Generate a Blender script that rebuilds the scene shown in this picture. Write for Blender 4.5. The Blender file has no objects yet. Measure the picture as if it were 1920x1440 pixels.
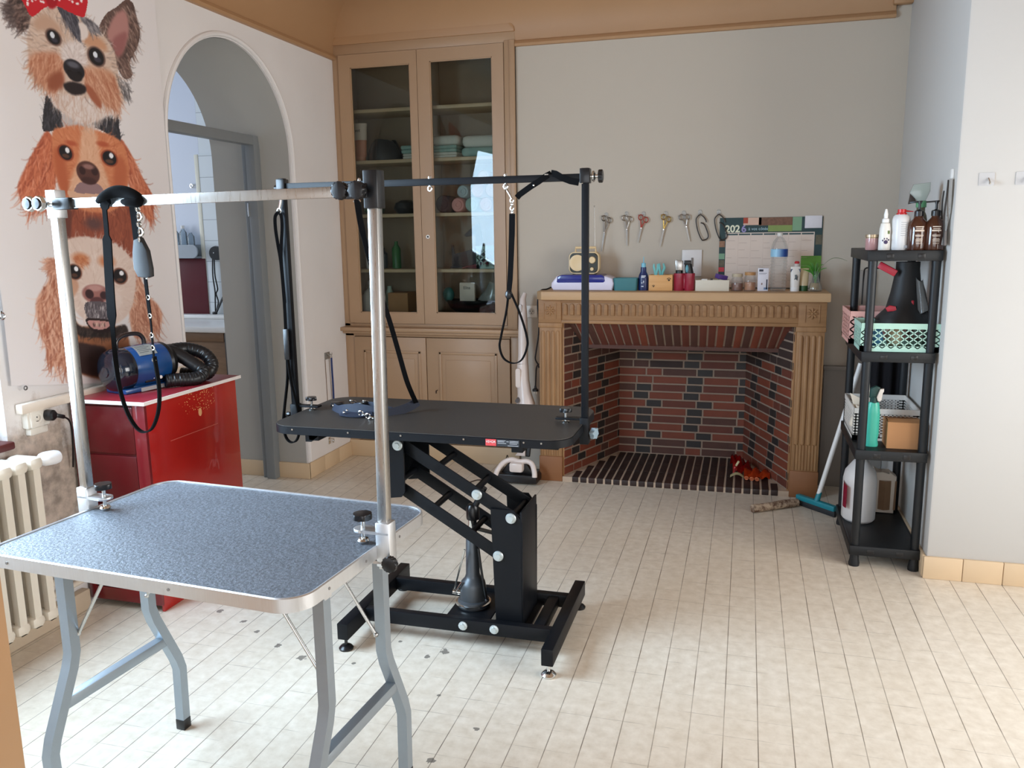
import bpy, bmesh, math, random
import numpy as np
from mathutils import Vector, Matrix
PI = math.pi
SC = bpy.context.scene
COL = SC.collection
random.seed(11)

# ------------------------------------------------------------------ materials
def lin(c):
    return tuple((v/255/12.92 if v/255 <= .04045 else ((v/255+.055)/1.055)**2.4) for v in c)

class N:
    """small helper around a node tree"""
    def __init__(s, name):
        s.m = bpy.data.materials.new(name); s.m.use_nodes = True
        s.t = s.m.node_tree; s.t.nodes.clear()
        s.out = s.t.nodes.new('ShaderNodeOutputMaterial')
    def n(s, typ, **kw):
        nd = s.t.nodes.new(typ)
        for k, v in kw.items():
            if k.startswith('i_'): nd.inputs[k[2:]].default_value = v
            else: setattr(nd, k, v)
        return nd
    def l(s, a, b): s.t.links.new(a, b)
    def math(s, op, a, b=None, c=None):
        nd = s.n('ShaderNodeMath', operation=op)
        for i, v in enumerate((a, b, c)):
            if v is None: continue
            if isinstance(v, (int, float)): nd.inputs[i].default_value = v
            else: s.l(v, nd.inputs[i])
        return nd.outputs[0]
    def mix(s, fac, a, b):
        nd = s.n('ShaderNodeMix', data_type='RGBA')
        for i, v in ((0, fac), (6, a), (7, b)):
            if isinstance(v, (int, float)): nd.inputs[i].default_value = v
            elif isinstance(v, tuple): nd.inputs[i].default_value = (*v[:3], 1)
            else: s.l(v, nd.inputs[i])
        return nd.outputs[2]
    def noise(s, scale, detail=3, rough=.5, vec=None):
        nd = s.n('ShaderNodeTexNoise'); nd.inputs['Scale'].default_value = scale
        nd.inputs['Detail'].default_value = detail; nd.inputs['Roughness'].default_value = rough
        if vec is not None: s.l(vec, nd.inputs['Vector'])
        return nd.outputs['Fac']
    def ramp(s, fac, lo, hi):
        nd = s.n('ShaderNodeMapRange'); s.l(fac, nd.inputs[0])
        nd.inputs[1].default_value = lo; nd.inputs[2].default_value = hi
        return nd.outputs[0]
    def bsdf(s, **kw):
        b = s.n('ShaderNodeBsdfPrincipled')
        for k, v in kw.items(): b.inputs[k].default_value = v
        s.l(b.outputs[0], s.out.inputs[0]); return b
    def bump(s, h, strength, dist, b):
        nd = s.n('ShaderNodeBump'); nd.inputs['Strength'].default_value = strength
        nd.inputs['Distance'].default_value = dist
        s.l(h, nd.inputs['Height']); s.l(nd.outputs[0], b.inputs['Normal'])
    def obj(s): return s.n('ShaderNodeTexCoord').outputs['Object']

MC = {}
def M(rgb, rough=.5, metal=0, var=.06, scale=30, bump=0, spec=.5, coat=0):
    """plain procedural surface: base colour broken up by noise, optional fine bump"""
    key = (rgb, rough, metal, var, scale, bump, spec, coat)
    if key in MC: return MC[key]
    n = N('surface_%d_%d_%d' % rgb); c = lin(rgb)
    b = n.bsdf(Roughness=rough, Metallic=metal)
    b.inputs['Specular IOR Level'].default_value = spec
    b.inputs['Coat Weight'].default_value = coat
    v = n.obj()
    f = n.noise(scale, 4, .55, v)
    n.l(n.mix(f, tuple(x*(1-var) for x in c), tuple(min(1, x*(1+var)) for x in c)), b.inputs['Base Color'])
    if bump: n.bump(n.noise(scale*12, 2, .5, v), bump, .002, b)
    MC[key] = n.m; return n.m

def glass(name, tint=(255,255,255), rough=.0, refl=1.0, alpha=0.0, top=1.0):
    """clear sheet or vessel: transparent with a fresnel reflection, alpha adds a milky body"""
    n = N(name)
    tr = n.n('ShaderNodeBsdfTransparent'); tr.inputs[0].default_value = (*lin(tint), 1)
    gl = n.n('ShaderNodeBsdfGlossy'); gl.inputs['Roughness'].default_value = rough
    fr = n.n('ShaderNodeFresnel'); fr.inputs[0].default_value = 1.45
    f = n.math('MINIMUM', n.math('MULTIPLY', fr.outputs[0], refl), top)
    df = n.n('ShaderNodeBsdfDiffuse'); df.inputs[0].default_value = (*lin(tint), 1)
    m0 = n.n('ShaderNodeMixShader'); m0.inputs[0].default_value = alpha
    n.l(tr.outputs[0], m0.inputs[1]); n.l(df.outputs[0], m0.inputs[2])
    mx = n.n('ShaderNodeMixShader'); n.l(f, mx.inputs[0]); n.l(m0.outputs[0], mx.inputs[1]); n.l(gl.outputs[0], mx.inputs[2])
    n.l(mx.outputs[0], n.out.inputs[0]); return n.m

def wood(rgb, rgb2, axis='X', rough=.5, scale=6):
    n = N('wood_%d_%d_%d' % rgb); b = n.bsdf(Roughness=rough)
    mp = n.n('ShaderNodeMapping'); n.l(n.obj(), mp.inputs[0])
    mp.inputs['Scale'].default_value = {'X': (1, 9, 9), 'Z': (9, 9, 1), 'Y': (9, 1, 9)}[axis]
    f = n.noise(scale, 6, .6, mp.outputs[0])
    n.l(n.mix(n.ramp(f, .3, .7), lin(rgb), lin(rgb2)), b.inputs['Base Color'])
    n.bump(f, .12, .002, b); return n.m

def steel(rgb=(205,205,206), rough=.25, streak=True):
    n = N('steel_%d_%d' % (rgb[0], int(rough*100))); b = n.bsdf(Metallic=1.0)
    mp = n.n('ShaderNodeMapping'); n.l(n.obj(), mp.inputs[0]); mp.inputs['Scale'].default_value = (60, 60, 4)
    f = n.noise(4, 4, .6, mp.outputs[0])
    n.l(n.mix(f, tuple(x*.86 for x in lin(rgb)), lin(rgb)), b.inputs['Base Color'])
    n.l(n.math('MULTIPLY_ADD', f, .16, rough-.06), b.inputs['Roughness']); return n.m

# ------------------------------------------------------------------ mesh builder
class B:
    def __init__(s): s.bm = bmesh.new()
    def _add(s, t, mi):
        for f in t.faces: f.material_index = mi
        me = bpy.data.meshes.new('tmp'); t.to_mesh(me); t.free()
        s.bm.from_mesh(me); bpy.data.meshes.remove(me); return s
    def boxm(s, mat, bev=0, mi=0, seg=2):
        t = bmesh.new(); bmesh.ops.create_cube(t, size=1, matrix=mat)
        if bev: bmesh.ops.bevel(t, geom=t.edges[:], offset=bev, segments=seg, affect='EDGES', profile=.5, clamp_overlap=True)
        return s._add(t, mi)
    def box(s, x0, x1, y0, y1, z0, z1, bev=0, mi=0):
        return s.boxm(Matrix.Translation(((x0+x1)/2, (y0+y1)/2, (z0+z1)/2)) @ Matrix.Diagonal((abs(x1-x0), abs(y1-y0), abs(z1-z0), 1)), bev, mi)
    def bar(s, p0, p1, w, h, up=(0,0,1), bev=0, mi=0):
        """rectangular bar from p0 to p1, w across, h along up"""
        p0 = Vector(p0); p1 = Vector(p1); d = (p1-p0); L = d.length; d.normalize()
        u = Vector(up); sd = d.cross(u)
        if sd.length < 1e-5: sd = d.cross(Vector((1,0,0)))
        sd.normalize(); u = sd.cross(d)
        m = Matrix((( *sd, 0), (*d, 0), (*u, 0), (0,0,0,1))).transposed(); m.translation = (p0+p1)/2
        return s.boxm(m @ Matrix.Diagonal((w, L, h, 1)), bev, mi)
    def poly(s, pts, mi=0):
        t = bmesh.new(); t.faces.new([t.verts.new(p) for p in pts]); return s._add(t, mi)
    def prism(s, pts, o, ux, uy, dep, mi=0, bev=0):
        """2D outline pts in plane (o,ux,uy) extruded by vector dep"""
        t = bmesh.new(); o = Vector(o); ux = Vector(ux); uy = Vector(uy); dep = Vector(dep)
        a = [t.verts.new(o+ux*x+uy*y) for x, y in pts]; b = [t.verts.new(v.co+dep) for v in a]
        k = len(a); fa = t.faces.new(a); fb = t.faces.new(b[::-1])
        for i in range(k): t.faces.new([a[i], b[i], b[(i+1) % k], a[(i+1) % k]])
        if bev:
            es = [e for e in t.edges if e in fa.edges[:] or e in fb.edges[:]]
            bmesh.ops.bevel(t, geom=es, offset=bev, segments=2, affect='EDGES', profile=.5, clamp_overlap=True)
        bmesh.ops.triangulate(t, faces=[f for f in t.faces if len(f.verts) > 4])
        return s._add(t, mi)
    def tube(s, pts, r, n=8, closed=False, mi=0, caps=True, flat=None):
        """swept circle (or ellipse when flat=(w,h) half sizes with side vector) along pts; r number or list"""
        t = bmesh.new(); P = [Vector(p) for p in pts]; k = len(P); rings = []
        rs = r if isinstance(r, (list, tuple)) else [r]*k
        up = None
        for i in range(k):
            a = P[i-1] if (i > 0 or closed) else P[i]; c = P[(i+1) % k] if (i < k-1 or closed) else P[i]
            d = (c-a)
            if d.length < 1e-9: d = Vector((0,0,1))
            d.normalize()
            if up is None:
                up = Vector((0,0,1)) if abs(d.z) < .9 else Vector((1,0,0))
            sd = d.cross(up)
            if sd.length < 1e-4: sd = d.cross(Vector((0,1,0)))
            sd.normalize(); up = sd.cross(d).normalized()
            rings.append([t.verts.new(P[i]+(sd*math.cos(2*PI*j/n)+up*math.sin(2*PI*j/n))*rs[i]) for j in range(n)])
        for i in range(k if closed else k-1):
            A = rings[i]; C = rings[(i+1) % k]
            for j in range(n): t.faces.new([A[j], A[(j+1) % n], C[(j+1) % n], C[j]])
        if caps and not closed:
            t.faces.new(rings[0][::-1]); t.faces.new(rings[-1])
        return s._add(t, mi)
    def cyl(s, p0, p1, r0, r1=None, n=20, mi=0):
        return s.tube([p0, p1], [r0, r0 if r1 is None else r1], n, mi=mi)
    def strap(s, pts, w, th, side=(0,1,0), mi=0, closed=False):
        """flat band: width w along side, thickness th; side may be a list per point"""
        t = bmesh.new(); P = [Vector(p) for p in pts]; k = len(P); R = []
        for i in range(k):
            a = P[i-1] if (i > 0 or closed) else P[i]; c = P[(i+1) % k] if (i < k-1 or closed) else P[i]
            d = (c-a).normalized(); sd = Vector(side[i] if isinstance(side, list) else side)
            sd = (sd-d*sd.dot(d)); sd.normalize(); nn = d.cross(sd)
            ww = w[i] if isinstance(w, list) else w
            R.append([t.verts.new(P[i]+sd*x*ww/2+nn*y*th/2) for x, y in ((-1,-1), (1,-1), (1,1), (-1,1))])
        for i in range(k if closed else k-1):
            A = R[i]; C = R[(i+1) % k]
            for j in range(4): t.faces.new([A[j], A[(j+1) % 4], C[(j+1) % 4], C[j]])
        if not closed: t.faces.new(R[0][::-1]); t.faces.new(R[-1])
        return s._add(t, mi)
    def lathe(s, prof, c=(0,0,0), n=24, mi=0, axis=None, sx=1, sy=1, cap=True):
        """profile of (r,z) revolved about z at c; axis re-aims z"""
        t = bmesh.new(); rings = []
        q = Vector((0,0,1)).rotation_difference(Vector(axis)).to_matrix() if axis is not None else None
        for r, z in prof:
            ring = []
            for j in range(n):
                p = Vector((r*sx*math.cos(2*PI*j/n), r*sy*math.sin(2*PI*j/n), z))
                if q is not None: p = q @ p
                ring.append(t.verts.new(p+Vector(c)))
            rings.append(ring)
        for A, C in zip(rings, rings[1:]):
            for j in range(n): t.faces.new([A[j], A[(j+1) % n], C[(j+1) % n], C[j]])
        if cap: t.faces.new(rings[0][::-1]); t.faces.new(rings[-1])
        bmesh.ops.remove_doubles(t, verts=t.verts[:], dist=1e-6)
        return s._add(t, mi)
    def ball(s, c, r, n=16, mi=0, rot=None):
        r = r if isinstance(r, (tuple, list)) else (r, r, r)
        t = bmesh.new(); m = Matrix.Translation(c) @ (rot.to_4x4() if rot else Matrix()) @ Matrix.Diagonal((*r, 1))
        bmesh.ops.create_uvsphere(t, u_segments=n, v_segments=max(6, n//2), radius=1, matrix=m); return s._add(t, mi)
    def torus(s, c, R, r, axis=(0,0,1), n=18, m=6, mi=0, sx=1, sy=1):
        q = Vector((0,0,1)).rotation_difference(Vector(axis)).to_matrix()
        return s.tube([Vector(c)+q @ Vector((R*sx*math.cos(2*PI*i/n), R*sy*math.sin(2*PI*i/n), 0)) for i in range(n)], r, m, closed=True, mi=mi)
    def star(s, c, r, h, axis=(0,0,1), lobes=6, mi=0, depth=.18):
        """lobed hand knob"""
        q = Vector((0,0,1)).rotation_difference(Vector(axis)).to_matrix()
        k = lobes*6; pts = [(r*(1-depth/2+depth/2*math.cos(lobes*2*PI*i/k))*math.cos(2*PI*i/k), r*(1-depth/2+depth/2*math.cos(lobes*2*PI*i/k))*math.sin(2*PI*i/k)) for i in range(k)]
        return s.prism(pts, c, q @ Vector((1,0,0)), q @ Vector((0,1,0)), q @ Vector((0,0,h)), mi, bev=min(h, r)*.15)
    def grid(s, f, nu, nv, mi=0, thick=0):
        """sheet from f(u,v) with u,v in 0..1"""
        t = bmesh.new(); V = [[t.verts.new(f(i/nu, j/nv)) for j in range(nv+1)] for i in range(nu+1)]
        for i in range(nu):
            for j in range(nv): t.faces.new([V[i][j], V[i+1][j], V[i+1][j+1], V[i][j+1]])
        if thick: bmesh.ops.solidify(t, geom=t.faces[:], thickness=thick)
        return s._add(t, mi)

def rrect(L, W, r, n=8, cx=0, cy=0):
    out = []
    for (x, y, a) in ((L/2-r, W/2-r, 0), (-L/2+r, W/2-r, 90), (-L/2+r, -W/2+r, 180), (L/2-r, -W/2+r, 270)):
        for i in range(n+1):
            t = math.radians(a+90*i/n); out.append((cx+x+r*math.cos(t), cy+y+r*math.sin(t)))
    return out

def spline(P, k=8, closed=False):
    """Catmull-Rom through points"""
    P = [Vector(p) for p in P]; out = []; n = len(P)
    for i in range(n if closed else n-1):
        a = P[(i-1) % n] if closed or i > 0 else P[0]; b = P[i]; c = P[(i+1) % n]; d = P[(i+2) % n] if closed or i+2 < n else P[-1]
        for j in range(k):
            t = j/k
            out.append(.5*((2*b)+(c-a)*t+(2*a-5*b+4*c-d)*t*t+(3*b-a-3*c+d)*t**3))
    if not closed: out.append(P[-1])
    return out

# ------------------------------------------------------------------ objects
INV = {}
def tag(o, label=None, cat=None, group=None, kind=None):
    if label: o['label'] = label
    if cat: o['category'] = cat
    if group: o['group'] = group
    if kind: o['kind'] = kind
    return o
def thing(name, label, cat, loc=(0,0,0), rotz=0, group=None):
    o = bpy.data.objects.new(name, None); COL.objects.link(o); o.empty_display_size = .05
    o.location = loc; o.rotation_euler = (0,0,rotz)
    INV[o] = (Matrix.Translation(loc) @ Matrix.Rotation(rotz, 4, 'Z')).inverted()
    return tag(o, label, cat, group)
def obj(name, b, mats, parent=None, label=None, ang=38):
    bm = b.bm
    if parent is not None: bm.transform(INV[parent])
    bmesh.ops.recalc_face_normals(bm, faces=bm.faces[:])
    me = bpy.data.meshes.new(name); bm.to_mesh(me); bm.free()
    for m in (mats if isinstance(mats, (list, tuple)) else [mats]): me.materials.append(m)
    me.shade_smooth(); me.set_sharp_from_angle(angle=math.radians(ang))
    o = bpy.data.objects.new(name, me); COL.objects.link(o)
    if parent is not None:
        o.parent = parent; INV[o] = INV[parent]
    if label: o['label'] = label
    return o
def single(name, b, mats, label, cat, group=None, ang=38):
    """a thing that is one mesh, origin moved to its base"""
    o = obj(name, b, mats, ang=ang); me = o.data
    co = [v.co for v in me.vertices]
    c = Vector(((min(v.x for v in co)+max(v.x for v in co))/2, (min(v.y for v in co)+max(v.y for v in co))/2, min(v.z for v in co)))
    me.transform(Matrix.Translation(-c)); o.location = c
    return tag(o, label, cat, group)
def struct(name, b, mats, parent=None, ang=38):
    o = obj(name, b, mats, parent, ang=ang)
    if parent is None: o['kind'] = 'structure'
    return o
def dup(root, loc, rotz, label, group=None, scale=None):
    r = root.copy(); COL.objects.link(r); r.location = loc; r.rotation_euler = (0,0,rotz); r['label'] = label
    if group: r['group'] = group
    if scale: r.scale = scale
    for ch in list(root.children):
        c = ch.copy(); COL.objects.link(c); c.parent = r
        for g in list(ch.children):
            d = g.copy(); COL.objects.link(d); d.parent = c
    return r
def text(body, size, o, ux, uy, mat, parent, name='lettering', ext=.0006, align='CENTER', bold=0):
    cu = bpy.data.curves.new('txt', 'FONT'); cu.body = body; cu.size = size; cu.extrude = ext; cu.offset = bold; cu.align_x = align; cu.align_y = 'CENTER'
    t = bpy.data.objects.new('txt', cu); COL.objects.link(t)
    dg = bpy.context.evaluated_depsgraph_get(); me = bpy.data.meshes.new_from_object(t.evaluated_get(dg))
    bpy.data.objects.remove(t); bpy.data.curves.remove(cu)
    ux = Vector(ux).normalized(); uy = Vector(uy).normalized(); nz = ux.cross(uy)
    m = Matrix((( *ux, 0), (*uy, 0), (*nz, 0), (0,0,0,1))).transposed(); m.translation = Vector(o)
    me.transform(INV[parent] @ m); me.materials.clear(); me.materials.append(mat)
    ob = bpy.data.objects.new(name, me); COL.objects.link(ob); ob.parent = parent; INV[ob] = INV[parent]
    return ob
# ------------------------------------------------------------------ shared materials
BLACK = M((11,14,19), .45, 0, .12, 40, 0, .25)               # black powder coat
BLACKPL = M((20,20,22), .3, 0, .1, 30)               # black plastic
BLACKSHELF = M((22,25,28), .45, 0, .1, 25, .1, .4)
WEB = M((10,10,12), .9, 0, .25, 300, .3, .12)             # black webbing
CHROME = steel((225,225,222), .16)
ALU = steel((226,228,230), .40)
LEGM = M((150,160,168), .36, .55, .04, 30)
ZINC = M((200,208,208), .35, .55, .05, 60)
STEELP = steel((198,196,192), .27)
WHITEPL = M((236,234,230), .35, 0, .02, 20)
GREYPL = M((150,150,152), .4)
TAN = M((176,144,113), .42, 0, .04, 8, .05)          # painted cupboard
PLASTER_L = M((232,228,226), .8, 0, .02, 3, .12)
CLEAR = glass('clear_glass')
CLEARPL = glass('clear_plastic', (251,252,252), .05, .9, .05, .3)

# ------------------------------------------------------------------ room
def floor_mat():
    n = N('floor_vinyl_tiles'); b = n.bsdf(Roughness=.38)
    geo = n.n('ShaderNodeNewGeometry'); sx = n.n('ShaderNodeSeparateXYZ'); n.l(geo.outputs['Position'], sx.inputs[0])
    T = .1011
    def line(c, off, w):
        a = n.math('SUBTRACT', c, off); a = n.math('DIVIDE', a, T); a = n.math('ADD', a, .5); a = n.math('FRACT', a)
        a = n.math('SUBTRACT', a, .5); a = n.math('ABSOLUTE', a)
        return n.math('LESS_THAN', a, w/T/2)
    gx = line(sx.outputs[0], .0837, .0028); gy = line(sx.outputs[1], 2.960, .0022)
    wear = n.ramp(n.noise(3.5, 3, .6, geo.outputs['Position']), .38, .6)
    wear2 = n.ramp(n.noise(6.5, 3, .6, geo.outputs['Position']), .45, .65)
    g = n.math('MAXIMUM', n.math('MULTIPLY', gx, n.math('MULTIPLY_ADD', wear, .5, .45)), n.math('MULTIPLY', gy, n.math('MULTIPLY', wear2, .6)))
    mott = n.noise(24, 5, .62, geo.outputs['Position']); big = n.noise(2.0, 2, .5, geo.outputs['Position'])
    base = n.mix(n.ramp(mott, .3, .7), lin((212,200,182)), lin((234,225,210)))
    base = n.mix(n.math('MULTIPLY', n.ramp(big, .35, .7), .25), base, lin((220,204,180)))
    base = n.mix(g, base, lin((108,94,80)))
    # small chipped spots in the vinyl
    for (x, y, r) in [(-1.012,2.63,.016),(-1.06,2.58,.011),(-1.30,2.47,.008),(-1.63,2.52,.014),(-1.77,2.6,.012),(-1.5,2.46,.016),(-.93,2.35,.006),(-.83,2.02,.012),(-2.02,2.72,.013),(-1.87,2.66,.012),(-.75,2.2,.009),(-1.2,2.66,.007)]:
        d = n.n('ShaderNodeVectorMath', operation='DISTANCE'); n.l(geo.outputs['Position'], d.inputs[0]); d.inputs[1].default_value = (x, y, 0)
        w = n.math('MULTIPLY_ADD', n.noise(70, 2, .5, geo.outputs['Position']), r*2.2, -r*1.1)
        k = n.math('LESS_THAN', n.math('ADD', d.outputs['Value'], w), r)
        base = n.mix(n.math('MULTIPLY', k, .75), base, lin((84,80,76)))
    n.l(base, b.inputs['Base Color'])
    n.l(n.math('MULTIPLY_ADD', mott, .16, .26), b.inputs['Roughness'])
    n.bump(n.math('SUBTRACT', n.math('MULTIPLY', mott, .3), g), .12, .0015, b)
    return n.m
def wall_left_mat():
    """white plaster with a damp, peeling patch beside the radiator"""
    n = N('wall_plaster_stained'); b = n.bsdf(Roughness=.8)
    geo = n.n('ShaderNodeNewGeometry'); P = geo.outputs['Position']
    f = n.noise(3, 3, .5, P); base = n.mix(f, lin((228,222,219)), lin((236,233,231)))
    d = n.n('ShaderNodeVectorMath', operation='DISTANCE'); n.l(P, d.inputs[0]); d.inputs[1].default_value = (-2.6, 2.52, .56)
    k = n.math('ADD', d.outputs['Value'], n.math('MULTIPLY_ADD', n.noise(9, 5, .65, P), .5, -.25))
    st = n.math('SUBTRACT', 1.0, n.ramp(k, .20, .33))
    dirt = n.mix(n.ramp(n.noise(16, 4, .6, P), .35, .62), lin((120,100,78)), lin((196,174,154)))
    n.l(n.mix(n.math('MULTIPLY', st, .8), base, dirt), b.inputs['Base Color'])
    n.bump(n.math('ADD', n.noise(40, 3, .5, P), n.math('MULTIPLY', st, -.6)), .15, .004, b); return n.m
MFLOOR = floor_mat(); MWL = wall_left_mat()
MWB = M((194,183,168), .75, 0, .02, 2, .1)
MWR = M((198,195,190), .75, 0, .015, 2, .1)
MCEIL = M((150,117,90), .6, 0, .04, 3, .08)
MCORN = M((176,136,98), .5, 0, .05, 4, .06)
MTILE = M((216,190,156), .4, 0, .06, 6)
MBATHW = M((222,228,240), .6, 0, .02, 3)

b = B(); b.box(-3.13, 2.7, -1.6, 5.5, -.06, 0); struct('floor', b, MFLOOR)
b = B(); b.box(-6.2, -3.13, 2.4, 5.9, -.06, 0); struct('floor_washroom', b, MTILE)
b = B(); b.box(-3.13, 2.7, -1.6, 5.5, 2.90, 3.0); struct('ceiling', b, MCEIL)
# back wall in pieces around the fireplace and the cupboard recess
YB = 5.084
b = B(); b.box(-1.385, -1.05, YB, YB+.1, 0, 2.9); b.box(-1.05, .29, YB, YB+.1, 1.0, 2.9); b.box(.29, .95, YB, YB+.1, 0, 2.9)
b.box(-2.62, -1.385, YB, YB+.1, 2.645, 2.9)
struct('wall_back', b, MWB)
# left wall: thick, with the window and the arched passage
b = B(); XL, XF = -2.6, -3.13
b.box(XF, XL, -1.5, .85, 0, 2.9); b.box(XF, XL, .85, 2.355, 0, .74); b.box(XF, XL, .85, 2.355, 2.35, 2.9)
b.box(XF, XL, 2.355, 3.40, 0, 2.9); b.box(XF, XL, 4.49, YB+.1, 0, 2.9)
arc = [(3.945-.545*math.cos(PI*i/40), 1.965+.535*math.sin(PI*i/40)) for i in range(41)]
for (ya, za), (yb, zb) in zip(arc, arc[1:]): b.prism([(ya, za), (yb, zb), (yb, 2.9), (ya, 2.9)], (XF, 0, 0), (0,1,0), (0,0,1), (XL-XF, 0, 0))
struct('wall_left', b, MWL, ang=25)
# thin, greyer lining over the reveal and vault of the passage
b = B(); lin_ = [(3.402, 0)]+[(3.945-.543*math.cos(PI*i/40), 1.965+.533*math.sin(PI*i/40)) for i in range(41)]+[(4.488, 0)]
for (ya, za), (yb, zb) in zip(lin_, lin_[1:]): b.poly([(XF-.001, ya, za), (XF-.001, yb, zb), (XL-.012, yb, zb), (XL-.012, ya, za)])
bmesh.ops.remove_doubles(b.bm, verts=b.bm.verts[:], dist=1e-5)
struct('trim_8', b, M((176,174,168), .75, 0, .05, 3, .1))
b = B(); b.tube([(-2.597, y, z) for y, z in [(3.385,.0),(3.385,1.0)]]+[(-2.597, 3.945-.562*math.cos(PI*i/36), 1.965+.552*math.sin(PI*i/36)) for i in range(37)]+[(-2.597, 4.506, 1.0), (-2.597, 4.506, .11)], .013, 8)
struct('trim_1', b, PLASTER_L)
# right side: chimney breast return and the white face with hooks
b = B(); b.box(.797, 2.7, 3.76, 5.2, 0, 2.9, .012); struct('wall_right', b, MWR)
b = B(); b.box(2.6, 2.7, -1.5, .7, 0, 2.9); b.box(2.6, 2.7, 3.5, 3.76, 0, 2.9); b.box(2.6, 2.7, .7, 3.5, 0, .5); b.box(2.6, 2.7, .7, 3.5, 2.15, 2.9); struct('wall_east', b, MWR)
b = B(); b.box(-2.62, -1.5, -1.6, -1.5, 0, 2.9); b.box(1.7, 2.7, -1.6, -1.5, 0, 2.9); b.box(-1.5, 1.7, -1.6, -1.5, 2.0, 2.9); b.box(-1.5, 1.7, -1.6, -1.5, 0, .25)
struct('wall_front', b, MWR)
# cove cornice
def cove(b, p0, p1, inward, bead=True):
    p0 = Vector(p0); p1 = Vector(p1); n = Vector(inward)
    prof = [(-.02, 2.605), (.022, 2.605), (.030, 2.618), (.022, 2.634), (.012, 2.640)]
    prof += [(.012+.27*(1-math.cos(PI/2*i/10)), 2.640+.262*math.sin(PI/2*i/10)) for i in range(1, 11)] + [(-.02, 2.902)]
    if not bead: prof = [(-.02, 2.639)]+[q for q in prof if q[1] > 2.638]
    b.prism(prof, p0, n, (0,0,1), p1-p0)
b = B(); cove(b, (-2.6, YB, 0), (.72, YB, 0), (0,-1,0), False); b.prism([(-.02,2.605),(.022,2.605),(.030,2.618),(.022,2.634),(.012,2.641),(-.02,2.641)], (-1.384,YB,0), (0,-1,0), (0,0,1), (2.104,0,0)); struct('trim_2', b, MCORN, ang=30)
b = B(); cove(b, (-2.6, -1.5, 0), (-2.6, YB, 0), (1,0,0)); struct('trim_3', b, MCORN, ang=30)
b = B(); b.box(.70, .80, 5.03, YB, 2.665, 2.9, .01); struct('trim_4', b, MCORN)
# plinth tiles
def plinth(name, segs):
    b = B()
    for (x0, x1, y0, y1) in segs: b.box(x0, x1, y0, y1, 0, .1, .003)
    o = struct(name, b, MTILE); return o
def run(a0, a1, step, f): 
    out = []; a = a0
    while a < a1-.01: out.append(f(a+.001, min(a+step, a1)-.001)); a += step
    return out
plinth('baseboard_right', run(.785, 2.6, .155, lambda p, q: (p, q, 3.746, 3.762))+run(3.765, 4.9, .155, lambda p, q: (.783, .797, p, q)))
plinth('baseboard_left', run(4.478, 5.08, .2, lambda p, q: (-2.601, -2.588, p, q))+[(-3.13, -2.588, 4.476, 4.491)])
b = B(); b.box(-2.598, -2.565, 2.40, 3.37, .862, .90, .006); struct('trim_5', b, M((226,212,196), .5))
# low grey boarding on the back wall right of the fireplace
b = B(); b.box(.455, .795, 5.055, YB, 0, .70, .004); b.box(.60, .68, 5.045, YB, .70, 1.27, .003); b.box(.45, .795, 5.04, YB, .70, .722, .003)
struct('trim_6', b, M((150,143,136), .6, 0, .05, 5))
# skirting pipe run behind the radiator
b = B(); b.box(-2.6, -2.56, 1.2, 2.62, 0, .085, .006); struct('baseboard_window', b, M((206,188,164), .6, 0, .12, 9))

# window beside the poster (left wall) and shop window behind the viewpoint
WFR = M((138,144,150), .45); SILL = M((92,40,38), .5, 0, .1, 20)
def sky_mat():
    n = N('daylight_sky'); e = n.n('ShaderNodeEmission'); e.inputs[0].default_value = (.75,.86,1,1); e.inputs[1].default_value = 2.2
    n.l(e.outputs[0], n.out.inputs[0]); return n.m
b = B(); y0, y1, z0, z1 = .86, 2.352, .78, 2.345
for (a0, a1, c0, c1) in ((y0, y0+.05, z0, z1), (y1-.05, y1, z0, z1), (y0, y1, z0, z0+.05), (y0, y1, z1-.05, z1), ((y0+y1)/2-.035, (y0+y1)/2+.035, z0, z1)):
    b.box(-2.76, -2.70, a0, a1, c0, c1, .006)
o = struct('window_1', b, WFR)
INV[o] = Matrix()
b = B(); b.box(-2.733, -2.727, y0+.05, y1-.05, z0+.05, z1-.05); struct('window_pane', b, CLEAR, o)
b = B(); b.box(-2.72, -2.572, .84, 2.362, .742, .772, .008); struct('window_sill', b, SILL, o)
b = B()
for (a0, a1, c0, c1) in ((-1.5, -1.43, .25, 2.0), (1.63, 1.7, .25, 2.0), (-1.5, 1.7, .25, .32), (-1.5, 1.7, 1.93, 2.0), (.02, .1, .25, 2.0)):
    b.box(a0, a1, -1.58, -1.52, c0, c1, .006)
o = struct('window_2', b, WFR); INV[o] = Matrix()
b = B(); b.box(-1.45, 1.65, -1.553, -1.547, .3, 1.95); struct('window_pane', b, CLEAR, o)

b = B()
for (a0, a1, c0, c1) in ((.7, .77, .5, 2.15), (3.43, 3.5, .5, 2.15), (.7, 3.5, .5, .57), (.7, 3.5, 2.08, 2.15), (2.06, 2.14, .5, 2.15)): b.box(2.64, 2.70, a0, a1, c0, c1, .006)
o = struct('window_3', b, WFR); INV[o] = Matrix()
b = B(); b.box(2.667, 2.673, .75, 3.45, .55, 2.1); struct('window_pane', b, CLEAR, o)
# tan painted door leaf standing open close to the viewpoint, lower left
b = B(); b.box(-1.366, -1.326, .35, 1.15, .005, 2.02, .003)
for z0, z1 in ((.12, .85), (1.0, 1.9)): b.box(-1.327, -1.322, .47, 1.03, z0, z1, .003)
struct('door_1', b, M((178,138,98), .5, 0, .05, 6))

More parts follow.
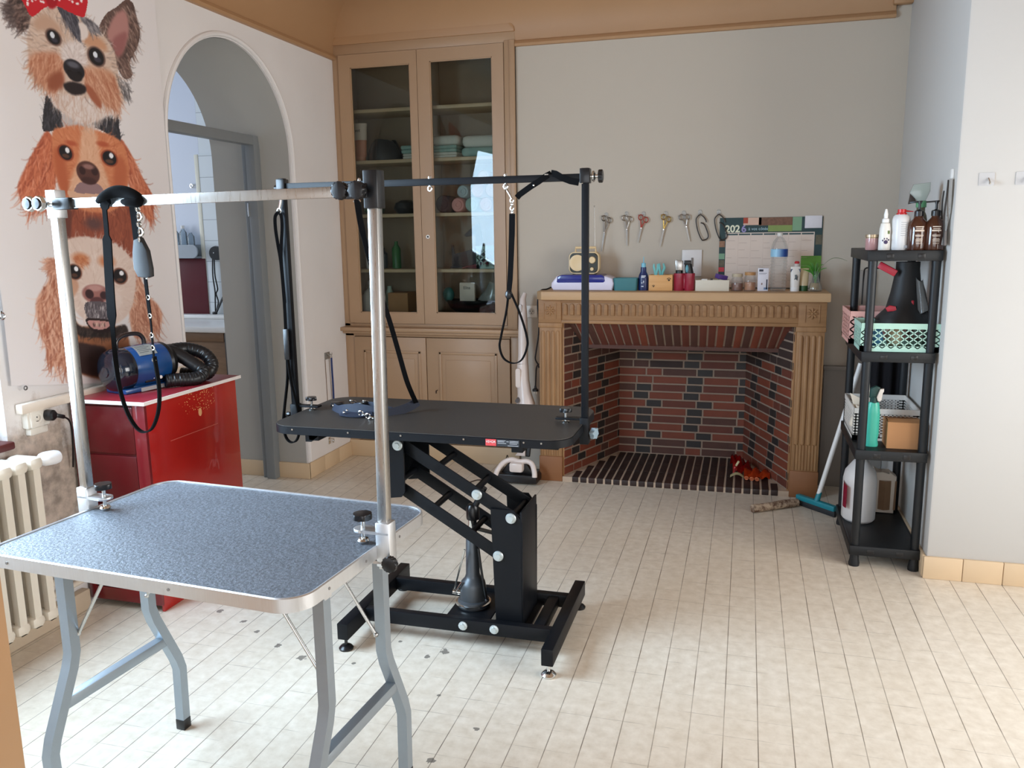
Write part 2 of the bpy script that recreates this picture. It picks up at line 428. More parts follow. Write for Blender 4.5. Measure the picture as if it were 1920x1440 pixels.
# grey steel frame set in the arched passage
FR = M((128,132,134), .4, 0, .06, 8)
b = B(); b.box(-2.86, -2.80, 4.425, 4.49, 0, 2.085, .004); b.box(-2.86, -2.80, 3.40, 3.465, 0, 2.085, .004); b.box(-2.86, -2.80, 3.465, 4.425, 2.03, 2.085, .004)
b.box(-2.90, -2.86, 4.45, 4.49, 0, 2.06, .003); b.box(-2.90, -2.86, 3.40, 3.44, 0, 2.06, .003)
o = struct('door_2', b, FR); INV[o] = Matrix()
b = B(); b.box(-2.866, -2.855, 4.418, 4.426, 1.62, 1.70, .002); struct('strike_plate', b, CHROME, o)

# washroom beyond the arch
def bath_tile():
    n = N('washroom_wall_tiles'); b = n.bsdf(Roughness=.2)
    geo = n.n('ShaderNodeNewGeometry'); sx = n.n('ShaderNodeSeparateXYZ'); n.l(geo.outputs['Position'], sx.inputs[0])
    def line(c, off, T):
        a = n.math('FRACT', n.math('ADD', n.math('DIVIDE', n.math('SUBTRACT', c, off), T), .5)); a = n.math('ABSOLUTE', n.math('SUBTRACT', a, .5)); return n.math('LESS_THAN', a, .002/T)
    g = n.math('MAXIMUM', line(sx.outputs[0], -3.956, .155), line(sx.outputs[2], 1.633, .155))
    n.l(n.mix(g, lin((232,238,240)), lin((176,182,186))), b.inputs['Base Color']); return n.m
MT = bath_tile()
b = B(); b.box(-6.2, -3.95, 5.52, 5.62, 0, 2.9); struct('wall_washroom', b, MBATHW)
b = B(); b.box(-3.955, -3.1, 5.5, 5.62, .82, 2.11); b.box(-3.955, -3.1, 5.512, 5.62, 2.11, 2.9); b.box(-3.955, -3.1, 5.512, 5.62, 0, .82); struct('wall_washroom_tiled', b, MT)
b = B(); b.box(-3.99, -3.955, 5.495, 5.52, .82, 2.11, .006); struct('trim_7', b, M((236,232,214), .5))
b = B(); b.box(-6.25, -6.2, 2.4, 5.62, 0, 2.9); struct('wall_washroom_west', b, MBATHW)
b = B(); b.box(-6.2, -3.1, 2.3, 2.4, 0, 2.9); struct('wall_washroom_south', b, MBATHW)
b = B(); b.box(-6.2, -3.13, 2.3, 5.62, 2.9, 3.0); struct('ceiling_washroom', b, MBATHW)
b = B(); b.box(-3.13, -3.1, 5.184, 5.62, 0, 2.9); struct('wall_washroom_east', b, MBATHW)
t = thing('washing_bench', 'brown wood fronted bench with a white rim seen through the arch', 'bench', (-3.9, 5.2, 0))
b = B(); b.box(-4.6, -3.14, 4.95, 5.48, 0, .85, .004); obj('bench_front', b, wood((120,92,66), (140,108,78), 'X'), t)
b = B(); b.box(-4.6, -3.46, 4.938, 4.951, .79, .848, .002); obj('upper_board', b, wood((112,84,60), (128,98,70), 'X'), t)
b = B(); b.box(-3.455, -3.43, 4.938, 4.951, 0, .848, .002); obj('dark_edge', b, M((44,34,28), .5), t, 'dark brown edge strip')
b = B(); b.box(-4.6, -3.14, 4.93, 5.49, .85, .895, .012); b.box(-4.6, -3.14, 5.40, 5.495, .895, .925, .008); obj('white_rim', b, WHITEPL, t, 'white rim')
b = B(); b.box(-4.7, -3.957, 5.49, 5.519, .90, 1.345, .004)
single('splash_panel', b, M((92,26,32), .35), 'dark red panel standing on the white rim in the washroom', 'panel')
t = thing('hanging_tray', 'grey tray with a green floor above the dark red panel', 'tray', (-4.2, 5.47, 1.35))
b = B(); b.prism(rrect(.5, .10, .045, 8, -4.22, 1.40), (0, 5.42, 0), (1,0,0), (0,0,1), (0,.012,0)); obj('tray_front', b, M((160,168,176), .35), t)
b = B(); b.box(-4.45, -3.985, 5.43, 5.515, 1.352, 1.362, .003); b.box(-4.45, -3.985, 5.505, 5.517, 1.36, 1.45, .003); obj('tray_shell', b, M((150,158,166), .35), t)
b = B(); b.box(-4.44, -4.02, 5.436, 5.50, 1.40, 1.43, .006); obj('green_mat', b, M((46,128,96), .6), t, 'green mat')
for i, (x, h) in enumerate(((-4.185, .135), (-4.115, .14), (-4.05, .11))):
    t = thing('clear_bottle', ['clear bottle with a white cap standing furthest from the tiled corner on the grey tray', 'clear bottle with a white cap in the middle of the grey tray', 'clear bottle without a cap nearest the tiled corner on the grey tray'][i], 'bottle', (x, 5.468, 1.43), 0, 'clear bottles on the washroom tray')
    b = B(); b.lathe([(.001,0),(.026,0),(.027,.01),(.027,h-.03),(.012,h-.008),(.012,h)], (x, 5.468, 1.43), 16); obj('bottle_body', b, glass('bottle_clear', (224,234,240), .1, 1.3, .18), t)
    if i < 2:
        b = B(); b.lathe([(.001,0),(.014,0),(.014,.022),(.001,.024)], (x, 5.468, 1.43+h), 12); obj('cap', b, WHITEPL, t)
b = B(); b.torus((-4.035, 5.505, 1.884), .014, .004, (.3,1,0)); b.cyl((-4.02,5.52,1.89), (-4.03,5.50,1.888), .005)
single('wall_ring', b, CHROME, 'small metal ring hook on the washroom wall above the bottles', 'hook')
t = thing('shower_holder', 'black round hose holder on the white washroom tiles', 'holder', (-3.845, 5.47, 1.32))
b = B(); b.lathe([(.001,-.02),(.05,-.02),(.055,0),(.05,.02),(.001,.02)], (-3.845, 5.478, 1.385), 20, axis=(0,-1,0)); obj('disc', b, BLACKPL, t)
b = B(); b.ball((-3.852, 5.455, 1.388), .006, 8); obj('stud', b, CHROME, t)
P = spline([(-3.875,5.47,1.35),(-3.885,5.47,1.22),(-3.88,5.475,1.1),(-3.885,5.475,1.02),(-3.89,5.475,.93)], 6); Q = spline([(-3.862,5.47,1.35),(-3.866,5.47,1.22),(-3.855,5.475,1.12),(-3.872,5.475,1.08),(-3.858,5.475,1.02),(-3.88,5.475,.95),(-3.885,5.475,.9)], 6)
b = B(); b.tube(P, .005, 6); b.tube(Q, .005, 6); obj('cord', b, BLACKPL, t)
b = B(); b.bar((-3.80,5.46,1.06), (-3.885,5.47,.93), .014, .01); b.box(-3.91, -3.875, 5.46, 5.48, .925, .945, .003)
single('squeegee', b, BLACKPL, 'black squeegee handle leaning on the tiles below the round holder', 'squeegee')

# ------------------------------------------------------------------ light
def area(name, loc, aim, sx, sy, power, col):
    l = bpy.data.lights.new(name, 'AREA'); l.shape = 'RECTANGLE'; l.size = sx; l.size_y = sy; l.energy = power; l.color = col
    o = bpy.data.objects.new(name, l); COL.objects.link(o); o.location = loc
    o.rotation_euler = (Vector(aim)-Vector(loc)).to_track_quat('-Z', 'Y').to_euler(); return o
area('daylight_side_window', (-2.66, 1.6, 1.56), (0, 1.75, .9), 1.42, 1.5, 150, (.58,.79,1))
area('daylight_shop_window', (.1, -1.48, 1.1), (-.1, 3, .75), 3.1, 1.65, 27, (1,.97,.93))
area('daylight_east_window', (2.62, 2.1, 1.32), (-1.6, 2.9, .2), 2.6, 1.5, 84, (1,.965,.92))
area('daylight_washroom', (-6.1, 4.2, 1.7), (-3.4, 4.9, 1.1), 1.4, 1.4, 42, (.80,.9,1))
w = bpy.data.worlds.new('sky'); SC.world = w; w.use_nodes = True
w.node_tree.nodes['Background'].inputs[0].default_value = (.78,.87,1,1); w.node_tree.nodes['Background'].inputs[1].default_value = 1.6

# ------------------------------------------------------------------ camera
def camera():
    yaw, pitch, roll = math.radians(-15.76887), math.radians(10.28873), math.radians(-.78320)
    f = Vector((math.sin(yaw)*math.cos(pitch), math.cos(yaw)*math.cos(pitch), -math.sin(pitch)))
    r = Vector((math.cos(yaw), -math.sin(yaw), 0)); u = r.cross(f)
    c, s = math.cos(roll), math.sin(roll); r2 = c*r+s*u; u2 = -s*r+c*u
    cd = bpy.data.cameras.new('camera'); cd.sensor_fit = 'HORIZONTAL'; cd.sensor_width = 36; cd.lens = 1553.34/1920*36; cd.clip_start = .05
    o = bpy.data.objects.new('camera', cd); COL.objects.link(o)
    m = Matrix(((*r2, 0), (*u2, 0), (*(-f), 0), (0,0,0,1))).transposed(); m.translation = (0, 0, 1.5); o.matrix_world = m
    SC.camera = o
camera()
vs = SC.view_settings; vs.view_transform = 'Standard'; vs.look = 'None'; vs.gamma = 1; vs.exposure = .12; vs.use_curve_mapping = False
# ------------------------------------------------------------------ silver folding grooming table
TC = Vector((-1.289, 1.758)); TA = math.radians(-4.184); TL, TW, TZ = .907, .632, .76
U2 = Vector((math.cos(TA), math.sin(TA))); V2 = Vector((-U2.y, U2.x)); U3 = U2.to_3d(); V3 = V2.to_3d()
def T(u, v, z): p = TC+U2*u+V2*v; return Vector((p.x, p.y, z))
def mat_pebble(rgb, scale, strength, rough=.5):
    n = N('pebbled_mat'); b = n.bsdf(Roughness=rough); b.inputs['Specular IOR Level'].default_value = .6
    P = n.obj(); f = n.noise(scale, 4, .65, P); c = lin(rgb)
    n.l(n.mix(n.ramp(f, .35, .65), tuple(x*.62 for x in c), tuple(x*1.35 for x in c)), b.inputs['Base Color'])
    n.bump(f, strength, .003, b); return n.m
t = thing('grooming_table', 'silver framed folding grooming table with a pebbled dark grey top, nearest the viewpoint', 'table', (TC.x, TC.y, 0), TA)
b = B(); b.prism(rrect(TL-.012, TW-.012, .062), T(0,0,.738), U3, V3, (0,0,.0205))
obj('tabletop', b, mat_pebble((96,101,108), 115, .9, .46), t)
b = B(); o1 = rrect(TL, TW, .068, 10); i1 = rrect(TL-.014, TW-.014, .061, 10); k = len(o1)
bm = b.bm
def ring(pts, z): return [bm.verts.new(T(x, y, z)) for x, y in pts]
R = [ring(i1, .7575), ring(i1, .761), ring(rrect(TL-.006, TW-.006, .065, 10), .7625), ring(o1, .760), ring(o1, .729), ring(i1, .729)]
for A, C in zip(R, R[1:]+R[:1]):
    for i in range(k): bm.faces.new([A[i], A[(i+1) % k], C[(i+1) % k], C[i]])
rim = obj('rim', b, ALU, t)
RIV = M((140,138,136), .4, .5)
for u in (-.36, .12):
    b = B(); b.cyl(T(u, -TW/2, .744), T(u, -TW/2-.0015, .744), .0035, n=10); obj('rivet', b, RIV, rim)
for v in (-.2, -.04, .13):
    b = B(); b.cyl(T(TL/2, v, .744), T(TL/2+.0015, v, .744), .0035, n=10); obj('rivet', b, RIV, rim)
def leg(u, sgn):
    v0 = -.03+sgn*.135; v1 = -.03+sgn*.232
    P = [(v0,.73),(v0,.44),(v0+sgn*.012,.40),(v1-sgn*.012,.24),(v1,.20),(v1-sgn*.004,.03)]
    Q = []
    for i, (v, z) in enumerate(P): Q.append(T(u, v, z))
    b = B(); b.strap(Q, .029, .029, U3); o = obj('leg', b, LEGM, t)
    b = B(); e = Q[-1]; b.boxm(Matrix.Translation((e.x, e.y, .017)) @ Matrix.Rotation(TA, 4, 'Z') @ Matrix.Diagonal((.0315,.0315,.034,1)), .002); obj('foot_cap', b, BLACKPL, o, 'black rubber foot cap')
    return o
for u in (-TL/2+.09, TL/2-.046):
    for s in (-1, 1): leg(u, s)
    vv = .235*.79
    b = B(); b.bar(T(u, -.03-.185, .315), T(u, -.03+.185, .315), .028, .028, bev=.002); obj('crossbar', b, LEGM, t)
    d = 1 if u < 0 else -1
    for v in (-.15, .09):
        b = B(); b.cyl(T(u+d*.012, v, .485), T(u+d*.17, v, .727), .0045, n=10); b.ball(T(u+d*.012, v, .485), .007, 8); obj('brace_rod', b, STEELP, t)
    for v in (-.165, .105):
        b = B(); b.prism([(-.02,0),(.02,0),(.02,-.022),(.012,-.034),(-.012,-.034),(-.02,-.022)], T(u+(.016 if u > 0 else -.016), v, .735), V3, (0,0,1), U3*(.003 if u > 0 else -.003)); obj('hinge_tab', b, ALU, t)

# overhead arm clamped to the silver table
t = thing('grooming_gantry', 'silver overhead grooming gantry with two square posts clamped to the silver table', 'gantry', T(0, .03, .76))
def lobeknob(b, c, axis, r=.02, h=.016, lobes=8): b.star(c, r, h, axis, lobes, depth=.14)
RP0, RP1 = T(TL/2+.0125, .032, .70), T(TL/2+.0125, .052, 1.60)
LP0, LP1 = T(-TL/2-.0125, .028, .70), T(-TL/2-.0125, .030, 1.56)
b = B(); b.bar(RP0, RP1, .025, .025, U3, .0015); obj('post', b, STEELP, t)
b = B(); b.bar(LP0, LP1, .025, .025, U3, .0015); obj('post', b, STEELP, t)
b = B(); c = T(TL/2+.0125, .051, 1.603); b.boxm(Matrix.Translation(c) @ Matrix.Rotation(TA, 4, 'Z') @ Matrix.Diagonal((.036,.036,.085,1)), .002)
cap = obj('post_cap', b, BLACKPL, t, 'black plastic cap')
b = B(); b.boxm(Matrix.Translation(T(TL/2-.03, .046, 1.60)) @ Matrix.Rotation(TA, 4, 'Z') @ Matrix.Diagonal((.07,.03,.034,1)), .003); obj('bar_sleeve', b, BLACKPL, t)
for u in (TL/2-.005, TL/2-.048):
    b = B(); b.cyl(T(u, .04, 1.60), T(u, .012, 1.60), .007); lobeknob(b, T(u, .012, 1.60), -V3, .021, .016); obj('clamp_knob', b, BLACKPL, t, 'black lobed knob')
b = B(); c = T(-TL/2-.0125, .030, 1.592); b.boxm(Matrix.Translation(c) @ Matrix.Rotation(TA, 4, 'Z') @ Matrix.Diagonal((.034,.034,.072,1)), .002); obj('post_cap', b, ALU, t)
b = B(); b.boxm(Matrix.Translation(T(-TL/2+.03, .018, 1.592)) @ Matrix.Rotation(TA, 4, 'Z') @ Matrix.Diagonal((.06,.03,.03,1)), .003); obj('bar_sleeve', b, BLACKPL, t)
for u in (-TL/2-.045, -TL/2-.012):
    b = B(); b.cyl(T(u, .01, 1.592), T(u, -.014, 1.592), .006); b.lathe([(.001,0),(.018,0),(.021,.006),(.018,.016),(.001,.018)], T(u, -.014, 1.592), 8, axis=-V3); b.lathe([(.001,0),(.015,.0),(.013,.004),(.001,.005)], T(u, -.031, 1.592), 16, axis=-V3, mi=1); obj('clamp_knob', b, [CHROME, BLACKPL], t, 'chromed knob with a black centre')
b = B(); b.cyl(T(-TL/2-.05, .012, 1.592), T(-TL/2+.03, .012, 1.592), .009); obj('knob_screw', b, CHROME, t)
b = B(); b.bar(T(-TL/2+.01, .016, 1.592), T(TL/2-.01, .045, 1.600), .010, .025, bev=.001); obj('crossbar', b, STEELP, t)
def clamp(s):
    u0 = s*(TL/2+.0125); v0 = .030; X = lambda u, v, z: T(u0+s*u, v0+v, z); Rm = Matrix.Rotation(TA, 4, 'Z')
    b = B(); b.boxm(Matrix.Translation(X(.004,0,.765)) @ Rm @ Matrix.Diagonal((.038,.036,.112,1)), .003); sl = obj('clamp_sleeve', b, ALU, t)
    pts = [(.02,-.018),(-.055,-.018)]+[(-.055+.022*math.cos(a)-.004, .022*math.sin(a)) for a in [(-PI/2-PI*i/10) for i in range(11)]]+[(.02,.018)]
    b = B(); b.prism([(s*x, y) for x, y in pts], T(u0, v0, .790), U3, V3, (0,0,.008), bev=.0015); obj('clamp_plate', b, ALU, t)
    b = B(); b.prism([(s*x, y) for x, y in pts], T(u0, v0, .716), U3, V3, (0,0,.008), bev=.0015); obj('clamp_plate', b, ALU, t)
    b = B(); b.cyl(X(-.058,0,.768), X(-.058,0,.822), .005); b.lathe([(.001,0),(.013,0),(.015,.004),(.012,.009),(.001,.010)], X(-.058,0,.762), 16); sc = obj('clamp_screw', b, CHROME, t)
    b = B(); lobeknob(b, X(-.058,0,.820), (0,0,1), .025, .015, 6 if s > 0 else 4); obj('clamp_knob', b, BLACKPL, t, 'black clamp knob')
    if s > 0:
        b = B(); b.cyl(X(.020,-.012,.728), X(.030,-.034,.728), .006); lobeknob(b, X(.031,-.028,.728), -V3, .0205, .014); obj('clamp_knob', b, BLACKPL, t, 'black clamp knob')
clamp(1); clamp(-1)

# wide black strap looped over the silver bar, with a chained collar
def TS(u, z, dv=0): return T(u, .030+dv, z)
t = thing('grooming_sling', 'black webbing loop draped over the silver bar with a chain beside it', 'strap', TS(-.27, 1.0))
P = [TS(-.235,1.61,-.012), TS(-.26,1.607,-.018), TS(-.283,1.592,-.018), TS(-.29,1.56,-.015), TS(-.293,1.53,-.012), TS(-.298,1.47,-.01), TS(-.304,1.36,-.01), TS(-.308,1.22,-.01), TS(-.305,1.12,-.01), TS(-.288,1.05,-.01), TS(-.262,1.008,-.01), TS(-.235,.995,-.01), TS(-.205,1.01,-.01), TS(-.18,1.06,-.01), TS(-.172,1.12,-.01), TS(-.178,1.20,-.01)]
P = spline(P, 5); sd = []
for i, p in enumerate(P):
    f = i/(len(P)-1); k_ = min(1, max(0, (f-.42)*8)); sd.append(U3*(1-k_)+V3*k_ if f > .1 else V3)
W = [.03 if i/(len(P)-1) < .12 else (.014 if .17 < i/(len(P)-1) < .3 else .028) if i/(len(P)-1) < .44 else .012 for i in range(len(P))]
b = B(); b.strap(P, W, .0035, sd); obj('webbing', b, WEB, t)
b = B()
for (u0, u1, zz) in ((-.285, -.19, 1.612), ):
    b.tube(spline([TS(u0-.012,1.593,-.028), TS(u0+.01,1.605,-.03), TS(-.245,1.617,-.02), TS(-.21,1.612,-.012), TS(u1+.01,1.593,-.012), TS(-.205,1.59,-.022), TS(-.225,1.592,-.02)], 6), [.006+.010*math.sin(PI*min(1,i/36)) for i in range(37)], 10)
obj('wrapped_end', b, WEB, t)
t = thing('chain_collar', 'black padded strap on a short steel chain hanging from the silver bar', 'strap', TS(-.19, 1.2))
b = B(); b.strap([TS(-.222,1.585,.012), TS(-.214,1.55,.006), TS(-.207,1.50,.0), TS(-.195,1.47,0), TS(-.19,1.44,0)], .026, .003, U3); obj('webbing', b, WEB, t)
b = B()
for i in range(5): b.torus(TS(-.192+.004*(i % 2), 1.574-.019*i, -.006), .0095, .0026, V3 if i % 2 else U3+V3*.35, 12, 6, sy=1.0, sx=.75)
obj('chain', b, CHROME, t)
b = B(); b.prism([(-.018,1.497),(.004,1.503),(.022,1.47),(.028,1.425),(.027,1.405),(.012,1.401),(-.015,1.404),(-.026,1.425),(-.025,1.465)], T(-.193,.018,0), U3, (0,0,1), V3*.016, bev=.004); obj('pad', b, M((18,18,20), .6), t)
b = B(); b.strap(spline([TS(-.188,1.41,-.006), TS(-.186,1.35,-.006), TS(-.183,1.28,-.006), TS(-.184,1.215,-.006), TS(-.182,1.17,-.006)], 5), [.010]*9+[.005]*12, .003, U3); obj('thin_strap', b, WEB, t)
for z in (1.405, 1.352, 1.305, 1.255, 1.222, 1.19):
    b = B(); b.torus(TS(-.182, z, -.008), .0055, .0018, V3, 10, 5); obj('buckle_ring', b, CHROME, t)

# ------------------------------------------------------------------ black hydraulic grooming table
BX, BY, BZ, BL, BW = -1.096, 2.854, .83, 1.115, .555
t = thing('hydraulic_table', 'black hydraulic grooming table on a steel parallelogram lift', 'table', (BX, BY, 0))
RX = Vector((1,0,0)); RY = Vector((0,1,0))
n = N('black_rubber_top'); bb = n.bsdf(Roughness=.5); f = n.noise(220, 3, .6, n.obj()); n.l(n.mix(f, lin((44,40,37)), lin((58,53,48))), bb.inputs['Base Color']); n.bump(f, .25, .001, bb)
b = B(); b.prism(rrect(BL-.006, BW-.006, .085, 10), (BX, BY, BZ-.022), RX, RY, (0,0,.022), bev=.002); obj('tabletop', b, n.m, t)
b = B(); o1 = rrect(BL, BW, .088, 10); i1 = rrect(BL-.012, BW-.012, .082, 10); k = len(o1); bm = b.bm
def ring2(pts, z): return [bm.verts.new((BX+x, BY+y, z)) for x, y in pts]
R = [ring2(i1, BZ-.001), ring2(o1, BZ-.004), ring2(o1, BZ-.030), ring2(i1, BZ-.030)]
for A, C in zip(R, R[1:]+R[:1]):
    for i in range(k): bm.faces.new([A[i], A[(i+1) % k], C[(i+1) % k], C[i]])
rim = obj('rim', b, BLACK, t)
for x in (-1.55,-1.33,-1.13,-.90,-.69,-.63):
    b = B(); b.cyl((x, BY-BW/2+.001, BZ-.012), (x, BY-BW/2-.002, BZ-.012), .0035, n=8); obj('screw', b, CHROME, rim)
b = B(); b.box(-.822, -.785, BY-BW/2-.0025, BY-BW/2, BZ-.0285, BZ-.006); lb = obj('brand_label', b, M((206,70,72), .5), t, 'red label')
text('VEVOR', .011, (-.8035, BY-BW/2-.0027, BZ-.015), (1,0,0), (0,0,1), M((240,225,222), .5), lb)
b = B(); b.box(-.783, -.705, BY-BW/2-.0022, BY-BW/2, BZ-.0285, BZ-.006); lb = obj('data_label', b, M((42,46,52), .5), t, 'dark data label')
b = B()
for i, (x0, x1, z) in enumerate(((-.780,-.752,.821),(-.780,-.757,.817),(-.780,-.750,.812),(-.749,-.741,.818),(-.738,-.708,.820),(-.738,-.708,.816),(-.738,-.712,.811),(-.745,-.708,.8045))): b.box(x0, x1, BY-BW/2-.0026, BY-BW/2-.002, z-.001, z+.0008)
obj('lettering', b, M((170,172,176), .5), lb)
# under frame
b = B(); b.box(-1.60, -.60, 2.70, 2.74, .765, .80, .002); b.box(-1.60, -.60, 2.97, 3.01, .765, .80, .002); b.box(-1.50, -1.46, 2.60, 3.11, .775, .80, .002); b.box(-.74, -.70, 2.60, 3.11, .775, .80, .002)
b.prism([(-1.513,.80),(-1.513,.770),(-1.49,.770),(-1.452,.80)], (0,2.60,0), RX, (0,0,1), (0,.02,0)); obj('under_frame', b, BLACK, t)
b = B()
for y in (2.722, 2.972): b.prism([(-1.295,.80),(-1.186,.80),(-1.186,.565),(-1.20,.545),(-1.275,.535),(-1.295,.545)], (0,y,0), RX, (0,0,1), (0,.008,0))
b.box(-1.295, -1.288, 2.722, 2.98, .535, .80)
obj('head_bracket', b, BLACK, t)
# lift arms: two flat bars each with cross rods
UPA, UPB, LOA, LOB = (-1.208,.742), (-.785,.490), (-1.235,.585), (-.835,.342)
for (A, C), nm in (((UPA, UPB), 'upper'), ((LOA, LOB), 'lower')):
    for y in (2.754, 2.942):
        b = B(); b.bar((A[0]-.02, y, A[1]+.012), (C[0]+.03, y, C[1]-.017), .007, .046, (0,0,1), .001); o = obj('lift_arm', b, BLACK, t)
    d = Vector((C[0]-A[0], 0, C[1]-A[1]))
    for f in ((.0, .33, .66, 1) if nm == 'upper' else (0, .36, .72, 1)):
        b = B(); e = .010 if f in (0, 1) else 0; p = Vector((A[0], 2.75-e, A[1]))+d*f; b.cyl(p, (p.x, 2.945+e, p.z), .012, n=14); obj('cross_rod', b, BLACK, t)
for (x, z) in (UPA, UPB, LOB, (-.915,.567)):
    b = B(); b.lathe([(.001,0),(.019,0),(.020,.004),(.018,.007),(.001,.007)], (x, 2.743 if x in (UPB[0], LOB[0]) else (2.724 if x == UPA[0] else 2.751), z), 18, axis=(0,-1,0)); b.lathe([(.001,0),(.012,0),(.011,.008),(.001,.008)], (x, 2.737 if x in (UPB[0], LOB[0]) else (2.718 if x == UPA[0] else 2.745), z), 6, axis=(0,-1,0)); obj('pivot_bolt', b, ZINC, t, 'zinc pivot bolt')
# column and base
b = B(); b.prism([(-.848,.07),(-.745,.07),(-.742,.475),(-.775,.52),(-.862,.52)], (0,2.742,0), RX, (0,0,1), (0,.006,0)); b.prism([(-.848,.07),(-.745,.07),(-.742,.475),(-.775,.52),(-.862,.52)], (0,2.952,0), RX, (0,0,1), (0,.006,0)); b.box(-.751, -.744, 2.742, 2.958, .07, .515, .001)
b.box(-.86,-.72,2.735,2.965,.068,.076); obj('column', b, BLACK, t)
def footbar(x):
    b = B(); b.bar((x, 2.535, .078), (x, 3.125, .078), .042, .062, bev=.003); o = obj('foot_bar', b, BLACK, t)
    for y in (2.56, 3.10):
        b = B(); b.cyl((x, y, .047), (x, y, .018), .006); b.lathe([(.001,0),(.026,0),(.027,.006),(.02,.014),(.008,.019),(.001,.019)], (x, y, .001), 20); obj('levelling_foot', b, CHROME if (x > -1 and y < 2.8) else BLACKPL, o)
footbar(-1.372); footbar(-.606)
for y in (2.70, 2.99):
    b = B(); b.bar((-1.352, y, .08), (-.627, y, .08), .032, .05, bev=.002); obj('base_rail', b, BLACK, t)
b = B(); b.box(-1.04, -.87, 2.71, 2.98, .085, .093, .001); obj('jack_plate', b, BLACK, t)
b = B(); b.box(-.70,-.66,2.71,2.98,.06,.10,.002); obj('base_crossbar', b, BLACK, t)
for x in (-.958, -.838):
    b = B(); b.lathe([(.001,0),(.017,0),(.017,.004),(.011,.006),(.010,.012),(.001,.012)], (x, 2.684, .082), 12, axis=(0,-1,0)); obj('base_bolt', b, ZINC, t)
b = B(); b.lathe([(.001,.093),(.06,.093),(.062,.105),(.06,.118),(.052,.122),(.05,.17),(.046,.19),(.032,.205),(.027,.22),(.024,.36),(.021,.365),(.001,.365)], (-.968, 2.84, 0), 28); obj('jack_body', b, M((84,88,92), .4, .5), t)
b = B(); b.lathe([(.061,.103),(.068,.103),(.068,.11),(.061,.112)], (-.968, 2.84, 0), 28, cap=False); b.cyl((-.968,2.84,.36), (-.965,2.84,.45), .0165); obj('piston', b, CHROME, t)
b = B(); b.lathe([(.001,.44),(.024,.44),(.025,.445),(.025,.485),(.018,.497),(.001,.499)], (-.963, 2.84, 0), 20); b.cyl((-.963,2.84,.47),(-.915,2.84,.567),.012); obj('jack_cap', b, BLACKPL, t)
b = B(); b.cyl((-1.045,2.82,.148), (-1.0,2.83,.14), .009); b.cyl((-1.04,2.82,.15), (-.985,2.80,.33), .0035, n=8); b.cyl((-1.03,2.81,.15), (-.998,2.80,.20), .004, n=8); obj('pump_lever', b, CHROME, t)
b = B(); b.tube(spline([(-.93,2.80,.34),(-.925,2.80,.29),(-.913,2.80,.2),(-.905,2.81,.135)], 6), .005, 8); b.ball((-.905,2.81,.13), .009, 8); b.bar((-.962,2.84,.405),(-.85,2.84,.385),.02,.008); obj('release_rod', b, BLACKPL, t)

# overhead arm of the black table
t = thing('grooming_gantry', 'black overhead grooming gantry with two posts clamped to the black table', 'gantry', (BX, BY, .83))
LX, RX2, YA = -1.692, -.536, 2.85
for x in (LX, RX2):
    b = B(); b.bar((x, YA, .76), (x, YA, 1.715), .023, .023, (1,0,0), .001); obj('post', b, BLACK, t)
b = B(); b.bar((LX-.02, YA, 1.685), (RX2+.01, YA, 1.685), .018, .024, bev=.001); bar = obj('crossbar', b, BLACK, t)
for x, nm in ((LX, 0), (RX2, 1)):
    b = B(); b.box(x-.017, x+.017, YA-.018, YA+.018, 1.665, 1.712 if nm == 0 else 1.714, .002); obj('post_cap', b, BLACKPL, t)
b = B(); b.cyl((LX-.016,YA,1.68),(LX-.03,YA,1.68),.012); obj('end_knob', b, BLACKPL, t)
b = B(); b.torus((RX2+.028,YA,1.687),.014,.005,(1,0,0),16); b.cyl((RX2+.012,YA,1.687),(RX2+.05,YA,1.687),.006); obj('knob_washer', b, CHROME, t)
b = B(); b.star((RX2+.045,YA,1.687), .022, .014, (1,0,0), 8, depth=.14); obj('clamp_knob', b, BLACKPL, t)
for x in (-1.375, -1.10, -.818):
    b = B(); b.cyl((x,YA,1.70),(x,YA,1.672),.0035,n=8); b.lathe([(.001,0),(.006,0),(.006,.006),(.004,.010),(.001,.011)], (x,YA,1.697), 8); b.torus((x,YA,1.662),.0085,.0026,(.3,1,0),14); obj('eye_bolt', b, CHROME, t)
for s, x in ((-1, LX), (1, RX2)):
    b = B(); d = -s
    b.box(min(x-s*.015, x+d*.105), max(x-s*.015, x+d*.105), YA-.017, YA+.017, .842, .849, .001); b.box(x-.016, x+.016, YA-.018, YA+.018, .755, .852, .002); b.box(min(x, x+d*.08), max(x, x+d*.08), YA-.015, YA+.015, .778, .785, .001); obj('clamp', b, BLACK, t)
    b = B(); xk = x+d*.07; b.cyl((xk,YA,.833),(xk,YA,.868),.0045); b.lathe([(.001,0),(.013,0),(.014,.004),(.001,.006)], (xk,YA,.8305), 14); obj('clamp_screw', b, CHROME, t)
    b = B(); b.star((xk,YA,.868), .023, .014, (0,0,1), 5, depth=.3); obj('clamp_knob', b, BLACKPL, t)
    b = B(); b.cyl((x+s*.014,YA,.795),(x+s*.03,YA,.795),.006); b.star((x+s*.026,YA,.795), .023, .016, (s,0,0) if s < 0 else (1,-.35,0), 6, depth=.35); obj('side_knob', b, BLACKPL if s < 0 else M((132,152,164), .35), t, None if s < 0 else 'pale blue grey star knob')

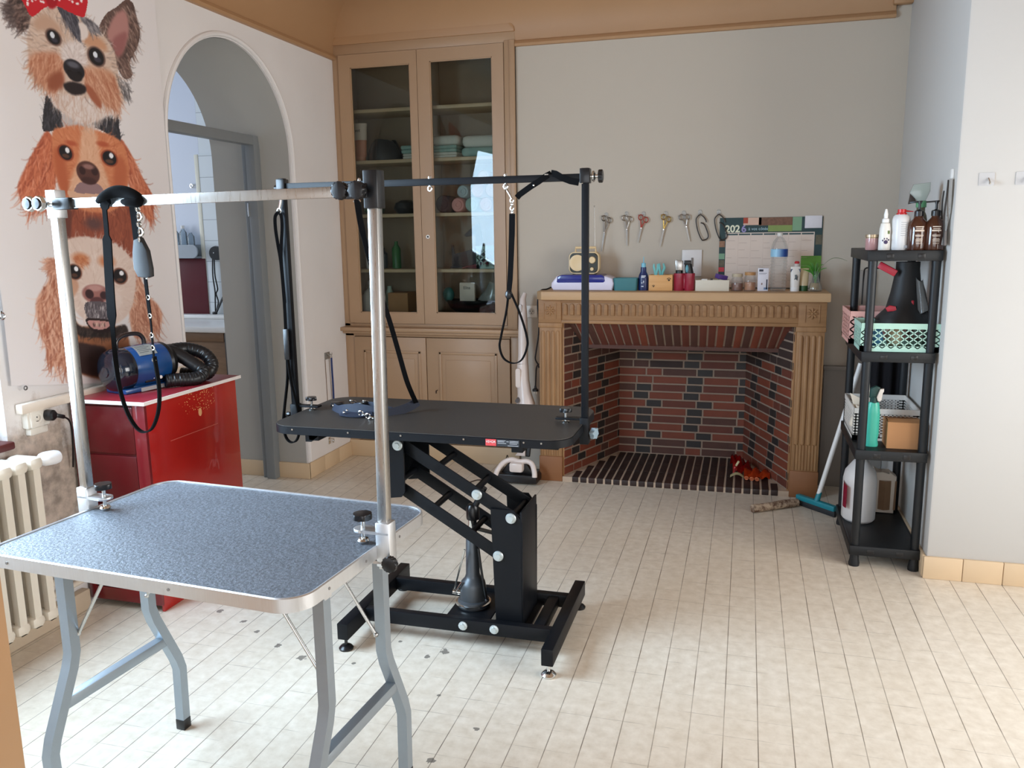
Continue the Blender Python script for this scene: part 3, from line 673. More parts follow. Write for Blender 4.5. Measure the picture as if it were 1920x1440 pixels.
# loops and straps of the black arm
YN = 2.826
t = thing('grooming_noose', 'black grooming noose hanging from the left end of the black arm past the table edge', 'noose', (-1.70, YN, .71), 0, 'grooming nooses on the black arm')
b = B(); b.torus((-1.685,YN,1.652),.007,.002,(1,.4,0),10,5); b.tube([(-1.686,YN,1.645),(-1.690,YN,1.625),(-1.696,YN,1.605)], .005, 8); b.torus((-1.698,YN,1.596),.009,.002,(.2,1,0),12,5); obj('swivel_clip', b, CHROME, t)
P = spline([(-1.70,YN,1.592),(-1.716,YN,1.575),(-1.718,YN,1.53),(-1.712,YN,1.47),(-1.704,YN,1.40),(-1.70,YN,1.25),(-1.702,YN,1.10),(-1.702,YN,.98)], 5)
Q = spline([(-1.70,YN,1.592),(-1.690,YN,1.575),(-1.690,YN,1.53),(-1.699,YN,1.46),(-1.702,YN,1.40),(-1.698,YN,1.25)], 5)
b = B(); b.strap(P, .012, .004, (.8,.6,0)); b.strap(Q, .012, .004, (.8,.6,0))
b.strap(spline([(-1.703,YN,1.03),(-1.708,YN,.95),(-1.728,YN,.84),(-1.738,YN,.77),(-1.73,YN,.72),(-1.708,YN,.70),(-1.682,YN,.712),(-1.668,YN,.76),(-1.672,YN,.84),(-1.692,YN,.94),(-1.70,YN,1.03)], 6), .011, .005, (.3,.9,0)); obj('cord', b, WEB, t)
b = B(); b.box(-1.712,-1.690,YN-.006,YN+.006,1.03,1.15,.003); obj('sleeve', b, BLACKPL, t)
t = thing('grooming_noose', 'black grooming noose on a steel chain hanging open in front of the vacuum cleaner', 'noose', (-.79, YN, 1.04), 0, 'grooming nooses on the black arm')
b = B(); b.torus((-.81,YN,1.655),.008,.002,(1,.4,0),10,5); b.tube([(-.808,YN,1.65),(-.797,YN,1.632),(-.789,YN,1.618)], .0035, 8)
for i in range(4): b.torus((-.789,YN,1.613-.0135*i),.007,.0021,(1,0,0) if i % 2 else (.3,1,0),10,5)
obj('chain', b, CHROME, t)
b = B(); b.strap([(-.789,YN,1.568),(-.791,YN,1.50),(-.796,YN,1.40),(-.80,YN,1.34),(-.806,YN,1.28)], [.020,.020,.018,.018,.014], .006, (1,0,0))
b.strap(spline([(-.806,YN,1.30),(-.815,YN,1.23),(-.836,YN,1.14),(-.842,YN,1.10),(-.828,YN,1.06),(-.795,YN,1.043),(-.762,YN,1.055),(-.741,YN,1.10),(-.741,YN,1.14),(-.765,YN,1.22),(-.800,YN,1.30)], 6), .009, .004, (.3,.9,0)); obj('webbing', b, WEB, t)
b = B(); b.ball((-.806,YN,1.288),(.013,.008,.018),10); obj('slider', b, BLACKPL, t)
t = thing('grooming_noose', 'black strap running down behind the silver post to the navy harness', 'noose', (-1.2, YN, .85), 0, 'grooming nooses on the black arm')
b = B(); b.torus((-1.375,YN,1.645),.008,.002,(1,.4,0),10,5); b.tube([(-1.39,YN,1.622),(-1.376,YN,1.64),(-1.362,YN,1.622)], .003, 6); obj('ring', b, CHROME, t)
b = B(); b.strap(spline([(-1.376,YN,1.63),(-1.366,YN,1.55),(-1.345,YN,1.45),(-1.31,YN,1.32),(-1.27,YN,1.20),(-1.237,YN,1.08),(-1.208,YN,.97),(-1.20,YN+.03,.91),(-1.205,YN+.08,.865)], 5), [.022]*8+[.018]*33, .004, (.8,.6,0)); obj('webbing', b, WEB, t)
t = thing('wrapped_strap', 'flat black strap twisted around the black crossbar beside its end knob', 'strap', (-.66, YA, 1.63))
b = B(); b.strap([(-.774,YA-.014,1.622),(-.765,YA-.014,1.632),(-.725,YA-.014,1.658),(-.695,YA-.014,1.675),(-.67,YA-.012,1.692),(-.655,YA,1.701)], .02, .004, (-.55,0,.8)); b.strap([(-.655,YA,1.702),(-.637,YA-.012,1.698),(-.615,YA-.015,1.685),(-.585,YA-.015,1.673),(-.556,YA-.014,1.667)], .022, .004, (.3,0,.9)); obj('webbing', b, WEB, t)
b = B(); b.ball((-.712,YA-.017,1.662),.004,8); b.torus((-.547,YA-.014,1.67),.006,.002,(0,1,0),10,5); b.box(-.675,-.662,YA-.016,YA-.012,1.695,1.699); obj('stud', b, CHROME, t)
t = thing('dog_harness', 'navy blue dog harness lying on the black tabletop', 'harness', (-1.38, 2.83, BZ))
NAVY = M((22,31,50), .7, 0, .2, 120, .3)
z = BZ+.006
b = B(); b.strap(spline([(-1.54,2.87,z+.004),(-1.50,2.83,z+.004),(-1.455,2.80,z+.016),(-1.40,2.79,z+.022),(-1.35,2.79,z+.018),(-1.30,2.80,z+.004),(-1.26,2.84,z+.006),(-1.225,2.89,z+.016),(-1.205,2.925,z+.03)], 5), .034, .005, (0,.35,.9)); b.strap(spline([(-1.47,2.90,z),(-1.43,2.87,z+.012),(-1.38,2.86,z+.02),(-1.33,2.85,z+.014),(-1.28,2.86,z)], 5), .03, .005, (0,.5,.85)); b.strap(spline([(-1.47,2.81,z),(-1.44,2.77,z+.004),(-1.38,2.76,z+.004),(-1.33,2.78,z+.008)], 5), .03, .005, (0,1,.3)); obj('padded_webbing', b, NAVY, t)
b = B(); b.boxm(Matrix.Translation((-1.53,2.885,z+.014)) @ Matrix.Rotation(.4, 4, 'Z') @ Matrix.Diagonal((.05,.034,.016,1)), .004); b.boxm(Matrix.Translation((-1.40,2.85,z+.03)) @ Matrix.Diagonal((.02,.04,.010,1)), .003); obj('buckle', b, BLACKPL, t)
b = B()
for (x, y, zz) in ((-1.47,2.90,z+.028),(-1.40,2.87,z+.036)): b.torus((x,y,zz-.006),.014,.0025,(0,.6,.8),14,6)
for i in range(4): b.torus((-1.365+.017*i,2.755-.006*i,z+.012-.003*i),.010,.0026,(.2,.5,1) if i % 2 else (0,1,.2),10,5)
for (x, y) in ((-1.535,2.862),(-1.44,2.79),(-1.435,2.755)): b.ball((x,y,z+.012),.005,8)
obj('metal_ring', b, CHROME, t)
POSTER = [("p",(150,80,60),10,[(350,757),(732,766),(715,669),(689,543),(627,591),(522,615),(406,617),(330,592)]),("f",[(120,60,46),(176,96,70),(150,78,58)],160,45,3,[(350,757),(732,766),(715,669),(689,543),(627,591),(522,615),(406,617),(330,592)],None,-95),("e",(98,66,64),16,(492,678,48,26,0)),("p",(110,62,52),10,[(349,747),(383,748),(356,607),(331,597)]),("p",(50,50,56),6,[(280,1016),(286,1072),(300,1118),(316,1159),(343,1128),(373,1107),(394,1070),(378,1048),(329,1026)]),("f",[(32,32,36),(84,84,92),(60,58,62)],70,32,3,[(280,1016),(286,1072),(300,1118),(316,1159),(343,1128),(373,1107),(394,1070),(378,1048),(329,1026)],None,75),("p",(50,50,56),6,[(535,1081),(562,1115),(610,1145),(646,1125),(686,1135),(688,1098),(689,1035),(650,1042),(599,1065)]),("f",[(32,32,36),(84,84,92),(60,58,62)],70,32,3,[(535,1081),(562,1115),(610,1145),(646,1125),(686,1135),(688,1098),(689,1035),(650,1042),(599,1065)],None,75),("p",(196,188,188),8,[(385,1099),(428,1117),(454,1105),(500,1084),(551,1088),(539,1060),(441,1062),(385,1051)]),("p",(192,104,74),7,[(297,1020),(243,956),(183,875),(130,786),(135,738),(164,692),(220,710),(259,716),(297,781),(324,883),(328,983)]),("p",(192,104,74),7,[(692,1047),(754,977),(792,911),(865,811),(846,751),(826,707),(789,739),(747,777),(712,862),(692,950)]),("f",[(158,76,54),(216,130,94),(196,108,76),(228,150,118)],170,60,4,[(297,1020),(243,956),(183,875),(130,786),(135,738),(164,692),(220,710),(259,716),(297,781),(324,883),(328,983)],None,-112),("f",[(158,76,54),(220,140,104),(198,112,80),(232,160,128)],150,60,4,[(692,1047),(754,977),(792,911),(865,811),(846,751),(826,707),(789,739),(747,777),(712,862),(692,950)],None,-66),("p",(212,132,92),7,[(329,1027),(385,1049),(456,1071),(525,1064),(614,1060),(688,1038),(721,974),(715,884),(677,793),(613,743),(507,724),(395,739),(342,783),(316,863),(312,942)]),("f",[(190,104,70),(226,152,114),(206,124,86)],230,34,3,[(329,1027),(385,1049),(456,1071),(525,1064),(614,1060),(688,1038),(721,974),(715,884),(677,793),(613,743),(507,724),(395,739),(342,783),(316,863),(312,942)],(496,894),None),("p",(188,100,66),20,[(317,943),(368,967),(378,886),(380,784),(329,803)]),("p",(190,104,70),20,[(657,969),(705,951),(699,861),(643,781),(623,857)]),("p",(226,176,144),18,[(481,1055),(548,1062),(563,951),(589,878),(597,808),(529,750),(424,748),(377,800),(416,885),(452,943)]),("f",[(236,194,166),(212,154,120)],90,26,3,[(481,1055),(548,1062),(563,951),(589,878),(597,808),(529,750),(424,748),(377,800),(416,885),(452,943)],(493,914),None),("e",(186,92,62),5,(415,993,30,10,0)),("e",(186,92,62),5,(586,1013,34,11,0)),("p",(150,120,122),5,[(437,840),(536,845),(566,798),(466,799),(402,789)]),("p",(222,178,150),5,[(371,800),(459,795),(594,808),(561,763),(482,749),(393,759)]),("e",(90,56,50),3,(489,885,62,47,0)),("e",(56,32,32),2,(459,891,17,17,0)),("e",(56,32,32),2,(525,895,18,17,0)),("e",(150,110,104),4,(493,910,29,10,0)),("e",(70,42,40),3,(488,853,41,15,0)),("e",(150,70,46),3,(381,950,42,33,0)),("e",(28,24,28),2,(381,950,33,28,0)),("e",(92,64,52),2,(380,937,19,8,0)),("e",(244,244,248),1.5,(391,961,11,11,0)),("e",(150,70,46),3,(615,959,47,35,0)),("e",(28,24,28),2,(615,959,38,29,0)),("e",(92,64,52),2,(613,946,22,8,0)),("e",(244,244,248),1.5,(626,971,12,11,0)),("p",(160,104,72),10,[(328,259),(368,244),(579,240),(620,183),(596,10),(287,66)]),("p",(58,40,38),12,[(316,169),(401,168),(488,144),(472,32),(301,63)]),("p",(206,148,120),9,[(260,517),(222,499),(227,437),(173,375),(145,322),(146,241),(169,170),(176,86),(247,73),(304,63),(321,356),(320,494)]),("f",[(174,106,80),(226,176,150),(206,146,118),(150,86,66),(234,190,166)],260,75,4,[(260,517),(222,499),(227,437),(173,375),(145,322),(146,241),(169,170),(176,86),(247,73),(304,63),(321,356),(320,494)],None,-102),("p",(212,160,134),9,[(684,503),(725,466),(749,388),(813,341),(847,292),(827,248),(776,202),(654,190),(640,327),(655,441)]),("f",[(182,120,96),(232,188,162),(214,160,134),(160,98,76)],200,65,4,[(684,503),(725,466),(749,388),(813,341),(847,292),(827,248),(776,202),(654,190),(640,327),(655,441)],None,-72),("f",[(182,120,96),(226,176,150)],40,30,3,[(225,519),(270,517),(248,456),(218,469)],None,-160),("p",(52,42,40),7,[(326,270),(354,245),(411,238),(515,231),(605,249),(618,195),(533,195),(435,199),(348,203),(331,232)]),("f",[(30,26,26),(80,66,60)],60,26,3,[(326,270),(354,245),(515,231),(605,249),(618,195),(434,196),(348,203)],None,-110),("p",(226,204,192),7,[(332,592),(378,612),(435,619),(522,614),(589,597),(648,567),(690,520),(699,450),(682,381),(657,325),(617,283),(541,251),(428,258),(360,288),(332,323),(319,383),(316,462),(318,535)]),("f",[(238,222,212),(212,186,172),(228,206,194)],240,32,3,[(332,592),(378,612),(435,619),(522,614),(589,597),(648,567),(690,520),(699,450),(682,381),(657,325),(617,283),(541,251),(428,258),(360,288),(332,323),(319,383),(316,462),(318,535)],(454,399),None),("e",(204,132,92),13,(399,526,43,24,0)),("e",(204,132,92),13,(540,522,43,24,0)),("f",[(180,100,66),(214,146,104)],30,20,3,[(352,529),(424,542),(434,509),(389,490)],None,-30),("p",(206,160,134),10,[(326,441),(363,436),(370,406),(336,366),(321,383)]),("p",(232,214,204),16,[(407,419),(540,415),(601,370),(577,315),(480,308),(395,333),(371,373)]),("e",(164,112,106),4,(460,383,75,41,0)),("e",(196,150,144),5,(458,408,41,13,0)),("e",(62,38,42),2.5,(425,382,23,20,0)),("e",(62,38,42),2.5,(504,377,22,17,0)),("e",(96,58,60),3,(462,354,36,17,0)),("p",(98,90,96),6,[(400,346),(530,343),(549,278),(474,267),(402,281)]),("f",[(60,56,62),(168,160,162),(226,220,220)],70,22,2.5,[(390,350),(546,341),(552,272),(395,281)],None,-100),("p",(44,30,32),3,[(395,279),(536,268),(522,225),(453,219),(410,233)]),("p",(206,152,146),3,[(404,270),(516,263),(505,238),(454,233),(415,242)]),("f",[(226,206,186),(60,40,40)],14,10,3,[(428,258),(495,253),(493,239),(426,245)],None,90),("e",(120,74,58),4,(358,470,39,33,0)),("e",(26,22,26),2,(358,470,32,28,0)),("e",(88,58,46),2,(356,456,16,8,0)),("e",(246,246,250),1.5,(368,483,11,10,0)),("e",(120,74,58),4,(606,460,45,36,0)),("e",(26,22,26),2,(606,460,37,30,0)),("e",(88,58,46),2,(604,444,19,7,0)),("e",(246,246,250),1.5,(617,473,13,10,0)),("p",(84,62,58),9,[(210,1512),(263,1516),(271,1472),(291,1440),(263,1396),(225,1377),(202,1399),(189,1426),(184,1452)]),("f",[(46,38,38),(120,96,90),(150,126,118),(70,54,52)],150,42,3,[(210,1512),(263,1516),(271,1472),(291,1440),(263,1396),(225,1377),(202,1399),(189,1426),(184,1452)],None,-140),("f",[(70,58,58),(110,96,94)],50,36,2.5,[(174,1458),(209,1467),(213,1377),(192,1390)],None,-160),("p",(104,80,74),6,[(624,1484),(672,1551),(733,1592),(794,1638),(837,1633),(846,1586),(863,1519),(838,1454),(782,1378),(796,1331),(740,1306),(701,1363),(685,1413),(646,1458)]),("f",[(60,48,46),(150,120,108),(96,76,70),(190,164,150)],240,38,3,[(624,1484),(672,1551),(733,1592),(794,1638),(837,1633),(846,1586),(863,1519),(838,1454),(782,1378),(796,1331),(740,1306),(701,1363),(685,1413),(646,1458)],None,-50),("p",(182,132,126),16,[(673,1489),(720,1557),(775,1591),(798,1554),(789,1487),(739,1413),(696,1436),(668,1457)]),("p",(156,100,98),16,[(699,1458),(783,1502),(737,1397),(699,1405)]),("p",(226,212,206),12,[(334,1195),(408,1212),(562,1225),(674,1220),(709,1160),(648,1142),(575,1106),(485,1080),(405,1101),(344,1133)]),("f",[(236,226,222),(214,190,176),(198,160,140)],130,45,3,[(334,1195),(408,1212),(562,1225),(674,1220),(709,1160),(648,1142),(575,1106),(485,1080),(405,1101),(344,1133)],None,-95),("p",(216,192,176),8,[(285,1443),(350,1489),(411,1515),(477,1517),(545,1513),(612,1479),(667,1446),(699,1405),(708,1354),(712,1301),(730,1228),(700,1186),(615,1180),(557,1190),(458,1186),(371,1184),(305,1174),(259,1196),(238,1242),(252,1296),(251,1352),(271,1407)]),("f",[(232,216,206),(190,156,136),(206,178,160),(150,126,116)],300,40,3,[(285,1443),(350,1489),(411,1515),(477,1517),(545,1513),(612,1479),(667,1446),(699,1405),(708,1354),(712,1301),(730,1228),(700,1186),(615,1180),(557,1190),(458,1186),(371,1184),(305,1174),(259,1196),(238,1242),(252,1296),(251,1352),(271,1407)],(454,1348),None),("p",(204,154,122),18,[(524,1412),(565,1452),(636,1440),(661,1403),(586,1396),(544,1401)]),("p",(198,162,140),18,[(292,1428),(347,1467),(408,1447),(434,1401),(371,1415),(306,1395)]),("p",(202,144,116),22,[(251,1287),(327,1324),(405,1334),(419,1293),(404,1231),(351,1181),(313,1185),(271,1219)]),("f",[(170,100,72),(220,170,142),(190,128,98)],120,50,3,[(251,1287),(327,1324),(405,1334),(419,1293),(404,1231),(351,1181),(313,1185),(271,1219)],None,-110),("p",(204,150,120),22,[(516,1299),(590,1323),(680,1317),(701,1251),(699,1175),(623,1181),(560,1209),(522,1244)]),("f",[(174,106,78),(224,178,152),(196,136,106)],140,55,3,[(516,1299),(590,1323),(680,1317),(701,1251),(699,1175),(623,1181),(560,1209),(522,1244)],None,-68),("p",(152,86,62),18,[(335,1230),(396,1269),(414,1232),(386,1198),(335,1183)]),("p",(166,96,70),13,[(522,1244),(563,1230),(600,1178),(583,1160),(531,1205)]),("p",(78,76,86),6,[(414,1511),(477,1515),(521,1489),(520,1406),(494,1416),(453,1464)]),("f",[(48,48,58),(120,118,126)],60,40,3,[(414,1511),(477,1515),(521,1489),(520,1406),(453,1464)],None,-68),("p",(112,108,114),8,[(531,1509),(593,1502),(628,1479),(587,1458),(541,1483)]),("f",[(70,68,76),(170,164,166)],50,34,3,[(531,1509),(593,1502),(628,1479),(587,1458),(541,1483)],None,-50),("p",(230,218,212),8,[(516,1480),(555,1479),(563,1440),(524,1412),(522,1447)]),("p",(224,210,206),16,[(442,1383),(516,1405),(539,1364),(529,1317),(425,1308),(419,1352)]),("f",[(240,232,230),(196,180,174)],70,28,2.5,[(442,1383),(516,1405),(539,1364),(529,1317),(425,1308),(419,1352)],(474,1322),None),("p",(40,32,34),7,[(409,1222),(466,1241),(521,1234),(517,1208),(465,1189),(419,1196)]),("e",(34,32,38),3,(470,1289,54,39,0)),("e",(96,96,106),5,(467,1307,31,12,0)),("e",(14,12,14),2,(446,1275,14,8,0)),("e",(14,12,14),2,(496,1278,14,9,0)),("e",(30,26,30),3,(471,1262,37,19,0)),("e",(110,84,76),4,(381,1391,40,32,0)),("e",(26,24,28),2,(381,1391,32,26,0)),("e",(60,58,70),2,(384,1382,16,9,0)),("e",(226,232,242),1.5,(376,1398,11,12,0)),("e",(110,84,76),4,(596,1365,49,40,0)),("e",(26,24,28),2,(596,1365,40,34,0)),("e",(60,58,70),2,(601,1355,19,11,0)),("e",(226,232,242),1.5,(591,1372,12,12,0)),("f",[(60,56,58),(110,104,104)],40,30,2.5,[(695,1320),(770,1289),(761,1222),(717,1248)],None,-62),("p",(204,36,48),4,[(258,1542),(553,1618),(554,1514),(489,1507),(411,1515),(350,1491),(291,1444),(265,1466)]),("p",(170,24,38),8,[(368,1571),(428,1586),(411,1515),(371,1500)]),("e",(246,236,236),1.5,(331,1547,5,4,0)),("e",(246,236,236),1.5,(374,1554,6,4,0)),("e",(246,236,236),1.5,(282,1509,5,4,0)),("e",(246,236,236),1.5,(479,1574,6,4,0)),("e",(246,236,236),1.5,(412,1552,6,4,0)),("e",(246,236,236),1.5,(314,1543,5,4,0)),("e",(246,236,236),1.5,(490,1579,6,4,0)),("e",(246,236,236),1.5,(515,1596,6,5,0)),("e",(246,236,236),1.5,(404,1559,6,4,0)),("e",(246,236,236),1.5,(397,1565,5,4,0)),("e",(246,236,236),1.5,(415,1551,6,4,0)),("e",(246,236,236),1.5,(517,1551,6,4,0)),("e",(246,236,236),1.5,(402,1538,6,5,0)),("e",(246,236,236),1.5,(428,1542,6,4,0)),("e",(246,236,236),1.5,(308,1524,6,4,0)),("e",(246,236,236),1.5,(495,1595,6,5,0)),("e",(246,236,236),1.5,(273,1488,6,5,0)),("e",(246,236,236),1.5,(337,1511,6,4,0)),("e",(246,236,236),1.5,(393,1542,5,5,0)),("e",(246,236,236),1.5,(549,1594,6,4,0)),("e",(246,236,236),1.5,(378,1551,6,5,0)),("e",(246,236,236),1.5,(439,1559,6,4,0)),("e",(246,236,236),1.5,(348,1512,6,5,0)),("e",(246,236,236),1.5,(522,1596,6,4,0)),("e",(246,236,236),1.5,(283,1524,5,4,0)),("e",(246,236,236),1.5,(328,1527,6,4,0)),("e",(246,236,236),1.5,(310,1511,6,4,0)),("e",(246,236,236),1.5,(272,1481,5,4,0)),("e",(246,236,236),1.5,(270,1516,6,4,0)),("e",(246,236,236),1.5,(345,1543,6,4,0)),("e",(246,236,236),1.5,(388,1559,5,4,0)),("e",(246,236,236),1.5,(358,1563,6,5,0)),("e",(246,236,236),1.5,(279,1529,5,5,0)),("e",(246,236,236),1.5,(482,1562,6,4,0)),("e",(246,236,236),1.5,(346,1552,5,5,0)),("e",(246,236,236),1.5,(541,1571,6,5,0)),("e",(246,236,236),1.5,(324,1550,5,5,0)),("e",(246,236,236),1.5,(282,1529,5,4,0)),("e",(246,236,236),1.5,(454,1574,6,4,0)),("e",(246,236,236),1.5,(274,1500,5,5,0)),("e",(246,236,236),1.5,(295,1501,5,4,0)),("e",(246,236,236),1.5,(479,1557,6,4,0)),("e",(246,236,236),1.5,(542,1566,6,4,0)),("e",(246,236,236),1.5,(328,1520,6,4,0)),("e",(246,236,236),1.5,(274,1505,5,4,0)),("e",(246,236,236),1.5,(495,1553,6,5,0)),("e",(246,236,236),1.5,(274,1520,6,4,0)),("e",(246,236,236),1.5,(331,1538,6,4,0)),("e",(246,236,236),1.5,(306,1546,6,5,0)),("e",(246,236,236),1.5,(523,1553,6,4,0)),("e",(246,236,236),1.5,(544,1574,6,5,0))]
# ------------------------------------------------------------------ printed poster
def paint(W, H, WM, HM, data):
    rng = np.random.default_rng(5)
    img = np.ones((H, W, 3))*np.array((233, 228, 228.)); sx, sy = W/WM, H/HM      # mm to cells
    yy, xx = np.mgrid[0:H, 0:W]; X = (xx+.5)/sx; Y = (yy+.5)/sy
    def blur(a, k):
        k = int(k)
        if k < 1: return a
        for ax in (0, 1):
            p = np.pad(a, [(k, k) if i == ax else (0, 0) for i in (0, 1)], mode='edge'); c = np.cumsum(p, axis=ax); c = np.insert(c, 0, 0, axis=ax)
            a = (np.take(c, range(2*k+1, c.shape[ax]), axis=ax)-np.take(c, range(0, c.shape[ax]-2*k-1), axis=ax))/(2*k+1)
        return a
    def mask(pts):
        m = np.zeros((H, W), bool); n = len(pts)
        for i in range(n):
            x0, y0 = pts[i]; x1, y1 = pts[(i+1) % n]
            if y0 == y1: continue
            m ^= ((Y >= min(y0, y1)) & (Y < max(y0, y1)) & (X < x0+(Y-y0)*(x1-x0)/(y1-y0)))
        return m
    def smooth(P):
        out = []
        n = len(P)
        for i in range(n):
            a, b2, c, d = (np.array(P[(i+k-1) % n], float) for k in range(4))
            for t in (0, .25, .5, .75): out.append(tuple(.5*((2*b2)+(c-a)*t+(2*a-5*b2+4*c-d)*t*t+(3*b2-a-3*c+d)*t**3)))
        return out
    def stroke(x, y, ang, ln, w, col, al, curve):
        n = max(3, int(ln*sx/1.2))
        for i in range(n):
            t = i/(n-1); px = (x+math.cos(ang+curve*t)*ln*t)*sx; py = (y+math.sin(ang+curve*t)*ln*t)*sy
            r = w*sx*.5*(1-.75*t)+.35; k = int(r+1.5); i0, j0 = int(py), int(px)
            if i0-k < 0 or j0-k < 0 or i0+k+1 > H or j0+k+1 > W: continue
            g = np.clip(r+.5-np.hypot(yy[i0-k:i0+k+1, j0-k:j0+k+1]+.5-py, xx[i0-k:i0+k+1, j0-k:j0+k+1]+.5-px), 0, 1)*al
            img[i0-k:i0+k+1, j0-k:j0+k+1] += g[..., None]*(np.array(col)-img[i0-k:i0+k+1, j0-k:j0+k+1])
    for op in data:
        if op[0] == 'p':
            m = blur(mask(smooth(op[3])).astype(float), op[2]*sx*.5); m = blur(m, op[2]*sx*.4); img += m[..., None]*(np.array(op[1])-img)
        elif op[0] == 'e':
            cx, cy, rx, ry, a = op[3]; d = (1-np.hypot((X-cx)/rx, (Y-cy)/ry))*min(rx, ry); m = np.clip(.5+d/max(op[2]*1.6, 1.2), 0, 1); img += m[..., None]*(np.array(op[1])-img)
        else:
            _, pal, n, ln, w, pts, cen, ang = op; m = mask(pts); ii, jj = np.nonzero(m)
            if len(ii) == 0: continue
            for s in range(int(n*2)):
                q = rng.integers(len(ii)); x, y = X[ii[q], jj[q]], Y[ii[q], jj[q]]
                a = math.atan2(y-cen[1], x-cen[0]) if cen else math.radians(ang)
                stroke(x, y, a+rng.normal(0, .16), ln*rng.uniform(.5, 1.35), w*1.5, pal[rng.integers(len(pal))], rng.uniform(.2, .62), rng.normal(0, .4))
    return np.clip(img, 0, 255)
PW, PH = 980, 1740; GW, GH = 300, 532
img = paint(GW+1, GH+1, PW, PH, POSTER)/255
limg = np.where(img <= .04045, img/12.92, ((img+.055)/1.055)**2.4)
me = bpy.data.meshes.new('poster')
vy, vz = np.mgrid[0:GH+1, 0:GW+1][::-1]
u = vy/GW; v = vz/GH
pos = np.stack([.018+.004*np.sin(u*9+.6*np.sin(v*4))*(.3+.7*(1-v))+.003*np.sin(v*5+u*3), u*.98, v*1.74+(1-v)*np.clip(1-u*2.2, 0, 1)*.03+.085*(1-v)*(1-u)-.0*u], -1)
idx = np.arange((GH+1)*(GW+1)).reshape(GH+1, GW+1)
quads = np.stack([idx[:-1,:-1], idx[:-1,1:], idx[1:,1:], idx[1:,:-1]], -1).reshape(-1, 4)
me.vertices.add(pos.shape[0]*pos.shape[1]); me.vertices.foreach_set('co', pos.reshape(-1).astype(np.float32))
me.loops.add(quads.size); me.loops.foreach_set('vertex_index', quads.reshape(-1).astype(np.int32))
me.polygons.add(len(quads)); me.polygons.foreach_set('loop_start', np.arange(0, quads.size, 4, dtype=np.int32)); me.polygons.foreach_set('loop_total', np.full(len(quads), 4, dtype=np.int32))
me.update(calc_edges=True)
ca = me.color_attributes.new('print', 'FLOAT_COLOR', 'POINT'); ca.data.foreach_set('color', np.concatenate([limg, np.ones((GH+1, GW+1, 1))], -1).reshape(-1).astype(np.float32))
me.shade_smooth()
n = N('printed_cloth'); bb = n.bsdf(Roughness=.55); at = n.n('ShaderNodeVertexColor'); at.layer_name = 'print'
cb = n.noise(500, 2, .5, n.obj()); n.l(at.outputs[0], bb.inputs['Base Color']); n.bump(cb, .08, .001, bb)
me.materials.append(n.m)
PO = bpy.data.objects.new('poster', me); COL.objects.link(PO); PO.location = (-2.6, 2.383, .86); INV[PO] = Matrix.Translation(PO.location).inverted()
tag(PO, 'tall cloth poster of three stacked dog heads hanging beside the arch', 'poster')
b = B(); b.torus((-2.575, 2.375, 1.232), .012, .003, (1,.2,0), 12, 6); b.cyl((-2.6,2.372,1.25),(-2.575,2.372,1.247),.004); single('wall_hook', b, CHROME, 'small curled metal hook at the window side edge of the poster', 'hook')
b = B(); b.torus((-2.572, 2.434, .958), .007, .0025, (1,0,0), 12, 6); obj('eyelet', b, M((110,106,104), .4, .5), PO)

# ------------------------------------------------------------------ red dresser
RED = M((172,22,22), .22, 0, .05, 6, .04, coat=.5); RED_SHADED = M((84,13,17), .26, 0, .08, 10, .04)  # second red is darkened to put the front's shade into its colour
DX0, DX1, DY0, DY1 = -2.585, -2.235, 2.645, 3.245
t = thing('red_dresser', 'glossy red painted chest of drawers standing against the left wall', 'chest of drawers', ((DX0+DX1)/2, (DY0+DY1)/2, 0))
b = B(); b.box(DX0, DX1-.012, DY0+.012, DY1, .07, .862, .002); obj('carcass', b, RED_SHADED, t)
n = N('red_side_panel'); bb = n.bsdf(Roughness=.24); bb.inputs['Coat Weight'].default_value = .5
geo = n.n('ShaderNodeNewGeometry'); P = geo.outputs['Position']; f = n.noise(9, 3, .6, P)
base = n.mix(f, lin((164,20,16)), lin((182,28,20)))
vo = n.n('ShaderNodeTexVoronoi'); vo.inputs['Scale'].default_value = 95; n.l(P, vo.inputs['Vector'])
d = n.n('ShaderNodeVectorMath', operation='DISTANCE'); mp = n.n('ShaderNodeMapping'); mp.inputs['Scale'].default_value = (1, .75, 1.5); n.l(P, mp.inputs[0]); n.l(mp.outputs[0], d.inputs[0]); d.inputs[1].default_value = (-2.235, 2.985*.75, .820*1.5)
chip = n.math('MULTIPLY', n.math('LESS_THAN', vo.outputs['Distance'], .24), n.math('LESS_THAN', n.math('ADD', d.outputs['Value'], n.math('MULTIPLY', n.noise(120, 2, .5, P), .10)), .135))
base = n.mix(chip, base, lin((238,170,110))); n.l(base, bb.inputs['Base Color'])
b = B(); b.box(DX1-.012, DX1, DY0+.012, DY1+.008, 0, .862, .002); b.bar((DX1+.0006,2.783,.687),(DX1+.0006,3.099,.689),.0012,.0022, mi=1); b.ball((DX1,2.985,.765),(.0015,.012,.018),10,mi=2); obj('side_panel', b, [n.m, M((214,110,96), .4), M((226,168,116), .6)], t)
b = B(); b.box(DX1-.055, DX1, DY0, DY0+.016, .03, .862, .002); b.box(DX0, DX0+.03, DY0, DY0+.016, .03, .862, .002); b.box(DX0+.03, DX1-.055, DY0, DY0+.014, .03, .085, .002); obj('front_frame', b, M((112,20,28), .25, 0, .05, 8, coat=.4), t)  # frame red also lowered to carry the shade on the front
for z0, z1 in ((.66,.855),(.455,.655),(.27,.45),(.09,.265)):
    b = B(); b.box(DX0+.032, DX1-.058, DY0+.002, DY0+.018, z0, z1-.004, .004); obj('drawer', b, RED_SHADED, t)
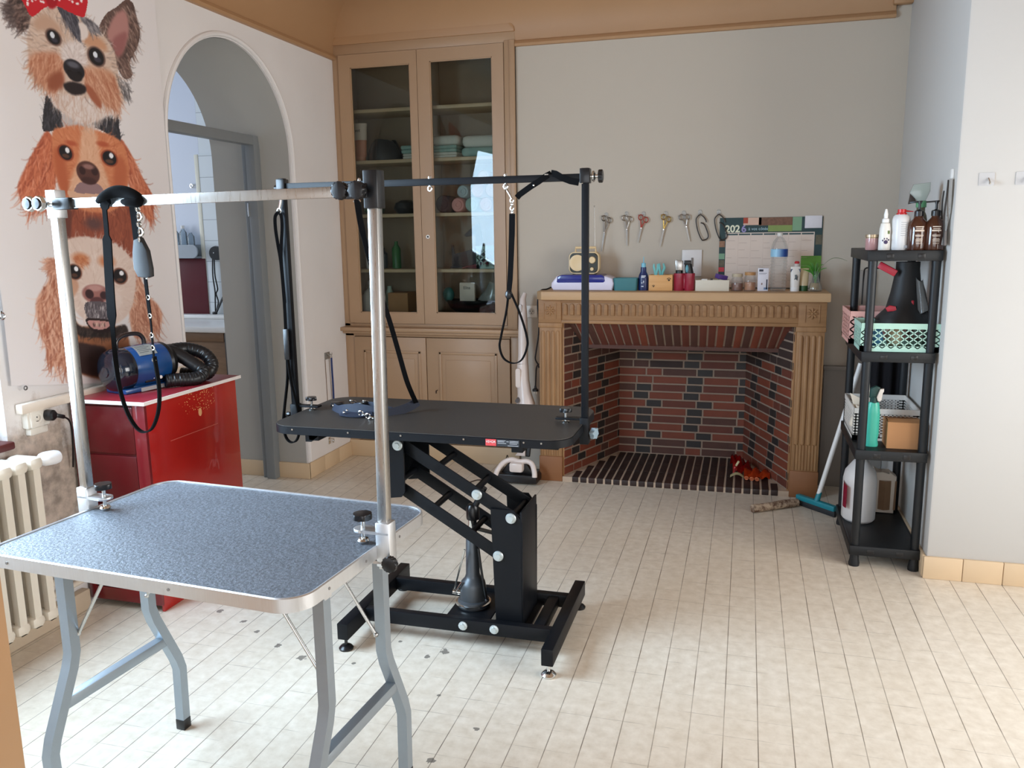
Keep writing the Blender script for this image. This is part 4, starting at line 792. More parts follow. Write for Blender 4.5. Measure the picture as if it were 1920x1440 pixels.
b = B(); b.box(DX0-.008, DX1+.012, DY0-.012, DY1+.03, .862, .877, .002, mi=0); b.box(DX1+.0115, DX1+.0155, DY0-.014, DY1+.032, .863, .8775, .001, mi=1); b.box(DX0-.008, DX1+.0155, DY0-.016, DY0-.0118, .863, .8775, .001, mi=1)
obj('top', b, [M((146,40,50), .32, 0, .04, 8), M((240,232,228), .3)], t, 'dull red top with a white edge strip')

# blue blower dryer
t = thing('pet_blower', 'blue and black blower dryer with a coiled hose on the red chest', 'dryer', (-2.44, 2.85, .877))
ax = Vector((.25, .96, .03)).normalized(); c0 = Vector((-2.470, 2.735, .972))
BLU = M((20,70,128), .25, 0, .05, 12, coat=.4)
b = B(); b.lathe([(.001,.06),(.082,.06),(.088,.09),(.09,.15),(.088,.235),(.082,.25),(.001,.25)], c0, 36, axis=ax); obj('body', b, BLU, t)
b = B(); b.lathe([(.001,0),(.02,0),(.022,.004),(.03,.004),(.058,.008),(.080,.022),(.0885,.045),(.0895,.085),(.086,.092),(.001,.092)], c0-ax*.012, 36, axis=ax); obj('front_cap', b, M((20,28,40), .12, 0, .1, 20, coat=.6), t, 'glossy black domed end cap')
b = B(); b.lathe([(.001,.245),(.084,.245),(.086,.258),(.07,.285),(.03,.295),(.001,.295)], c0, 36, axis=ax); obj('rear_cap', b, BLACKPL, t)
sd = ax.cross(Vector((0,0,1))).normalized()
b = B(); b.bar(c0+ax*.03+Vector((0,0,-.085)), c0+ax*.24+Vector((0,0,-.085)), .13, .022, bev=.006); b.bar(c0+ax*.06+Vector((0,0,-.06)), c0+ax*.22+Vector((0,0,-.06)), .10, .05, bev=.01); ob = obj('base', b, BLU, t)
b = B(); p = c0+ax*.17+sd*.062+Vector((0,0,-.048)); b.bar(p-ax*.05, p+ax*.05, .02, .03, bev=.004); cp = obj('control_panel', b, BLACKPL, t)
b = B(); q = p+sd*.012; b.lathe([(.001,0),(.008,0),(.007,.01),(.001,.011)], q+ax*.015, 14, axis=sd); b.ball(q-ax*.012, .003, 8); obj('dial', b, WHITEPL, cp, 'white dial')
b = B(); q = c0+ax*.15; th = .95; nn = sd*math.cos(th)+Vector((0,0,1))*math.sin(th)
b.grid(lambda u, v: c0+ax*(.10+.085*u)+(sd*math.cos(.62+.72*v)+Vector((0,0,1))*math.sin(.62+.72*v))*.0915, 4, 8, thick=.0008); lb = obj('rating_label', b, M((196,196,190), .4), t, 'silver rating label')
b = B()
for r in range(5):
    v = .2+.14*r; b.grid(lambda u, w: c0+ax*(.108+(.06 if r % 2 else .045)*u)+(sd*math.cos(.62+.72*(v+.05*w))+Vector((0,0,1))*math.sin(.62+.72*(v+.05*w)))*.0922, 3, 1)
obj('lettering', b, M((110,112,112), .5), lb)
b = B(); b.bar(c0+ax*.10+sd*.066+Vector((0,0,-.088)), c0+ax*.21+sd*.066+Vector((0,0,-.088)), .003, .016); obj('nameplate', b, M((176,178,180), .4), t, 'silver nameplate strip')
b = B(); b.tube(spline([c0+ax*.05+Vector((0,0,.086)), c0+ax*.055+Vector((0,0,.118)), c0+ax*.09+Vector((0,0,.137)), c0+ax*.15+Vector((0,0,.135)), c0+ax*.175+Vector((0,0,.115)), c0+ax*.18+Vector((0,0,.088))], 6), .009, 10); obj('carry_handle', b, M((30,22,24), .2, coat=.6), t)
e = c0+ax*.27
H = spline([e+Vector((-.01,-.03,.05)), e+Vector((.035,.02,.035)), Vector((-2.275,3.055,.945)), Vector((-2.255,3.05,.92)), Vector((-2.265,3.01,.905)), Vector((-2.31,2.96,.907)), Vector((-2.345,2.92,.907))], 14)
H2 = spline([e+Vector((.0,.03,.04)), Vector((-2.37,3.10,1.02)), Vector((-2.31,3.14,.995)), Vector((-2.27,3.14,.95)), Vector((-2.275,3.11,.912)), Vector((-2.33,3.12,.906)), Vector((-2.40,3.10,.906))], 14)
rr = lambda P: [.0285+.0012*math.sin(i*2.4) for i in range(len(P))]
b = B(); b.tube(H, rr(H), 14); b.tube(H2, rr(H2), 14); obj('hose', b, M((22,22,24), .35, 0, .1, 20), t)

# socket block, plug, radiator
CREAM = M((232,226,214), .35, 0, .03, 20)
t = thing('wall_socket', 'cream surface mounted wall socket with a black plug above the radiator', 'socket', (-2.59, 2.47, .82))
b = B(); b.box(-2.602, -2.572, 2.425, 2.53, .80, .875, .006); b.box(-2.602,-2.565,2.435,2.50,.80,.868,.008); b.box(-2.602, -2.575, 2.435, 2.52, .772, .80, .006); obj('housing', b, CREAM, t)
b = B(); b.lathe([(.014,0),(.021,0),(.022,.003),(.014,.003)], (-2.566, 2.462, .838), 20, axis=(1,-.1,0), cap=False); obj('socket_ring', b, CREAM, t)
b = B(); b.cyl((-2.5655,2.462,.841),(-2.5635,2.462,.841),.0028,n=8); b.box(-2.5655,-2.5635,2.457,2.467,.8235,.8265); obj('pin_hole', b, M((60,56,54), .5), t)
t = thing('power_plug', 'round black plug with its cable in the socket above the radiator', 'plug', (-2.55, 2.52, .84))
b = B(); b.lathe([(.001,0),(.020,0),(.022,.006),(.021,.03),(.014,.038),(.001,.04)], (-2.571, 2.512, .838), 20, axis=(1,.1,0)); b.bar((-2.54,2.525,.836),(-2.535,2.56,.822),.016,.016,bev=.004); obj('plug_body', b, BLACKPL, t)
b = B(); b.tube(spline([(-2.535,2.555,.824),(-2.54,2.585,.805),(-2.55,2.605,.77),(-2.565,2.618,.70),(-2.58,2.622,.6)], 6), .0035, 6); obj('cable', b, BLACKPL, t)
RADW = M((226,216,200), .4, 0, .05, 12, .05)
t = thing('radiator', 'old cream cast iron column radiator under the side window', 'radiator', (-2.50, 1.9, 0))
for i in range(12):
    y = 2.335-.066*i
    b = B()
    for x in (-2.555, -2.475): b.strap(spline([(x,y,.115),(x,y,.14),(x,y,.66),(x,y,.70)], 3), .024, .030, (1,0,0))
    b.boxm(Matrix.Translation((-2.515,y,.70)) @ Matrix.Diagonal((.125,.062,.05,1)), .02); b.boxm(Matrix.Translation((-2.515,y,.115)) @ Matrix.Diagonal((.115,.060,.045,1)), .018)
    b.box(-2.553,-2.477,y-.006,y+.006,.12,.70,.002); obj('radiator_section', b, RADW, t)
b = B(); b.cyl((-2.515,1.6,.695),(-2.515,2.372,.695),.018); b.cyl((-2.515,1.6,.12),(-2.515,2.375,.12),.018); obj('header_pipe', b, RADW, t)
t = thing('radiator_valve', 'white thermostatic valve head at the end of the cream radiator', 'valve', (-2.51, 2.43, .68))
b = B(); b.cyl((-2.515,2.372,.695),(-2.513,2.40,.694),.011); obj('union_nut', b, CHROME, t)
b = B(); b.lathe([(.001,0),(.016,.0),(.019,.008),(.024,.014),(.0275,.03),(.0275,.07),(.024,.086),(.014,.092),(.001,.093)], (-2.513,2.395,.694), 22, axis=(.06,1,-.1)); obj('valve_head', b, M((244,244,244), .3), t)
t = thing('heating_pipes', 'cream heating pipes running along the wall from the radiator to the red chest', 'pipes', (-2.56, 2.5, 0))
for z, r in ((.235,.011), (.175,.013), (.125,.012)):
    b = B(); b.cyl((-2.57,2.36,z),(-2.57,2.62,z+.004),r,n=12); obj('pipe', b, RADW, t)
# ------------------------------------------------------------------ built-in display cupboard
t = thing('display_cupboard', 'tan painted built-in cupboard with two glazed doors above and two panelled doors below', 'cupboard', (-2.0, 5.084, 0))
Y0 = 5.072
b = B(); b.box(-2.60, -2.556, Y0, 5.10, .90, 2.645, .004); b.box(-1.455, -1.385, Y0-.01, 5.10, .88, 2.645, .006); b.box(-1.42, -1.385, Y0-.018, 5.10, .88, 2.645, .005)
b.box(-2.60, -1.385, Y0-.006, 5.10, 2.632, 2.695, .003); b.box(-2.60, -2.534, Y0, 5.10, .0, .87, .004); b.box(-1.44, -1.385, Y0+.01, 5.10, .0, .87, .004)
b.box(-2.60, -1.44, Y0, 5.10, .835, .87, .003); b.box(-2.60, -1.385, Y0, 5.10, .90, .922, .003)
obj('face_frame', b, TAN, t)
b = B(); b.prism([(x, z) for x, z in [(-2.59,2.69)]+[(-2.59+.05*(1-math.cos(PI/2*i/6)), 2.70+.05*math.sin(PI/2*i/6)) for i in range(7)]+[(-1.435+.05*math.sin(PI/2*i/6), 2.70+.05*math.cos(PI/2*i/6)) for i in range(7)]+[(-1.385,2.69)]], (0,5.052,0), (1,0,0), (0,0,1), (0,.04,0), bev=.004); obj('top_fascia', b, MCORN, t)
b = B(); b.box(-2.62, -1.385, 5.41, 5.43, 0, 2.66); b.box(-2.62,-2.598,5.09,5.43,0,2.66); b.box(-1.41,-1.388,5.09,5.43,0,2.66); b.box(-2.6,-1.39,5.09,5.43,2.62,2.66); b.box(-2.6,-1.39,5.09,5.43,.95,.985); b.box(-2.05,-2.0,5.40,5.42,.985,2.62)
obj('interior', b, M((150,128,104), .6, 0, .04, 6), t)
for z in (2.303, 1.983, 1.638, 1.278):
    b = B(); b.box(-2.598, -1.41, 5.13, 5.41, z-.022, z, .003); obj('shelf', b, M((206,178,142), .5, 0, .04, 8), t)
b = B(); b.box(-2.612, -1.352, 5.0, 5.10, .875, .90, .006); b.box(-2.60, -1.362, 5.03, 5.10, .855, .877, .006); obj('ledge', b, TAN, t)
GL = glass('door_glass', (236,240,238), 0, .8)
for (x0, x1, g0, g1, gt, gb) in ((-2.554,-2.0195,-2.475,-2.068,2.552,.994), (-2.0165,-1.457,-1.934,-1.53,2.557,.996)):
    b = B()
    for (a0, a1, c0, c1) in ((x0,g0,.924,2.63),(g1,x1,.924,2.63),(g0,g1,gt,2.63),(g0,g1,.924,gb)): b.box(a0, a1, 5.062, 5.088, c0, c1)
    for (a0, a1, c0, c1) in ((g0,g0+.006,gb,gt),(g1-.006,g1,gb,gt),(g0,g1,gt-.006,gt),(g0,g1,gb,gb+.006)): b.box(a0, a1, 5.068, 5.084, c0, c1)
    d = obj('glazed_door', b, TAN, t)
    b = B(); b.box(g0, g1, 5.075, 5.078, gb, gt); obj('glass_pane', b, GL, d)
    if x0 > -2.1:
        b = B(); b.lathe([(.006,0),(.0125,0),(.0125,.003),(.006,.003)], (-1.977, 5.062, 1.487), 18, axis=(0,-1,0), cap=False); b.box(-1.9795,-1.9745,5.0605,5.062,1.478,1.492,mi=1); b.lathe([(.001,0),(.007,0),(.001,.001)], (-1.977,5.0615,1.489),14,mi=1,axis=(0,-1,0)); obj('keyhole', b, [WHITEPL, M((24,18,14), .6)], d, 'keyhole with a pale surround')
for (x0, x1, p0, p1) in ((-2.532,-2.018,-2.465,-2.054), (-2.013,-1.443,-1.926,-1.526)):
    b = B(); b.box(x0, x1, 5.064, 5.09, .12, .832, .002); d = obj('panel_door', b, TAN, t)
    b = B()
    for (a0, a1, c0, c1) in ((p0,p0+.018,.2,.742),(p1-.018,p1,.2,.742),(p0,p1,.724,.742),(p0,p1,.2,.218)): b.box(a0, a1, 5.057, 5.066, c0, c1, .004)
    b.box(p0+.045, p1-.045, 5.060, 5.066, .25, .69, .003); obj('panel_moulding', b, TAN, d)
    if x0 > -2.1:
        b = B(); b.box(-1.957,-1.950,5.0615,5.064,.462,.482); b.bar((-1.952,5.061,.478),(-1.943,5.06,.486),.006,.004); obj('keyhole', b, M((60,36,22), .6), d, 'dark keyhole')
b = B(); b.box(-2.60, -1.385, 5.06, 5.10, 0, .115, .004); obj('base_board', b, MTILE, t)

def towel(b, x0, x1, y0, y1, z0, h, n=3, mi=0):
    hh = h/n
    for i in range(n):
        dx = random.uniform(-.004, .004); b.boxm(Matrix.Translation(((x0+x1)/2+dx, (y0+y1)/2, z0+hh*(i+.5))) @ Matrix.Diagonal((x1-x0, y1-y0, hh*1.02, 1)), hh*.45, mi, 3)
TW_W, TW_G, TW_P = M((214,212,200), .95, 0, .1, 60, .6), M((150,182,172), .95, 0, .1, 60, .6), M((222,160,152), .95, 0, .1, 60, .6)
# second shelf
S2, S3, S4, SB = 1.984, 1.639, 1.279, .986
t = thing('care_tube', 'orange and white squeeze tube standing on its cap in the left glazed door', 'tube', (-2.505, 5.2, S2))
b = B(); b.lathe([(.001,.03),(.044,.03),(.047,.10),(.052,.21),(.056,.235),(.056,.24),(.001,.24)], (-2.492,5.2,S2), 24, sy=.55); obj('tube_body', b, M((206,128,92), .35), t)
b = B(); b.lathe([(.0497,.135),(.0528,.21),(.0568,.235),(.0568,.241),(.001,.2415)], (-2.492,5.2,S2), 24, sy=.56, cap=False); obj('white_band', b, M((226,206,188), .35), t, 'white upper band')
text('vet', .03, (-2.49,5.168,S2+.195), (1,0,0), (0,0,1), M((60,50,50), .5), t)
b = B(); b.lathe([(.001,0),(.038,0),(.039,.03),(.001,.031)], (-2.492,5.2,S2), 20, sy=.75); obj('cap', b, M((214,142,104), .35), t)
b = B(); b.grid(lambda u, v: (-2.335+.115*math.cos(2*PI*u)*(1-.35*v*v)*(1+.08*math.sin(9*u*PI)), 5.24+.09*math.sin(2*PI*u)*(1-.35*v*v), S2+.001+.125*v+.012*v*math.sin(11*u)), 28, 8); b.ball((-2.335,5.24,S2+.09),(.085,.066,.05),14)
single('plastic_bag', b, M((52,52,54), .3, 0, .2, 12, .1), 'dark bulging plastic bag beside the orange tube in the cupboard', 'bag', ang=80)
for i, (x0, x1, z, h, m, l) in enumerate(((-2.17,-2.03,S2,.034,TW_W,'white folded towel at the bottom beside the dark bag behind the left glazed door'),(-2.185,-2.03,S2+.035,.05,TW_G,'pale green folded towel on the white one behind the left glazed door'),
    (-1.97,-1.80,S2,.034,TW_W,'white folded towel at the bottom of the stack against the door post, right glazed door'),(-1.97,-1.80,S2+.035,.042,TW_G,'pale green folded towel in the middle of the stack against the door post'),(-1.97,-1.785,S2+.078,.06,TW_W,'rumpled white towel on top of the stack against the door post'),
    (-1.775,-1.45,S2,.058,TW_G,'wide pale green folded towel at the right of the second cupboard shelf'),(-1.765,-1.45,S2+.059,.07,TW_W,'wide white folded towel on top of the wide pale green towel'))):
    b = B(); towel(b, x0, x1, 5.15, 5.36, z, h, 1 if h > .055 else 2); single('folded_towel', b, m, l, 'towel', 'folded towels on the second cupboard shelf', 80)
# third shelf
def roll(x, z, r, m, l, y0=5.15, y1=5.34):
    b = B(); b.lathe([(.001,0),(r*.25,0),(r*.27,-.004),(r*.55,-.004),(r*.57,.002),(r*.85,.0),(r,.012),(r,y1-y0-.012),(r*.85,y1-y0),(.001,y1-y0)], (x,y0,z), 20, axis=(0,1,0)); single('rolled_towel', b, m, l, 'towel', 'rolled towels on the third cupboard shelf')
PUR = M((66,60,66), .95, 0, .1, 60, .6); DBL = M((64,84,112), .95, 0, .1, 60, .6)
roll(-1.90, S3+.055, .055, PUR, 'dark charcoal rolled towel next to the door post, right glazed door')
roll(-1.80, S3+.047, .047, TW_P, 'pink rolled towel at the front of the roll stack on the shelf, lowest pink one')
roll(-1.705, S3+.048, .048, TW_G, 'pale green rolled towel on the shelf between the pink and the blue rolls')
roll(-1.61, S3+.046, .046, TW_P, 'pink rolled towel on the shelf between the green and blue rolls')
roll(-1.50, S3+.060, .060, DBL, 'dusty blue rolled towel at the right end of the third cupboard shelf', 5.2, 5.38)
roll(-1.765, S3+.130, .042, M((168,186,190), .95, 0, .1, 60, .6), 'grey green rolled towel in the second layer of the roll stack')
roll(-1.665, S3+.135, .044, TW_P, 'pink rolled towel in the second layer next to the grey green roll')
roll(-1.570, S3+.135, .046, M((226,172,160), .95, 0, .1, 60, .6), 'salmon pink rolled towel in the second layer nearest the blue roll')
roll(-1.625, S3+.215, .044, M((220,176,166), .95, 0, .1, 60, .6), 'pale pink rolled towel on the very top of the roll stack')
b = B(); b.boxm(Matrix.Translation((-2.415,5.22,S3+.055)) @ Matrix.Diagonal((.13,.1,.11,1)), .03); single('green_pack', b, M((62,96,62), .4, 0, .3, 20), 'green packet on the third shelf behind the black strap', 'packet')
b = B(); b.lathe([(.001,0),(.05,0),(.075,.02),(.082,.035),(.07,.07),(.035,.088),(.001,.09)], (-2.20,5.25,S3), 24); single('dark_bowl', b, M((44,46,48), .35), 'dark upturned bowl on the third shelf right of the silver post', 'bowl')
# fourth shelf
def bottle_thing(name, label, x, y, z, prof, mat, cap=None, capm=None, group=None, n=24, sy=1, cat='bottle'):
    t = thing(name, label, cat, (x, y, z), 0, group)
    b = B(); b.lathe(prof, (x, y, z), n, sy=sy); obj('bottle_body', b, mat, t)
    if cap: b = B(); b.lathe(cap, (x, y, z), 18, sy=sy); obj('cap', b, capm, t)
    return t
bottle_thing('spray_bottle', 'slim white nozzle bottle on the fourth shelf behind the left glazed door', -2.445, 5.19, S4, [(.001,0),(.028,0),(.03,.01),(.03,.10),(.022,.125),(.001,.126)], WHITEPL, [(.001,.12),(.016,.12),(.016,.145),(.009,.155),(.005,.185),(.001,.186)], WHITEPL)
bottle_thing('storage_bottle', 'dark bottle beside the slim white nozzle bottle in the cupboard', -2.375, 5.24, S4, [(.001,0),(.03,0),(.03,.10),(.012,.12),(.012,.14),(.001,.14)], M((46,52,58), .3))
bottle_thing('storage_bottle', 'green bottle hidden behind the silver post on the fourth cupboard shelf', -2.282, 5.25, S4, [(.001,0),(.03,0),(.03,.13),(.012,.16),(.012,.18),(.001,.18)], M((62,120,68), .3))
b = B(); b.prism([(-.165,0),(-.16,.115),(-.168,.155),(-.152,.15),(-.145,.09),(-.05,.115),(.005,.13),(.01,.215),(-.06,.205),(-.075,.215),(.02,.295),(.035,.28),(.045,.21),(.062,.13),(.075,0)], (-1.73,5.27,S4), (1,0,0), (0,0,1), (0,.018,0), bev=.002); b.box(-1.9,-1.66,5.25,5.30,S4,S4+.012,.003)
single('dog_figure', b, M((40,36,40), .5), 'flat black dog shaped ornament with an upturned tail in the cupboard', 'ornament')
b = B(); b.grid(lambda u, v: (-1.79+.17*u, 5.17+.06*v, S4+.004+.055*u*math.sin(PI*min(1, v+.12))*(.75+.25*math.sin(7*u))+.014*math.sin(9*v+4*u)*(.3+u)), 14, 8, thick=.006); single('pink_cloth', b, M((216,132,148), .9, 0, .1, 60), 'crumpled pink cloth in front of the black dog ornament', 'cloth', ang=80)

def mesh_wall(b, o, ux, L, H, nx, nz, w, th, nrm, diamond=True, lean=0):
    """perforated basket side: rims plus a lattice"""
    o = Vector(o); ux = Vector(ux); nrm = Vector(nrm); Z = Vector((0,0,1))
    F = lambda x, z: o+ux*(x+(lean*z*(1 if x > L/2 else -1) if x in (0, L) else 0))+Z*z
    def strip(a, c, ww): b.bar(a, c, th, ww, nrm.cross((c-a).normalized()) if (c-a).length else Z)
    b.bar(F(0,H-.012), F(L,H-.012), th*2.2, .024); b.bar(F(0,.012), F(L,.012), th, .024)
    b.bar(F(.012,0), F(.012,H), th, .024, ux); b.bar(F(L-.012,0), F(L-.012,H), th, .024, ux)
    dx = L/nx; dz = (H-.03)/nz
    for j in range(nz):
        for i in range(nx):
            x = i*dx; z = .015+j*dz
            if diamond:
                s = 1 if (i+j) % 2 else -1
                a, c = (F(x+.0001, z), F(x+dx-.0001, z+dz)) if s > 0 else (F(x+.0001, z+dz), F(x+dx-.0001, z))
                b.bar(a, c, th, w, nrm.cross((c-a).normalized()))
            else:
                b.bar(F(x+dx/2, z), F(x+dx/2, z+dz), th, w, ux); b.bar(F(x+.0001, z), F(x+dx-.0001, z), th, w)
def basket(name, label, x0, x1, y0, y1, z0, H, m, nx, nz, w=.004, diamond=True, ny=None, group=None):
    t = thing(name, label, 'basket', ((x0+x1)/2, (y0+y1)/2, z0), 0, group); th = .0025
    for nm, o, ux, L, k, nr in (('front_wall', (x0,y0,z0), (1,0,0), x1-x0, nx, (0,1,0)), ('rear_wall', (x0,y1,z0), (1,0,0), x1-x0, nx, (0,1,0)), ('side_wall', (x0,y0,z0), (0,1,0), y1-y0, ny or nx, (1,0,0)), ('side_wall', (x1,y0,z0), (0,1,0), y1-y0, ny or nx, (1,0,0))):
        b = B(); mesh_wall(b, o, ux, L, H, k, nz, w, th, nr, diamond); obj(nm, b, m, t)
    b = B(); b.box(x0, x1, y0, y1, z0, z0+.003); obj('floor_panel', b, m, t); return t
basket('storage_basket', 'pale green perforated basket at the right of the fourth cupboard shelf', -1.685, -1.44, 5.16, 5.36, S4, .145, M((150,176,164), .5), 10, 6, .007)
# bottom of the cupboard
def pump_bottle(name, label, x, y, z, r, h, m, pm, ang=0, neck=.01, group=None, head=.05):
    t = thing(name, label, 'bottle', (x, y, z), 0, group)
    b = B(); b.lathe([(.001,0),(r*.94,0),(r,.006),(r,h*.70),(r*.9,h*.78),(r*.45,h*.92),(neck*1.25,h*.96),(neck*1.25,h),(.001,h)], (x,y,z), 26); obj('bottle_body', b, m, t)
    b = B(); b.lathe([(.001,0),(neck*1.9,0),(neck*1.9,.022),(neck*.9,.028),(neck*.6,.03),(neck*.6,.062),(.001,.063)], (x,y,z+h*.97), 16); c, s = math.cos(ang), math.sin(ang)
    b.bar((x-c*.008,y-s*.008,z+h*.97+.066),(x+c*head,y+s*head,z+h*.97+.060),.014,.009,bev=.002); obj('pump_head', b, pm, t); return t
pump_bottle('pump_bottle', 'white pump bottle standing behind the silver post at the cupboard bottom', -2.40, 5.19, SB, .05, .16, WHITEPL, WHITEPL, 2.6)
t = thing('trigger_bottle', 'white bottle with a curved spout, leftmost at the cupboard bottom', 'bottle', (-2.47, 5.24, SB))
b = B(); b.lathe([(.001,0),(.055,0),(.058,.01),(.058,.10),(.04,.14),(.015,.16),(.014,.17),(.001,.17)], (-2.48,5.24,SB), 22); obj('bottle_body', b, WHITEPL, t)
b = B(); b.tube(spline([(-2.48,5.24,SB+.16),(-2.482,5.235,SB+.20),(-2.455,5.225,SB+.205),(-2.43,5.215,SB+.17)],5), .011, 10); obj('spout', b, WHITEPL, t)
b = B(); b.box(-2.335,-2.19,5.20,5.36,SB,SB+.13,.003); single('carton', b, M((176,128,82), .8), 'plain brown carton right of the silver post at the cupboard bottom', 'box')
bottle_thing('storage_bottle', 'pale green bottle against the plain brown carton at the cupboard bottom', -2.365, 5.30, SB, [(.001,0),(.035,0),(.036,.01),(.036,.11),(.016,.15),(.016,.17),(.001,.17)], M((186,206,190), .4))
t = thing('washing_bowl', 'wide black bowl full of packaging at the bottom right of the cupboard', 'bowl', (-1.735, 5.23, SB))
b = B(); b.lathe([(.001,0),(.12,0),(.17,.03),(.195,.075),(.20,.085),(.193,.085),(.165,.04),(.115,.012),(.001,.01)], (-1.735,5.26,SB), 36, sy=.62); obj('bowl_body', b, M((14,16,18), .3), t)
t = thing('care_box', 'small white box with a printed name lying in the black bowl', 'box', (-1.775, 5.23, SB+.03))
b = B(); b.boxm(Matrix.Translation((-1.775,5.235,SB+.135)) @ Matrix.Diagonal((.108,.03,.13,1)), .008); obj('box_body', b, M((222,206,188), .5), t)
text('Elite', .028, (-1.775,5.2185,SB+.165), (1,0,0), (0,0,1), M((70,66,70), .5), t)
BAGM = glass('bag_film', (225,228,220), .12, 1.5, .3)
b = B(); b.grid(lambda u, v: (-1.625+.09*math.cos(2*PI*u)*(1-.5*v)+.035*v, 5.26+.06*math.sin(2*PI*u)*(1-.5*v), SB+.075+.12*v+.01*math.sin(13*u+6*v)), 22, 7); single('film_bag', b, BAGM, 'crumpled clear film bag beside the small white box in the bowl', 'bag', ang=80)
b = B(); b.grid(lambda u, v: (-1.525+.05*math.cos(2*PI*u)*(1-.5*v)+.02*v, 5.17+.03*math.sin(2*PI*u)*(1-.5*v), SB+.005+.20*v+.01*math.sin(11*u+6*v)), 20, 7); single('film_bag', b, BAGM, 'clear film bag standing against the right edge of the cupboard glass', 'bag', ang=80)
b = B(); b.ball((-1.905,5.22,SB+.12),(.04,.03,.05),14); single('teal_pouch', b, M((40,104,100), .4, 0, .2, 30), 'teal pouch at the left side of the black bowl', 'pouch')

# ------------------------------------------------------------------ fireplace
STONE = wood((140,101,64), (163,122,81), 'X', .55, 4); STONEZ = wood((142,103,66), (168,127,85), 'Z', .55, 4); STONET = M((188,152,112), .5, 0, .07, 9, .08); PLN = M((140,92,56), .55, 0, .08, 9, .1)
BR = [M((122,60,40), .7, 0, .18, 14, .3), M((44,38,36), .6, 0, .2, 14, .3), M((152,131,114), .9, 0, .1, 40, .3), M((102,52,38), .7, 0, .2, 14, .3), M((84,52,42), .7, 0, .2, 14, .3), M((58,42,37), .75, 0, .2, 14, .3)]
t = thing('fireplace', 'wide carved fireplace with a brick lined hearth under the crowded mantel', 'fireplace', (-.375, 4.95, 0))
FX0, FX1 = -1.18, .427; FY = 4.79
b = B(); b.prism([(-1.155,4.745),(-1.19,4.79),(-1.19,YB-.001),(.443,YB-.001),(.443,4.745)], (0,0,1.113), (1,0,0), (0,1,0), (0,0,.05), bev=.006); obj('mantel_shelf', b, STONET, t)
b = B(); b.box(FX0, FX1, FY+.012, YB-.001, .975, 1.114, .003); b.box(FX0-.004, -1.045, FY, FY+.02, .975, 1.114, .004); b.box(.285, FX1+.004, FY, FY+.02, .975, 1.114, .004); b.box(FX0-.004, FX1+.004, FY+.002, FY+.02, 1.095, 1.114, .003); b.box(FX0-.004, FX1+.004, FY+.004, FY+.02, .972, .992, .004)
fr = obj('frieze', b, STONE, t)
b = B()
for i in range(33):
    x = -1.022+i*(1.285/32); w = .0115
    b.prism([(-w,1.022)]+[(w*math.cos(a), 1.078+w*math.sin(a)) for a in [PI-PI*k/8 for k in range(9)]]+[(w,1.022)], (x,FY+.013,0), (1,0,0), (0,0,1), (0,-.012,0), bev=.003)
obj('fluting', b, STONE, fr)
for i in range(2):
    b = B(); cx = (-1.112, .357)[i]
    for k in range(8):
        a = PI/4*k; b.ball((cx+.017*math.cos(a), FY-.001, 1.048+.017*math.sin(a)), (.0165,.006,.0065), 10, rot=Matrix.Rotation(-a, 3, 'Y'))
    b.ball((cx,FY-.003,1.048),.008,10)
    for (a0,a1,c0,c1) in ((-.04,-.034,-.05,.045),(.034,.04,-.05,.045)): b.box(cx+a0,cx+a1,FY-.004,FY+.004,1.048+c0,1.048+c1,.002)
    obj('rosette', b, STONE, fr)
for (x0, x1, inner) in ((-1.18, -1.045, 1), (.282, .427, -1)):
    b = B(); b.box(x0, x1, FY+.008, YB-.001, .15, .975, .002); b.box(x0-.006, x1+.006, FY, YB-.001, .945, .975, .006)
    wd = (x1-x0)
    for k in range(4):
        cx = x0+wd*(.16+.227*k); b.lathe([(.001,-.33),(.012,-.33),(.0135,-.32),(.0135,.27),(.010,.285),(.001,.287)], (cx, FY+.011, .64), 12, sy=.9)
        for q in (-.5, .5): b.lathe([(.001,0),(.006,0),(.0065,.01),(.0065,.145),(.001,.15)], (cx+q*wd*.11, FY+.010, .16), 8)
    p = obj('pillar', b, STONEZ, t)
    b = B(); b.box(x0-.004, x1+.004, FY-.002, YB-.001, 0, .155, .003); obj('plinth', b, PLN, p, 'darker stone plinth')
    b = B(); xi = x1 if inner > 0 else x0; b.box(min(xi, xi+inner*.016), max(xi, xi+inner*.016), FY+.02, FY+.10, 0, .975, .003); obj('inner_moulding', b, STONEZ, p)
# brickwork: every brick a block in the mortar
def bricks(b, o, ux, L, z0, z1, nrm, seq=0, pitch=.053, bl=.222, hd=.105):
    o = Vector(o); ux = Vector(ux).normalized(); nrm = Vector(nrm).normalized(); up = Vector((0,0,1)); k = 0; z = z0
    while z < z1-.02:
        zz = min(z+pitch, z1); x = [-.5*bl, -.95*(bl), -.2*bl, -(bl+hd)*.72][(k+seq) % 4]; j = k+seq
        while x < L:
            w = bl if j % 2 == 0 else hd
            a0 = max(0, x+.0055); a1 = min(L, x+w-.0055)
            if a1-a0 > .012:
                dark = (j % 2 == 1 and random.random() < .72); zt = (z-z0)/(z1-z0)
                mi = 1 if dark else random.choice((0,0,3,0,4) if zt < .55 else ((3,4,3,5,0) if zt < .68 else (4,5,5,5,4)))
                c = o+ux*(a0+a1)/2+up*((z+zz)/2-o.z)-nrm*.002
                m = Matrix((( *ux, 0), (*nrm, 0), (*up, 0), (0,0,0,1))).transposed(); m.translation = c
                b.boxm(m @ Matrix.Diagonal((a1-a0, .012, zz-z-.011, 1)), .001, mi, 1)
            x += w; j += 1
        z += pitch; k += 1
BX0, BX1, BYY = -.79, .022, 5.44
lo, ro = Vector((-1.032,4.81,0)), Vector((.273,4.81,0)); lb_, rb_ = Vector((BX0,BYY,0)), Vector((BX1,BYY,0))
